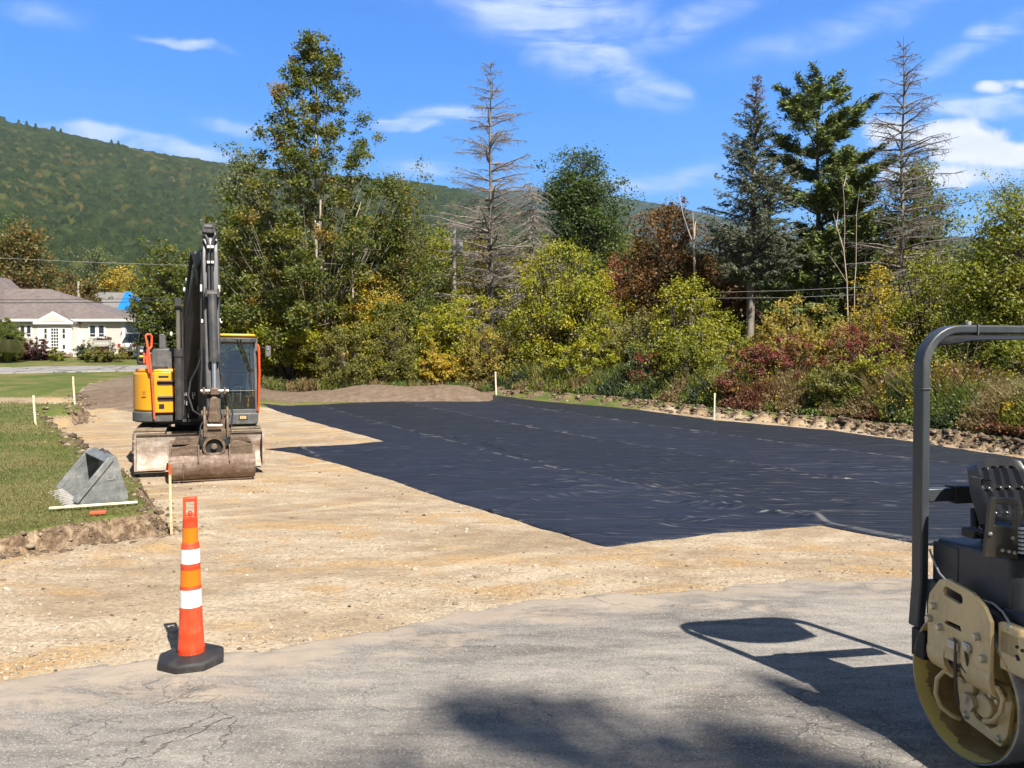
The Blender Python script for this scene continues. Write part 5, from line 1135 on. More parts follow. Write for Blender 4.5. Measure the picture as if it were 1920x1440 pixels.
    i_ = [(-2.92, zb+.69), (-3.05, zb+.68), (-3.24, zb+.62), (-3.43, zb+.51), (-3.55, zb+.45), (-3.62, zb+.40), (-3.635, zb+.28), (-3.60, zb+.16), (-3.50, zb+.07), (-3.30, zb+.03), (-2.95, .055)]
    mb = MB(); mb.prism(o_+i_, A.x, B.x, 'yz'); bk = mb.build('bucket', RUST, t, smooth=True)
    m2 = MB(); m2.prism(o_, A.x-.03, A.x, 'yz'); m2.prism(o_, B.x, B.x+.03, 'yz'); m2.each('side_plate', RUST, bk, bevel=.006)
    m2 = MB(); p = P(331, 852, -3.62)
    m2.prism([(A.x+.02, zb+.47), (B.x-.02, zb+.47), (B.x-.02, zb+.66), (B.x-.32, zb+.74), (c.x+.30, zb+.72), (c.x+.22, zb+.50), (c.x-.22, zb+.50), (c.x-.30, zb+.72), (A.x+.25, zb+.66), (A.x+.02, zb+.62)], -3.60, -3.54, 'xz'); m2.build('mounting_plate', BROWN, bk, bevel=.008)
    m2 = MB(); m2.prism([(A.x+.02, zb+.66), (B.x-.02, zb+.68), (B.x-.10, zb+.80), (A.x+.10, zb+.80)], -3.35, -3.0, 'xz'); m2.build('top_beam', BROWN, bk, bevel=.01)
    m2 = MB()
    for xx in (c.x-.27, c.x+.27): m2.bar((xx, -3.63, zb+.68), (xx, -3.70, zb+.36), .025, .03)
    m2.bar((A.x+.04, -3.45, zb+.01), (B.x-.02, -3.45, zb+.01), .16, .03); m2.bar((A.x+.22, -3.69, zb+.08), (A.x+.22, -3.69, zb+.36), .012, .012); m2.each('wear_strip', BROWN, bk)
    # hydraulic block under the boom
    mb = MB(); rg_ = random.Random(3)
    for k in range(9):
        xx = 340 + k*4; mb.tube([P(xx, 735+rg_.uniform(-6, 6), -1.0), P(xx+1, 760, -1.08), P(xx-1, 790, -1.0)], .014+.006*rg_.random(), 6)
    p, q = P(338, 745, -.85), P(376, 792, -.85); obox(mb, p, q, -.5); mb.build('swing_hoses', BLK, t)
    mb = MB()
    for (x_, y_) in ((345, 742), (349, 742), (361, 742), (365, 742), (345, 758), (350, 760), (362, 748), (341, 778), (353, 783), (371, 770)): p = P(x_, y_, -1.12); mb.cyl(p, p+Vector((0, 0, .09)), .014, 7)
    mb.each('hose_fitting', STL, t)
    mb = MB(); mb.tube([P(322, 670, -.6), P(316, 685, -.7), P(316, 697, -.7)], .02, 7); mb.tube([P(328, 660, -.6), P(321, 680, -.7), P(321, 697, -.7)], .02, 7); mb.each('coolant_pipe', ARMG, t, smooth=True)
excavator()

# ================================================================== tandem roller
def roller():
    ox, oy = 2.69, 3.82; rz = math.asin(.174); oz = gz(ox, oy) + .02
    t = thing('tandem_roller', 'small ride on roller with yellow drum bracket, black slotted seat and dark roll bar', 'road roller', (ox, oy, oz), rz)
    f = Frame((ox, oy, oz), rz); X = f.x; Yp = f.y
    CREAM = paint('roller_yellow', (.84, .62, .30), .42, .40, (.40, .30, .18), sc=6, chips=.6); GY = paint('roller_dark_grey', (.040, .046, .055), .42, .38, (.13, .12, .11), sc=4); RP = paint('roll_bar_grey', (.048, .056, .064), .38, .35, (.15, .15, .14), sc=3)
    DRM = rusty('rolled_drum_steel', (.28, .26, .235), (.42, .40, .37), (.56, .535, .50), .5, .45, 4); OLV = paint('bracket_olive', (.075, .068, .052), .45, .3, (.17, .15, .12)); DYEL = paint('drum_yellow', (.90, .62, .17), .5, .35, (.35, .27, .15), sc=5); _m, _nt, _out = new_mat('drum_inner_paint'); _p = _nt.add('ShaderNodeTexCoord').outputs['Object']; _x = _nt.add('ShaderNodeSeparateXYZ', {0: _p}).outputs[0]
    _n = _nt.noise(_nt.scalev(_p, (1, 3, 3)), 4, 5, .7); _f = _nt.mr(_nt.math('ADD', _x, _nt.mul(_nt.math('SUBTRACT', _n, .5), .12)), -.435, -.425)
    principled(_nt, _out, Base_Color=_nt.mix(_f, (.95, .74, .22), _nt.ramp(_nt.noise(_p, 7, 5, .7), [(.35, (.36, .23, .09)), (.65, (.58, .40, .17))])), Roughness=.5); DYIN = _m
    GAL = flat('bolt_zinc', (.62, .56, .42), .35, .7)
    SEAT = flat('glossy_black_vinyl', (.014, .014, .016), .22, 0, .6); LEV = flat('pale_grey_lever', (.42, .42, .40), .4)
    for (yy, vis) in ((0, True), (-1.62, False)):
        mb = MB(); r = .35; xe = .5; mb.lathe([(r-.004, -xe), (r, -xe+.006), (r, xe-.006), (r-.004, xe), (r-.012, xe), (r-.012, -xe)], 96, (0, yy, r), (1, 0, 0), True); d = mb.build('drum', DRM, t, smooth=True)
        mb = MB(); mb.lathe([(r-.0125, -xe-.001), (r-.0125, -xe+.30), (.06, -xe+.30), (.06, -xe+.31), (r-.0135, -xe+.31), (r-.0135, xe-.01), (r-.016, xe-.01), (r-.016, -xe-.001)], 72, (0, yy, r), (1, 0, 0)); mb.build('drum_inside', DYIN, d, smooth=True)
        mb = MB(); mb.lathe([(.0, -xe+.24), (.20, -xe+.24), (.22, -xe+.26), (.22, -xe+.30)], 48, (0, yy, r), (1, 0, 0)); mb.build('drum_web', DYEL, d, smooth=True)
        pass
        # yoke bracket: flat top, bent lip going into the drum
        def plate(mb, poly, x0, x1): mb.prism(poly, x0, x1, 'yz')
        s0 = -.535
        mb = MB()
        out_ = [(-.215, .50), (-.215, .74), (-.175, .80), (-.10, .845), (.06, .866), (.115, .85), (.185, .76), (.195, .70), (.195, .50)]
        hole = [(-.035, .47), (-.035, .64), (-.025, .66), (.06, .66), (.075, .645), (.075, .47)]
        slot = [(-.04, .778), (-.04, .80), (-.03, .814), (.07, .827), (.085, .815), (.085, .795), (.075, .78), (-.02, .765)]
        import bmesh
        def holed(name, outer, holes, x0, x1, mat, par, bv=.004):
            bm_ = bmesh.new(); es = []
            for lp in [outer]+holes:
                vs = [bm_.verts.new((x0, yy+a, b)) for a, b in lp]; es += [bm_.edges.new((vs[i], vs[(i+1) % len(vs)])) for i in range(len(vs))]
            bmesh.ops.triangle_fill(bm_, use_beauty=True, edges=es); ge = bmesh.ops.extrude_face_region(bm_, geom=bm_.faces[:])
            bmesh.ops.translate(bm_, vec=(x1-x0, 0, 0), verts=[v for v in ge['geom'] if isinstance(v, bmesh.types.BMVert)]); bmesh.ops.recalc_face_normals(bm_, faces=bm_.faces)
            me = bpy.data.meshes.new(name); bm_.to_mesh(me); bm_.free(); me.materials.append(mat); o = bpy.data.objects.new(name, me); COL.objects.link(o); o.parent = par
            if bv: md = o.modifiers.new('bevel', 'BEVEL'); md.width = bv; md.segments = 2; md.limit_method = 'ANGLE'; md.angle_limit = R(50)
            return o
        br = holed('yoke_bracket', out_, [hole, slot], s0, s0+.022, CREAM, t)
        mb = MB()
        for (ya, yb_) in ((-.215, -.037), (.077, .195)):
            pr_ = [(s0, .501), (s0-.004, .47), (s0+.004, .43), (s0+.03, .395), (s0+.07, .37), (s0+.11, .36), (s0+.11, .382), (s0+.075, .392), (s0+.045, .412), (s0+.028, .44), (s0+.022, .47), (s0+.022, .501)]
            mb.prism(pr_, yy+ya, yy+yb_, 'xz')
        mb.build('bracket_lip', CREAM, br, smooth=True)
        ip = [(-.235, .37), (-.21, .20), (-.17, .13), (.05, .155), (.085, .19), (.11, .37), (.09, .43), (-.20, .43)]
        ih = [(-.16, .35), (-.15, .22), (-.11, .19), (-.02, .20), (.0, .23), (.0, .35)]
        im = holed('motor_mount', ip, [ih], s0+.10, s0+.125, CREAM, br)
        b_ = MB()
        for (a, b) in ((.150, .705), (.178, .633), (.105, .612), (-.135, .646), (-.085, .575), (-.175, .557)): b_.lathe([(0, -.022), (.014, -.020), (.019, -.010), (.020, -.002), (.026, -.002), (.026, .004)], 10, (s0, yy+a, b), (1, 0, 0))
        b_.each('bolt', GAL, br, smooth=True)
        b_ = MB()
        for (a, b) in ((-.16, .34), (.06, .36), (-.17, .17), (.04, .19), (-.12, .355)): b_.lathe([(0, -.02), (.012, -.018), (.016, -.008), (.022, -.002), (.022, .004)], 8, (s0+.10, yy+a, b), (1, 0, 0))
        b_.cyl((s0+.06, yy-.005, .275), (s0+.12, yy-.005, .275), .045, 6); b_.each('hub_bolt', GAL, im)
        b_ = MB(); b_.cyl((s0+.125, yy-.07, .28), (s0+.24, yy-.07, .28), .085, 18); b_.cyl((s0+.09, yy-.07, .28), (s0+.13, yy-.07, .28), .055, 14); b_.build('vibration_motor', CREAM, im, bevel=.008)
        if vis:
            b_ = MB(); Q = lambda a, b, c=-.60: X(a, b, c)
            b_.tube([Q(1788, 1268, -.48), Q(1770, 1258, -.50), Q(1757, 1272, -.52), Q(1754, 1300, -.52), Q(1764, 1325, -.50), Q(1785, 1342, -.46), Q(1800, 1348, -.42)], .011, 8)
            b_.tube([Q(1845, 1276, -.49), Q(1870, 1290, -.50), Q(1881, 1310, -.50), Q(1877, 1335, -.48), Q(1862, 1352, -.46), Q(1845, 1352, -.44)], .012, 8)
            b_.each('hydraulic_hose', CREAM, im, smooth=True)
            b_ = MB(); b_.tube([Q(1786, 1184, -.50), Q(1792, 1205, -.55), Q(1791, 1240, -.55), Q(1793, 1290, -.52), Q(1797, 1320, -.50)], .0075, 7); b_.tube([Q(1812, 1190, -.50), Q(1811, 1225, -.55), Q(1815, 1250, -.53), Q(1830, 1268, -.5)], .0075, 7)
            b_.tube([Q(1790, 1258, -.53), Q(1800, 1246, -.54), Q(1813, 1262, -.53)], .007, 6); b_.each('control_cable', OLV, br, smooth=True)
            b_ = MB(); p, q = Q(1778, 1196, -.54), Q(1798, 1222, -.54); b_.box(-.55, -.542, min(p.y, q.y), max(p.y, q.y), q.z, p.z); p, q = Q(1806, 1202, -.54), Q(1820, 1226, -.54); b_.box(-.55, -.542, min(p.y, q.y), max(p.y, q.y), q.z, p.z)
            b_.cyl(X(1795, 1190, -.5), X(1812, 1184, -.5), .012, 10); b_.build('hose_guide', STL, br, bevel=.003)
            b_ = MB(); b_.box(s0+.03, s0+.05, yy-.10, yy+.12, .44, .70); b_.build('dark_liner', BLK, br)
    # frame rails and body
    mb = MB(); mb.box(-.50, -.46, -1.75, -.225, .53, .72); mb.box(-.50, -.44, -.345, -.215, .60, .745); mb.box(.46, .50, -1.75, .15, .50, .74); mb.box(-.44, .44, -1.45, -.42, .30, .60); mb.box(-.50, -.47, -1.20, -.42, .25, .54)
    fr = mb.build('frame', CREAM, t, bevel=.012); mb = MB()
    for (a, b) in ((1907, 1213), (1907, 1231), (1909, 1236), (1917, 1220)): p = X(a, b, -.502); mb.cyl(p-Vector((.003, 0, 0)), p+Vector((.02, 0, 0)), .008, 8)
    mb.each('frame_hole', BLK, fr)
    mb = MB(); p0 = X(1755, 1025, -.42); mb.prism([(p0.y, .78), (p0.y, 1.02), (-.18, 1.03), (-.20, 1.02), (-.20, .775), (-.10, .76), (.05, .745)], -.42, .42, 'yz'); tk = mb.build('water_tank', GY, t, bevel=.018, seg=3)
    mb = MB(); mb.box(-.425, -.405, .12, .30, .62, 1.0); mb.prism([(.30, .60), (.30, .80), (.1, .80), (-.25, .74), (-.33, .64), (-.30, .62), (-.16, .70), (.05, .735), (.2, .70), (.26, .60)], -.46, -.40, 'yz'); mb.build('fender', GY, t, bevel=.006)
    mb = MB(); mb.box(-.43, .43, -.38, -.17, .60, .79); mb.box(-.43, .43, -.62, -.2, .565, .60); mb.build('operator_floor', GY, t, bevel=.01)
    mb = MB(); mb.prism([(-.62, .60), (-.62, 1.02), (-.70, 1.08), (-1.65, 1.00), (-1.85, .86), (-1.85, .60)], -.38, .38, 'yz'); hood = mb.build('engine_hood', GY, t, bevel=.03)
    m2 = MB(); m2.tube([(0, -.66, 1.05), (0, -.56, 1.30)], .03, 8); m2.lathe([(.165, -.012), (.185, -.012), (.185, .012), (.165, .012)], 24, (0, -.55, 1.32), (0, .35, 1), True); m2.bar((-.17, -.55, 1.32), (.17, -.55, 1.32), .02, .03); m2.build('steering_wheel', BLK, hood, smooth=True)
    # roll bar
    w2, d2 = .080, .046; rr_ = .20; zt = 2.115; hl = .47; cxs = []
    for s_ in (-1, 1):
        pass
    path = [(-hl, .53), (-hl, .78), (-hl-.006, .9), (-hl-.006, zt-rr_)]
    for k in range(1, 9): a = math.pi/2*k/8; path.append((-hl-.006+rr_-math.cos(a)*rr_, zt-rr_+math.sin(a)*rr_))
    path = path + [(-x, z) for x, z in reversed(path)]
    V = []; F = []; n = len(path)
    for i, (x, z) in enumerate(path):
        a = Vector(path[max(i-1, 0)]); b = Vector(path[min(i+1, n-1)]); d = (b-a).normalized(); nn = Vector((-d.y, d.x))
        dy_ = .33 + .03*max(0, .85-z)*3
        for (i_, j_) in ((-1, -1), (1, -1), (1, 1), (-1, 1)): V.append((x + nn.x*d2/2*i_*1.0, dy_ + w2/2*j_, z + nn.y*d2/2*i_))
    F.append((0, 1, 2, 3)); F.append(tuple((n-1)*4+k for k in (3, 2, 1, 0)))
    for i in range(n-1):
        for k in range(4): F.append((i*4+k, i*4+4+k, i*4+4+(k+1) % 4, i*4+(k+1) % 4))
    mb = MB(); mb.add(V, F); rp = mb.build('roll_bar', RP, t, bevel=.010, seg=3)
    mb = MB(); mb.box(-.182, -.178, .283, .377, zt-.030, zt+.028); mb.box(-hl-.036, -hl+.022, .282, .378, 1.80, 1.803); mb.each('weld_seam', flat('weld_grey', (.16, .17, .18), .4), rp)
    mb = MB(); mb.cyl((-.20, .33, zt+.02), (-.20, .33, zt+.045), .012, 8); mb.build('lift_bolt', STL, rp)
    # sun shade sheet hung from the bar
    sv = []; sf = []; ncx, ncy = 22, 7
    for i in range(ncx+1):
        u = i/ncx; x = -.42 + u*.84 ; wd_ = .42*(1-(abs(u-.62)/.62)**2.2)**.6 if abs(u-.62) < .62 else 0
        for j in range(ncy+1):
            v = j/ncy; sv.append((x, .33 - v*wd_, zt-.027 - .035*math.sin(v*1.4) - (.10*(abs(x)-.34)/.30 if abs(x) > .34 else 0)))
    for i in range(ncx):
        for j in range(ncy): a = i*(ncy+1)+j; sf.append((a, a+1, a+ncy+2, a+ncy+1))
    mb = MB(); mb.add(sv, sf); sh = mb.build('sun_shade', BLK, rp, fix=False); md = sh.modifiers.new('thickness', 'SOLIDIFY'); md.thickness = .006
    # cross member to the seat
    a = X(1750, 933, -.44); mb = MB(); mb.box(-.46, -.30, .29, .35, 1.205, 1.275); mb.box(-.31, .42, .285, .355, 1.20, 1.28); mb.build('seat_support', RP, t, bevel=.006)
    mb = MB(); mb.box(-.31, -.20, .275, .36, 1.195, 1.285); mb.build('rubber_block', BLK, t, bevel=.004)
    # seat, facing forward (towards -y)
    cx = -.165; st = None
    SV = []; SF = []; nu, nv = 24, 22
    for j in range(nv+1):
        v = j/nv; z = 1.155 + v*.275; wdt = .215 - .045*max(0, v-.55)/.45 - .02*(1-v); yb0 = .06 + v*.10
        for i in range(nu+1):
            u = -1 + 2*i/nu; ed = abs(u)**4; y = yb0 - .055*ed - .045*max(0, abs(u)-.75)*2 + .02*max(0, v-.85)*4
            inr = abs(u) < .60 and .12 < v < .86 and not (.46 < v < .54)
            if inr: ph = math.sin((u+.6)/1.2*math.pi*2*4.0); y += .016 if ph > -.25 else -.004
            SV.append((cx + u*wdt, y, z + .02*(1-u*u)*v - .03*ed*(v > .8)))
    for j in range(nv):
        for i in range(nu): a = j*(nu+1)+i; SF.append((a, a+1, a+nu+2, a+nu+1))
    mb = MB(); mb.add(SV, SF); sb = mb.build('seat_back', SEAT, t, smooth=True, fix=False); md = sb.modifiers.new('thickness', 'SOLIDIFY'); md.thickness = .05; md.offset = -1; md2 = sb.modifiers.new('round', 'BEVEL'); md2.width = .012; md2.segments = 3; md2.limit_method = 'ANGLE'
    sub = sb.modifiers.new('soft', 'SUBSURF'); sub.levels = 2; sub.render_levels = 2
    mb = MB(); mb.box(cx-.21, cx+.21, -.34, .08, 1.10, 1.19); sc_ = mb.build('seat_cushion', SEAT, t, bevel=.045, seg=4); mb = MB(); mb.box(cx-.17, cx+.17, -.26, .08, 1.03, 1.10); mb.tube([(cx-.2, .08, 1.08), (cx-.17, .12, 1.2)], .02, 8); mb.build('seat_slide', BLK, t, bevel=.01)
    # console bracket in front of the seat on its left
    pts_o = [(1847, 1045), (1852, 1000), (1858, 940), (1862, 932), (1905, 935), (1914, 942), (1916, 950), (1912, 1000), (1909, 1048)]; pts_i = [(1865, 985), (1870, 945), (1908, 948), (1905, 985), (1900, 989), (1868, 984)]
    yl = -.22; po = [f.y(a, b, yl) for a, b in pts_o]; pi_ = [f.y(a, b, yl) for a, b in pts_i]
    import bmesh
    bm_ = bmesh.new(); es = []
    for lp in (po, pi_):
        vs = [bm_.verts.new((p.x, yl, p.z)) for p in lp]; es += [bm_.edges.new((vs[i], vs[(i+1) % len(vs)])) for i in range(len(vs))]
    bmesh.ops.triangle_fill(bm_, use_beauty=True, edges=es); ge = bmesh.ops.extrude_face_region(bm_, geom=bm_.faces[:]); bmesh.ops.translate(bm_, vec=(0, .022, 0), verts=[v for v in ge['geom'] if isinstance(v, bmesh.types.BMVert)]); bmesh.ops.recalc_face_normals(bm_, faces=bm_.faces)
    me = bpy.data.meshes.new('control_bracket'); bm_.to_mesh(me); bm_.free(); me.materials.append(OLV); cbk = bpy.data.objects.new('control_bracket', me); COL.objects.link(cbk); cbk.parent = t; md = cbk.modifiers.new('b', 'BEVEL'); md.width = .005; md.segments = 2; md.limit_method = 'ANGLE'
    mb = MB()
    for (a, b) in ((1857, 1001), (1899, 1009), (1880, 1032), (1892, 1034), (1902, 1036)): p = f.y(a, b, yl-.005); mb.ball((p.x, p.y, p.z), .010)
    mb.each('bracket_bolt', STL, cbk, smooth=True)
    mb = MB(); p, q = f.y(1826, 995, -.12), f.y(1850, 1010, -.12); obox(mb, p, q, -.04); mb.cyl(f.y(1836, 998, -.13), f.y(1843, 1002, -.13), .012, 10); mb.build('switch_box', BLK, t, bevel=.006)
    mb = MB(); mb.tube([X(1743, 1030, -.45), X(1748, 1045, -.45), X(1762, 1075, -.47), X(1782, 1098, -.49), X(1808, 1115, -.49), X(1835, 1123, -.47), X(1862, 1132, -.46), X(1880, 1147, -.46), X(1893, 1168, -.47), X(1897, 1180, -.48)], .0055, 8); mb.build('cable', LEV, t, smooth=True)
    mb = MB(); mb.ball((X(1893, 1177, -.49)), .016); mb.build('cable_pivot', GAL, t, smooth=True)
    mb = MB(); p = X(1733, 1200, -.46); mb.box(-.50, -.42, p.y-.05, p.y+.05, p.z-.09, p.z+.06); mb.build('scraper_mount', BLK, t, bevel=.008)
    for k in range(7): pass
    mb = MB()
    for k in range(7): p = f.y(1916, 990+k*7.5, -.30); mb.box(p.x-.02, p.x+.30, -.32, -.30, p.z-.004, p.z+.004)
    mb.build('grille', LEV, t)
roller()

# ================================================================== channelizer cone
def cone():
    x, y = hit(359, 1249); z = gz(x, y) + .022; s = 1.0
    t = thing('channelizer_cone', 'tall slim orange traffic cone with white bands and loop handle on black rubber base', 'traffic cone', (x, y, z), R(20))
    dpx = FPX/y; H = (1240-934)/dpx*1.0
    mb = MB(); oc = [(math.cos(R(45*k+22.5+(0 if k % 2 else 0)))*.212, math.sin(R(45*k+22.5))*.212) for k in range(8)]
    n = 8; V = [(a, b, 0) for a, b in oc] + [(a, b, .045) for a, b in oc] + [(a*.93, b*.93, .062) for a, b in oc] + [(a*.52, b*.52, .075) for a, b in oc]
    F = [tuple(reversed(range(8))), tuple(24+k for k in range(8))]
    for r in range(3):
        for k in range(8): F.append((r*8+k, r*8+(k+1) % 8, (r+1)*8+(k+1) % 8, (r+1)*8+k))
    mb.add(V, F); mb.build('base', paint('base_rubber', (.022, .022, .023), .6, .35, (.10, .09, .08)), t, bevel=.006)
    OR = paint('cone_orange', (.84, .065, .018), .42, .32, (.60, .20, .10), sc=7); zpx = lambda p: (1243-p)/dpx
    ro = [(1243, 51), (1238, 50), (1222, 48), (1219, 50), (1212, 46), (1190, 44), (1188, 44.5), (1186, 43), (1146, 40), (1144, 41), (1140, 38.5), (1106, 37.5), (1104, 38.5), (1100, 36), (1065, 34), (1062, 36), (1058, 34), (1031, 33), (1028, 33), (1026, 31), (1021, 31), (1019, 27.5), (979, 26), (977, 27)]
    prof = [(r_/2/dpx*1.0, zpx(p)+.02) for p, r_ in ro]
    mb = MB(); mb.lathe(prof, 32); body = mb.build('tube', OR, t, smooth=True)
    m2 = MB(); 
    for k in range(20): a = 2*math.pi*k/20; m2.bar((math.cos(a)*.082, math.sin(a)*.082, .05), (math.cos(a)*.076, math.sin(a)*.076, .10), .008, .01)
    m2.build('rib', OR, body)
    for (a, b, ra, rb, mt, nm) in ((1140, 1107, 39.2, 38.2, WHT, 'white_band'), (1058, 1031, 35, 33.8, WHT, 'white_band'), (1100, 1070, 36.6, 35.2, None, 'orange_band'), (1019, 991, 28.2, 27.2, None, 'orange_band')):
        if mt is None: mt = flat('reflective_orange', (.98, .20, .008), .35)
        elif mt is WHT: mt = paint('reflective_white', (.88, .88, .86), .4, .35, (.55, .50, .45), sc=9, chips=.4)
        m2 = MB(); m2.lathe([(ra/2/dpx, zpx(a)+.02), (rb/2/dpx, zpx(b)+.02)], 32); m2.build(nm, mt, body, smooth=True)
    # handle loop: flat frame
    z0, z1 = zpx(979)+.02, zpx(934)+.02; wd = 25/dpx/2; m2 = MB()
    m2.M = Matrix.Rotation(R(-20)-math.atan2(x, y)*-1*-1, 4, 'Z')
    m2.box(-wd, -wd+.018, -.022, .022, z0-.01, z1-.015); m2.box(wd-.018, wd, -.022, .022, z0-.01, z1-.015); m2.box(-wd, wd, -.022, .022, z1-.03, z1-.002); m2.box(-wd+.01, wd-.01, -.024, .024, z0-.01, z0+.035); m2.cyl((0, -.026, z0+.045), (0, .026, z0+.045), .016, 12); m2.box(-.02, -.006, -.026, .026, z0, z0+.03); m2.box(.006, .02, -.026, .026, z0, z0+.03)
    m2.build('handle', OR, t, bevel=.006)
cone()

# ================================================================== spare bucket, board, stakes
def spare_bucket():
    bx, by = hit(150, 946, .2); t0 = .0
    hz_ = lambda px, py: Vector((*hit(px, py, 0, lambda a, b: ground_z(a, b)), 0))
    A = hz_(137, 951); B = hz_(243, 943); Cc = hz_(104, 921)          # near front tip / near heel / far front tip
    o = (A+B)/2; z = gz(o.x, o.y) + .015
    wv_ = (Cc-A).normalized(); ex = Vector((wv_.y, -wv_.x, 0)); rz = math.atan2(ex.y, ex.x); t = thing('spare_bucket', 'grey toothed excavator bucket lying on the lawn with a dark open mouth', 'bucket', (A.x, A.y, z), rz)
    fr = Frame((A.x, A.y, z), rz); L = (B-A).length; Wd = .97*(Cc-A).length; tp = fr.y(216, 884, 0); Ht = .90*tp.z; kx = tp.x/L
    sc = FPX/A.y; TOOTH = flat('worn_tooth', (.40, .385, .36), .6, .2)
    G1 = rusty('grey_bucket_steel', (.115, .125, .13), (.21, .22, .22), (.36, .36, .345), .55, .25, 3)
    sc = FPX/A.y; Ht = .60
    # side outline in (x,z): sole, heel, back, top hinge, mouth edge ; depth along +y
    side = [(0.02, 0), (L*.93, 0), (L, .03), (L*.97, Ht*.25), (L*.87, Ht*.60), (L*(kx+.05), Ht*.93), (L*kx, Ht), (L*(kx-.10), Ht*.93), (0.08, .07)]
    mb = MB(); mb.prism(side, 0, .022, 'xz'); b1 = mb.build('side_plate', G1, t, bevel=.004)
    mb = MB(); mb.prism(side, Wd-.022, Wd, 'xz'); mb.build('side_plate', G1, t, bevel=.004)
    shell = [(0.02, 0), (L*.93, 0), (L, .03), (L*.97, Ht*.25), (L*.87, Ht*.60), (L*(kx+.05), Ht*.93), (L*kx, Ht), (L*(kx-.02), Ht-.015), (L*(kx+.02), Ht*.9), (L*.84, Ht*.57), (L*.94, Ht*.24), (L*.965, .045), (L*.92, .022), (0.02, .022)]
    mb = MB(); mb.prism(shell, .022, Wd-.022, 'xz'); mb.build('shell', G1, t)
    for y0 in (-.028, Wd-.03):
        m2 = MB(); d = Vector((L*.64-.10, 0, Ht*.95-.10)).normalized(); p0 = Vector((.02, y0+.03, .045)); p1 = Vector((L*(kx-.07), y0+.03, Ht*.95)); m2.bar(p0, p1, .075, .05, (0, 1, 0)); m2.build('side_cutter', G1, t, bevel=.008)
    m2 = MB(); m2.bar((L*(kx-.09), 0, Ht*.92), (L*(kx-.09), Wd, Ht*.92), .13, .025, (-.6, 0, 1)); m2.build('top_plate', G1, t, bevel=.006)
    m2 = MB()
    for yy in (Wd*.38, Wd*.60): m2.prism([(L*(kx-.02), Ht*.9), (L*(kx-.05), Ht+.01), (L*(kx+.02), Ht+.03), (L*(kx+.12), Ht*.93), (L*(kx+.13), Ht*.72)], yy, yy+.03, 'xz')
    m2.cyl((L*(kx+.02), Wd*.36, Ht-.01), (L*(kx+.02), Wd*.63, Ht-.01), .025, 12); m2.build('hinge_ear', paint('dark_hinge', (.05, .05, .05), .5, .4), t)
    m2 = MB(); m2.prism([(-.01, .0), (.10, 0), (.10, .03), (.02, .025)], .0, Wd, 'xz'); m2.build('cutting_edge', STL, t)
    n = 9
    for k in range(n):
        yy = .03 + k*(Wd-.06)/(n-1); m2 = MB(); w_ = .026
        m2.add([(.08, yy-w_, -.005), (.08, yy+w_, -.005), (.08, yy+w_, .05), (.08, yy-w_, .05), (-.10, yy-w_*.45, .0), (-.10, yy+w_*.45, .0), (-.10, yy+w_*.45, .012), (-.10, yy-w_*.45, .012)], [(0, 1, 2, 3), (4, 7, 6, 5), (0, 4, 5, 1), (1, 5, 6, 2), (2, 6, 7, 3), (3, 7, 4, 0)]); m2.build('tooth', TOOTH, t, bevel=.004)
    # raised weld letters on the near side
    cu = bpy.data.curves.new('weld', 'FONT'); cu.body = 'CAT'; cu.size = .085; cu.extrude = .004; ob = bpy.data.objects.new('tmp', cu); COL.objects.link(ob); dg = bpy.context.evaluated_depsgraph_get(); me = bpy.data.meshes.new_from_object(ob.evaluated_get(dg)); bpy.data.objects.remove(ob)
    me.materials.clear(); me.materials.append(flat('weld_light', (.36, .38, .38), .5, .3)); w_ = bpy.data.objects.new('weld_letters', me); COL.objects.link(w_); w_.parent = t; w_.location = (L*.60, -.003, Ht*.48); w_.rotation_euler = (math.pi/2, 0, 0)
spare_bucket()
WOOD = rusty('raw_lath', (.50, .36, .19), (.66, .50, .29), (.78, .62, .40), .8, 0, 5)
PINE = rusty('pale_lath', (.60, .50, .34), (.74, .64, .47), (.85, .77, .60), .8, 0, 5)
def gpt(px, py): x, y = hit(px, py, 0, lambda a, b: ground_z(a, b)); return Vector((x, y, gz(x, y)))
a = gpt(92, 960); b = gpt(258, 948); mb = MB(); L = (b-a).length; mb.box(0, L, -.03, .03, 0, .022); o = mb.build('wood_lath', PINE, bevel=.002); o.location = (a.x, a.y, max(a.z, b.z)+.035); o.rotation_euler = (0, 0, math.atan2(b.y-a.y, b.x-a.x)); tag(o, 'long flat pine lath lying on the grass in front of the spare bucket', 'board')
a = gpt(184, 967); mb = MB(); mb.box(-.085, .085, -.035, .035, 0, .035); o = mb.build('marker_block', flat('marker_red', (.85, .13, .06), .6), bevel=.006); o.location = (a.x, a.y, a.z+.02); o.rotation_euler = (0, 0, .3); tag(o, 'small orange red block lying on the grass in front of the lath', 'marker')
def stake(px, ytop, ybot, mat, label, w_=.036, Y=None, lean=0.0):
    p = gpt(px[1], ybot); Y = p.y; z1 = CAMZ + (690-ytop)*Y/FPX; H = z1-p.z
    t = thing('survey_stake', label, 'stake', (p.x, p.y, p.z), .25, 'wooden survey stakes')
    mb = MB(); dx = (px[0]-px[1])/FPX*Y; mb.bar((0, 0, -.25), (dx, 0, H*.86), w_, .018, (0, 1, 0)); mb.build('shaft', mat, t)
    mb = MB(); mb.bar((dx*.86, 0, H*.86), (dx, 0, H), w_+.002, .020, (0, 1, 0)); mb.build('painted_tip', ORG if mat is WOOD else PINE, t)
stake((64, 68), 741, 797, PINE, 'pale wooden stake at the broken lawn edge, leftmost of all the stakes', .05)
stake((138, 141), 706, 758, PINE, 'pale wooden stake on the lawn to the left of the excavator', .055)
stake((320, 322.5), 872, 1002, WOOD, 'thin orange tipped stake standing in front of the excavator bucket', .027)
stake((929, 931), 697, 741, PINE, 'pale pinkish stake at the far corner of the black sheet', .075)
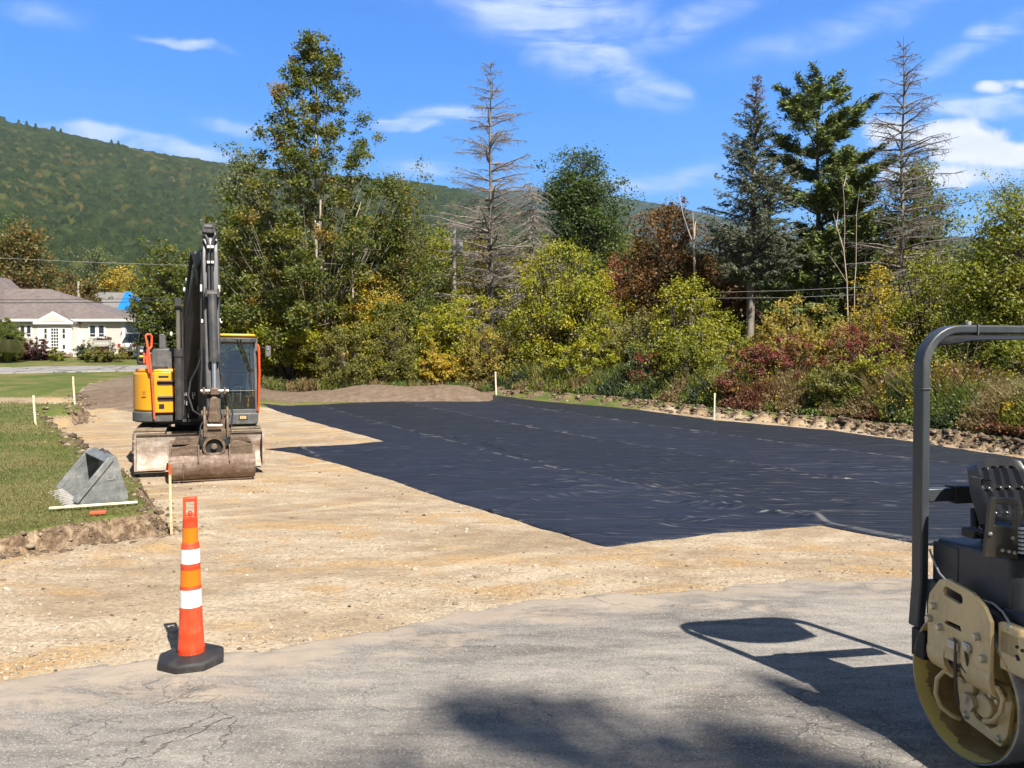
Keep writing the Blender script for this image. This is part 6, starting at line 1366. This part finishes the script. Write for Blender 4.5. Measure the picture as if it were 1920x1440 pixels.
stake((1340, 1339), 737, 787, PINE, 'pale stake at the foot of the right cut bank', .055)

# ================================================================== house group on the left
SID = None
def siding(name, col):
    m, nt, out = new_mat(name); p = nt.add('ShaderNodeTexCoord').outputs['Object']; z = nt.add('ShaderNodeSeparateXYZ', {0: p}).outputs[2]
    w_ = nt.math('FRACT', nt.mul(z, 7.5)); ln_ = nt.mr(w_, .0, .12, .62, 1.0)
    principled(nt, out, Base_Color=nt.mix(1.0, nt.mix(nt.noise(p, 2, 3), col, tuple(x*.93 for x in col)), ln_, 'MULTIPLY'), Roughness=.75, Normal=nt.bump(w_, .4, .012)); return m
def shingles(name, c1, c2):
    m, nt, out = new_mat(name); p = nt.add('ShaderNodeTexCoord').outputs['Object']; v = nt.add('ShaderNodeSeparateColor', {0: nt.voro(nt.scalev(p, (3.2, 3, 6)), 1.2, out='Color')}).outputs[0]
    n = nt.noise(p, 1.1, 5, .6); principled(nt, out, Base_Color=nt.mix(nt.math('ADD', nt.mul(v, .5), nt.mul(n, .5)), c1, c2), Roughness=.92, Normal=nt.bump(v, .4, .02)); return m
SIDM = siding('beige_siding', (.72, .645, .575)); ROOF = shingles('brown_grey_shingles', (.11, .088, .084), (.22, .18, .17)); TRIM = flat('white_trim', (.82, .80, .77), .55); DARKG = flat('dark_window', (.035, .045, .055), .12, 0, .7)
GROOF = shingles('grey_shingles', (.15, .145, .14), (.24, .23, .22)); RROOF = shingles('red_brown_shingles', (.22, .10, .075), (.34, .17, .13))
def hip(mb, x0, x1, y0, y1, z, h, inset_l, inset_r, ov=.35):
    x0 -= ov; x1 += ov; y0 -= ov; y1 += ov; ym = (y0+y1)/2
    V = [(x0, y0, z), (x1, y0, z), (x1, y1, z), (x0, y1, z), (x0+inset_l, ym, z+h), (x1-inset_r, ym, z+h)]
    mb.add(V, [(0, 1, 5, 4), (1, 2, 5), (2, 3, 4, 5), (3, 0, 4), (3, 2, 1, 0)])
def house():
    Y0 = 62; pr = at(236, 660, Y0); xr = pr.x; z0 = pr.z; t = thing('house', 'beige single storey house with a brown shingle hip roof and white gabled entry', 'house', (xr, Y0, z0-.05))
    k = Y0/FPX; zz = lambda py, Y=Y0: CAMZ + (690-py)*Y/FPX - z0 + .05; xx = lambda px, Y=Y0: (px-960)/FPX*Y - xr
    ev = zz(601); mb = MB(); mb.box(-15, 0, 0, 9, -.6, ev); mb.build('wall', SIDM, t)
    zr = CAMZ + (690-541)*(Y0+4.5)/FPX - z0
    mb = MB(); rl = xx(95, Y0+4.5); hip(mb, -15, 0, 0, 9, ev+.02, zr-ev-.02, .6, -rl+.35); mb.build('roof', ROOF, t)
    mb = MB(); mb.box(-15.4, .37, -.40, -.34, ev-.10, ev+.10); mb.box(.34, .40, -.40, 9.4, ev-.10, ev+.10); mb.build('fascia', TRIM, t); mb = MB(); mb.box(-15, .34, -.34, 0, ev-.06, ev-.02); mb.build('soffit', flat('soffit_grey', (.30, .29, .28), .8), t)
    mb = MB(); mb.box(xx(229), .02, -.03, .02, -.3, ev-.06); mb.box(-.01, .03, -.03, .12, -.3, ev-.06); mb.build('corner_board', TRIM, t)
    # entry porch
    a, b = xx(87), xx(150); zt = zz(607); apex = zz(588.5); cx = (a+b)/2
    mb = MB(); mb.box(a, b, -1.1, 0, -.4, zt); e = mb.build('entry', TRIM, t)
    m2 = MB(); m2.prism([(a-.15, zt), (b+.15, zt), (cx, apex)], -1.25, 3.0, 'xz'); m2.build('entry_roof', ROOF, e)
    m2 = MB(); m2.prism([(a-.22, zt-.12), (b+.22, zt-.12), (b+.22, zt+.06), (cx, apex+.10), (a-.22, zt+.06)], -1.32, -1.26, 'xz'); m2.build('gable_trim', TRIM, e)
    m2 = MB(); m2.prism([(a+.35, zt+.10), (b-.35, zt+.10), (cx, apex-.16)], -1.335, -1.30, 'xz'); m2.build('gable_siding', SIDM, e)
    m2 = MB()
    for (p0, p1, c_, r_) in ((112, 126, 3, 7),):
        for i in range(c_):
            for j in range(r_):
                x_ = xx(p0)+(i+.12)*(xx(p1)-xx(p0))/c_; w_ = (xx(p1)-xx(p0))/c_*.72; z_ = zz(655)+(j)*(zz(616)-zz(655))/r_; h_ = (zz(616)-zz(655))/r_*.72
                m2.box(x_, x_+w_, -1.115, -1.09, z_, z_+h_)
    for px_ in (100, 133.5):
        for j in range(4):
            if (j == 1 and px_ > 0): continue
            z_ = zz(655)+j*(zz(616)-zz(655))/4; m2.box(xx(px_), xx(px_+4), -1.115, -1.09, z_, z_+(zz(616)-zz(655))/4*.8)
    m2.build('door_panes', DARKG, e); m2 = MB(); m2.box(xx(109), xx(130), -1.108, -1.09, zz(660), zz(612)); m2.build('door', WHT, e)
    m2 = MB(); m2.box(xx(100), xx(152), -2.6, -1.1, -.35, -.12); m2.build('step', flat('brick_red_step', (.42, .27, .22), .9), e)
    for (p0, p1) in ((38, 62), (167, 200)):
        m2 = MB(); m2.box(xx(p0), xx(p1), -.045, 0, zz(634.5), zz(608)); w_ = m2.build('window', TRIM, t); m2 = MB(); q = (p1-p0)/33
        m2.box(xx(p0+3.5*q), xx(p0+13*q), -.06, -.03, zz(631), zz(611)); m2.box(xx(p0+20*q), xx(p0+29*q), -.06, -.03, zz(631), zz(611)); m2.build('window_pane', DARKG, w_)
        m2 = MB(); m2.box(xx(p0+3.5*q), xx(p0+13*q), -.067, -.05, zz(625.5), zz(626.5)); m2.box(xx(p0+20*q), xx(p0+29*q), -.067, -.05, zz(625.5), zz(626.5)); m2.build('window_sash', TRIM, w_)
    # left wing with the steep dark roof
    xw = xx(-1); mb = MB(); mb.box(-20, xw, -1.5, 7, -.6, zz(596)); mb.build('wing_wall', SIDM, t)
    mb = MB(); mb.prism([(xw-8, zz(600)), (xw+.6, zz(600)), (xw-3.6, zz(505))], -1.6, 7, 'xz'); mb.build('wing_roof', ROOF, t); mb = MB(); mb.prism([(xw+.75, zz(600)), (xw+.45, zz(600)), (xw-3.6, zz(509)), (xw-3.6, zz(502))], -1.75, -1.62, 'xz'); mb.box(xw, xw+.12, -1.62, -1.5, -.3, zz(600)); mb.build('wing_trim', TRIM, t)
house()
def far_house(name, label, px0, px1, yeave, yridge, ybase, Y, roof, wall, dep=8, inl=2.5, inr=2.5, trim=True):
    a = at(px0, ybase, Y); b = at(px1, ybase, Y); t = thing(name, label, 'house', (a.x, Y, a.z)); W = b.x-a.x; ev = CAMZ+(690-yeave)*Y/FPX-a.z; rg = CAMZ+(690-yridge)*(Y+dep/2)/FPX-a.z
    mb = MB(); mb.box(0, W, 0, dep, -3, ev); mb.build('wall', wall, t); mb = MB(); hip(mb, 0, W, 0, dep, ev+.02, rg-ev, inl, inr); mb.build('roof', roof, t)
    if trim: mb = MB(); mb.box(-.4, W+.4, -.42, -.36, ev-.12, ev+.1); mb.build('fascia', TRIM, t)
    mb = MB(); n = max(1, int(W/3.2))
    for i in range(n): x_ = (i+.5)*W/n; mb.box(x_-.45, x_+.45, -.03, .0, ev-1.9, ev-.6)
    mb.build('window', DARKG, t); return t, a, W, ev, rg
fh = far_house('house', 'white house with a grey roof partly under a blue tarp, behind the beige house', 112, 240, 596, 549, 640, 84, GROOF, siding('white_siding', (.74, .73, .70)), 9, 2.0, 2.2)
t, a, W, ev, rg = fh
mb = MB(); n = 12; x1 = W+.35; V = []; 
ym = 4.5; xa = x1-4.4-1.0
top0 = Vector((x1-2.2-.6, ym, rg+.05)); top1 = Vector((x1-2.2, ym, rg+.05)); bot0 = Vector((x1-1.75, -.2, ev+.15)); bot1 = Vector((x1-.1, -.30, ev+.12))
for j in range(9):
    for i in range(9):
        p = (bot0*(1-i/8)+bot1*(i/8))*(1-j/8) + (top0*(1-i/8)+top1*(i/8))*(j/8); V.append((p.x, p.y-.05, p.z+.07+.02*math.sin(i*2.3+j*1.7)))
F = [(j*9+i, j*9+i+1, j*9+i+10, j*9+i+9) for j in range(8) for i in range(8)]; nb = len(V)
V += [(bot1.x, bot1.y, bot1.z+.08), (x1+.02, 9.2, ev+.12), (top1.x+.02, ym, top1.z+.03)]; F.append((nb, nb+1, nb+2))
mb.add(V, F); tp = mb.build('blue_tarp', flat('tarp_blue', (.015, .22, .72), .45), fix=False); md = tp.modifiers.new('t', 'SOLIDIFY'); md.thickness = .02; tp.location = (a.x, 84, a.z); tag(tp, 'bright blue tarpaulin stretched over the corner of the grey roof', 'tarp')
far_house('house', 'low house with a reddish brown roof seen through the hedge behind the spruce trunk', 1352, 1440, 603, 560, 640, 52, RROOF, siding('tan_siding', (.35, .27, .2)), 9, 4.5, 2.4)
far_house('house', 'house with a pink brown roof glimpsed behind the biggest yellow green thicket', 1120, 1196, 582, 526, 640, 64, RROOF, siding('tan_siding_pale', (.4, .32, .25)), 9, 3.5, 1.5)
# garden plants by the house
broadleaf('arborvitae', 'pointed bright green arborvitae by the house at the left edge', 'shrub', 14, 596, 84, 57, 'cone', 'hedge', .06, 8.0, 301, base=.02, clump=.09, limbs=160, trunk=False)
broadleaf('barberry_bush', 'dark burgundy bush left of the house entry', 'shrub', 70, 633, 62, 57, 'round', 'burgundy', .08, 5.0, 302, base=.05, clump=.12, trunk=False)
broadleaf('barberry_bush', 'small burgundy bush under the right hand house window', 'shrub', 196, 628, 44, 60, 'round', 'burgundy', .07, 4.0, 303, base=.05, clump=.12, trunk=False)
broadleaf('juniper_bush', 'blue green rounded bush right of the entry steps', 'shrub', 162, 636, 32, 57.5, 'round', 'blue', .07, 5.0, 304, base=.05, clump=.12, trunk=False)
broadleaf('low_bush', 'low green and tan planting in front of the wooden sign', 'shrub', 195, 648, 84, 55.5, 'round', 'olive', .07, 4.0, 305, base=.05, clump=.14, trunk=False)
broadleaf('low_bush', 'small green bush beside the left of the entry steps', 'shrub', 108, 652, 30, 56, 'round', 'green', .07, 4.0, 306, base=.05, clump=.14, trunk=False)
broadleaf('low_bush', 'scruffy green bush at the right corner of the house', 'shrub', 234, 640, 20, 58, 'round', 'tan', .07, 3.0, 307, base=.05, clump=.14, trunk=False)
def ornamental():
    rng = np.random.default_rng(8); x, z = ground_pos(16, 54.5); n = 5200; a = rng.uniform(0, 6.28, n); r = rng.uniform(.1, 1, n)**.7; L = rng.uniform(1.2, 1.75, n)
    b = np.stack([np.cos(a)*.15, np.sin(a)*.15, 0*a], -1); m = np.stack([np.cos(a)*r*.65, np.sin(a)*r*.65, L*.95], -1); e = np.stack([np.cos(a)*r*1.25, np.sin(a)*r*1.25, L*(1-.55*r)], -1)
    d = np.stack([-np.sin(a), np.cos(a), 0*a], -1)*.018; V = np.stack([b-d, m-d, e, m+d], 1).reshape(-1, 3); C = pick([((.24, .26, .08), 4), ((.34, .31, .13), 3), ((.14, .18, .05), 3)], n, rng)
    o = np_mesh('ornamental_grass', V, np.arange(4*n).reshape(-1, 4), M_GRASS, attrs={'leaf': np.repeat(np.concatenate([C, np.ones((n, 1))], 1), 4, 0)}); o.location = (x, 54.5, z); tag(o, 'arching fountain grass clump at the left edge in front of the arborvitae', 'plant')
ornamental()
# wooden sign
p = at(191, 655, 56.5); zg = gz(p.x, p.y); t = thing('wooden_sign', 'low weathered wooden sign on two posts in front of the house planting', 'sign', (p.x, 56.5, zg)); s_ = 56.5/FPX
mb = MB(); mb.box(-17*s_, -14.5*s_, -.05, .05, 0, 1.55); mb.box(14.5*s_, 17*s_, -.05, .05, 0, 1.55); mb.each('post', flat('weathered_post', (.38, .35, .31), .85), t); mb = MB(); mb.box(-14.5*s_, 14.5*s_, -.03, .03, 1.05, 1.5); bd = mb.build('board', flat('weathered_board', (.45, .42, .38), .85), t)
mb = MB()
for k in range(8): mb.box(-12*s_+k*3*s_, -12*s_+k*3*s_+2*s_*(.6+.4*(k % 2)), -.036, -.03, 1.2, 1.34)
mb.each('lettering', flat('pale_letters', (.68, .66, .62), .7), bd)
# cars
def car(label, px, Y, rz, col, suv=False, group='white vehicles parked by the house'):
    x, z = ground_pos(px, Y); t = thing('parked_car', label, 'car', (x, Y, z+.05), rz, group); h = 1.72 if suv else 1.45; L = 4.6
    body = [(-2.3, .35), (2.3, .35), (2.32, .75), (2.15, .92), (1.2, 1.0), (-2.1, 1.02), (-2.3, .85)]; cab = [(-2.05 if suv else -1.7, 1.0), (1.15, .98), (.45, h), (-1.7 if suv else -.9, h)]
    mb = MB(); mb.prism(body, -.9, .9, 'yz' if False else 'xz'); mb.M = None; b_ = mb.build('body', col, t, bevel=.09, seg=3)
    mb = MB(); V = [(x_, s*(.84 if z_ < 1.1 else .68), z_) for s in (-1, 1) for x_, z_ in cab]; mb.add(V, [(0, 1, 2, 3), (7, 6, 5, 4), (0, 4, 5, 1), (1, 5, 6, 2), (2, 6, 7, 3), (3, 7, 4, 0)]); mb.build('glasshouse', DARKG, t, bevel=.04)
    mb = MB(); mb.box(cab[3][0]+.02, cab[2][0]-.05, -.66, .66, h-.03, h+.04)
    for s in (-1, 1):
        for (xa, xb) in ((cab[0], cab[3]), (cab[1], cab[2]), ((-.3, 1.0), (-.3, h))): mb.bar((xa[0], s*.83, xa[1]), (xb[0], s*.67, xb[1]), .06, .05)
    mb.build('roof', col, t)
    for sx in (-1.4, 1.4):
        for sy in (-.78, .78): mb = MB(); mb.cyl((sx, sy-.11, .33), (sx, sy+.11, .33), .33, 18); w_ = mb.build('wheel', BLK, t); mb = MB(); mb.cyl((sx, sy-.115, .33), (sx, sy+.115, .33), .19, 12); mb.build('rim', STL, w_)
    mb = MB(); mb.box(-2.335, -2.25, -.85, -.62, .72, .95); mb.box(-2.335, -2.25, .62, .85, .72, .95); mb.each('tail_light', flat('tail_red', (.5, .02, .02), .3), t)
    mb = MB(); mb.box(-2.34, -2.28, -.28, .28, .55, .70); mb.build('number_plate', DARKG if not suv else STL, t)
car('white sedan mostly hidden by the right corner of the house', 240, 66, R(80), WHT)
car('white van like car showing its rear directly behind the excavator cab corner and hood', 283, 60, R(70), WHT, True)
# ================================================================== poles and wires
PW = bark_mat('weathered_pole_wood', (.30, .27, .24), (.50, .46, .41), 3)
def pole(px, ytop, Y, label, trans=None, arm=False, r=.14, lean=0):
    x, z = ground_pos(px, Y); zt = CAMZ+(690-ytop)*Y/FPX; t = thing('utility_pole', label, 'utility pole', (x, Y, z)); mb = MB(); mb.tube([(0, 0, -.3), (lean, 0, zt-z)], [r, r*.75], 10); mb.build('shaft', PW, t, smooth=True)
    if trans: mb = MB(); zz = CAMZ+(690-trans[1])*Y/FPX-z; xx = (trans[0]-px)/FPX*Y; mb.lathe([(0, -.50), (.24, -.50), (.26, -.42), (.26, .36), (.27, .37), (.27, .42), (.14, .50), (0, .52)], 16, (xx, -.05, zz)); tr = mb.build('transformer', flat('transformer_grey', (.55, .56, .57), .5), t, smooth=True); mb = MB(); mb.cyl((xx-.08, -.05, zz+.48), (xx-.08, -.05, zz+.75), .04, 8); mb.bar((0, 0, zz+.1), (xx, 0, zz+.1), .08, .06); mb.build('bushing', flat('bushing_brown', (.4, .35, .3), .4), tr)
    if arm: mb = MB(); zz = zt-z-.35; mb.bar((-.9, 0, zz), (.9, 0, zz), .09, .11); mb.build('crossarm', PW, t)
pole(852, 418, 61, 'grey utility pole with a pale transformer, left of the left dead spruce', (862, 463), True, .19)
pole(1477, 497, 47, 'plain grey pole top showing beside the spruce trunk', None, False, .13)
pole(1618, 456, 46, 'pale utility pole with a transformer near the right dead spruce', (1610, 490), False, .14)
pole(149, 528, 84, 'short pale pole end poking up behind the house roof', None, False, .16)
WM = flat('cable_grey', (.30, .30, .29), .5); WB = flat('cable_black', (.04, .04, .04), .5)
def wire(label, pts, mat, r):
    P3 = [at(a, b, Y) for a, b, Y in pts]; out_ = []
    for i in range(len(P3)-1):
        for k in range(12): f_ = k/12; p = P3[i]*(1-f_)+P3[i+1]*f_; p.z -= .0*f_; out_.append(p)
    out_.append(P3[-1]); mb = MB(); o = out_[0]; mb.tube([p-o for p in out_], r, 5); w_ = mb.build('overhead_wire', mat, fix=False); w_.location = o; tag(w_, label, 'wire', 'overhead wires')
wire('single pale overhead wire crossing above the house in front of the hill', [(-400, 462, 50), (0, 484, 52), (150, 491, 53), (330, 497, 55), (480, 500, 57), (852, 440, 61)], WM, .013)
wire('upper of the two dark wires passing across the house roof', [(-400, 556, 52), (0, 562, 53), (200, 561, 54), (380, 557, 55), (852, 528, 61)], WB, .020)
wire('lower of the two dark wires passing across the house roof', [(-400, 562, 52), (0, 568, 53), (200, 567, 54), (380, 563, 55), (852, 536, 61)], WB, .028)
wire('upper of the two wires passing in front of the spruce trunk', [(852, 534, 58), (1200, 556, 46), (1346, 548, 38.2), (1477, 545, 38), (1618, 538, 40), (2000, 530, 44)], WM, .008)
wire('lower of the two wires passing in front of the spruce trunk', [(852, 548, 58), (1200, 566, 46), (1346, 559, 38.2), (1477, 558, 38), (1618, 552, 40), (2000, 544, 44)], WM, .008)
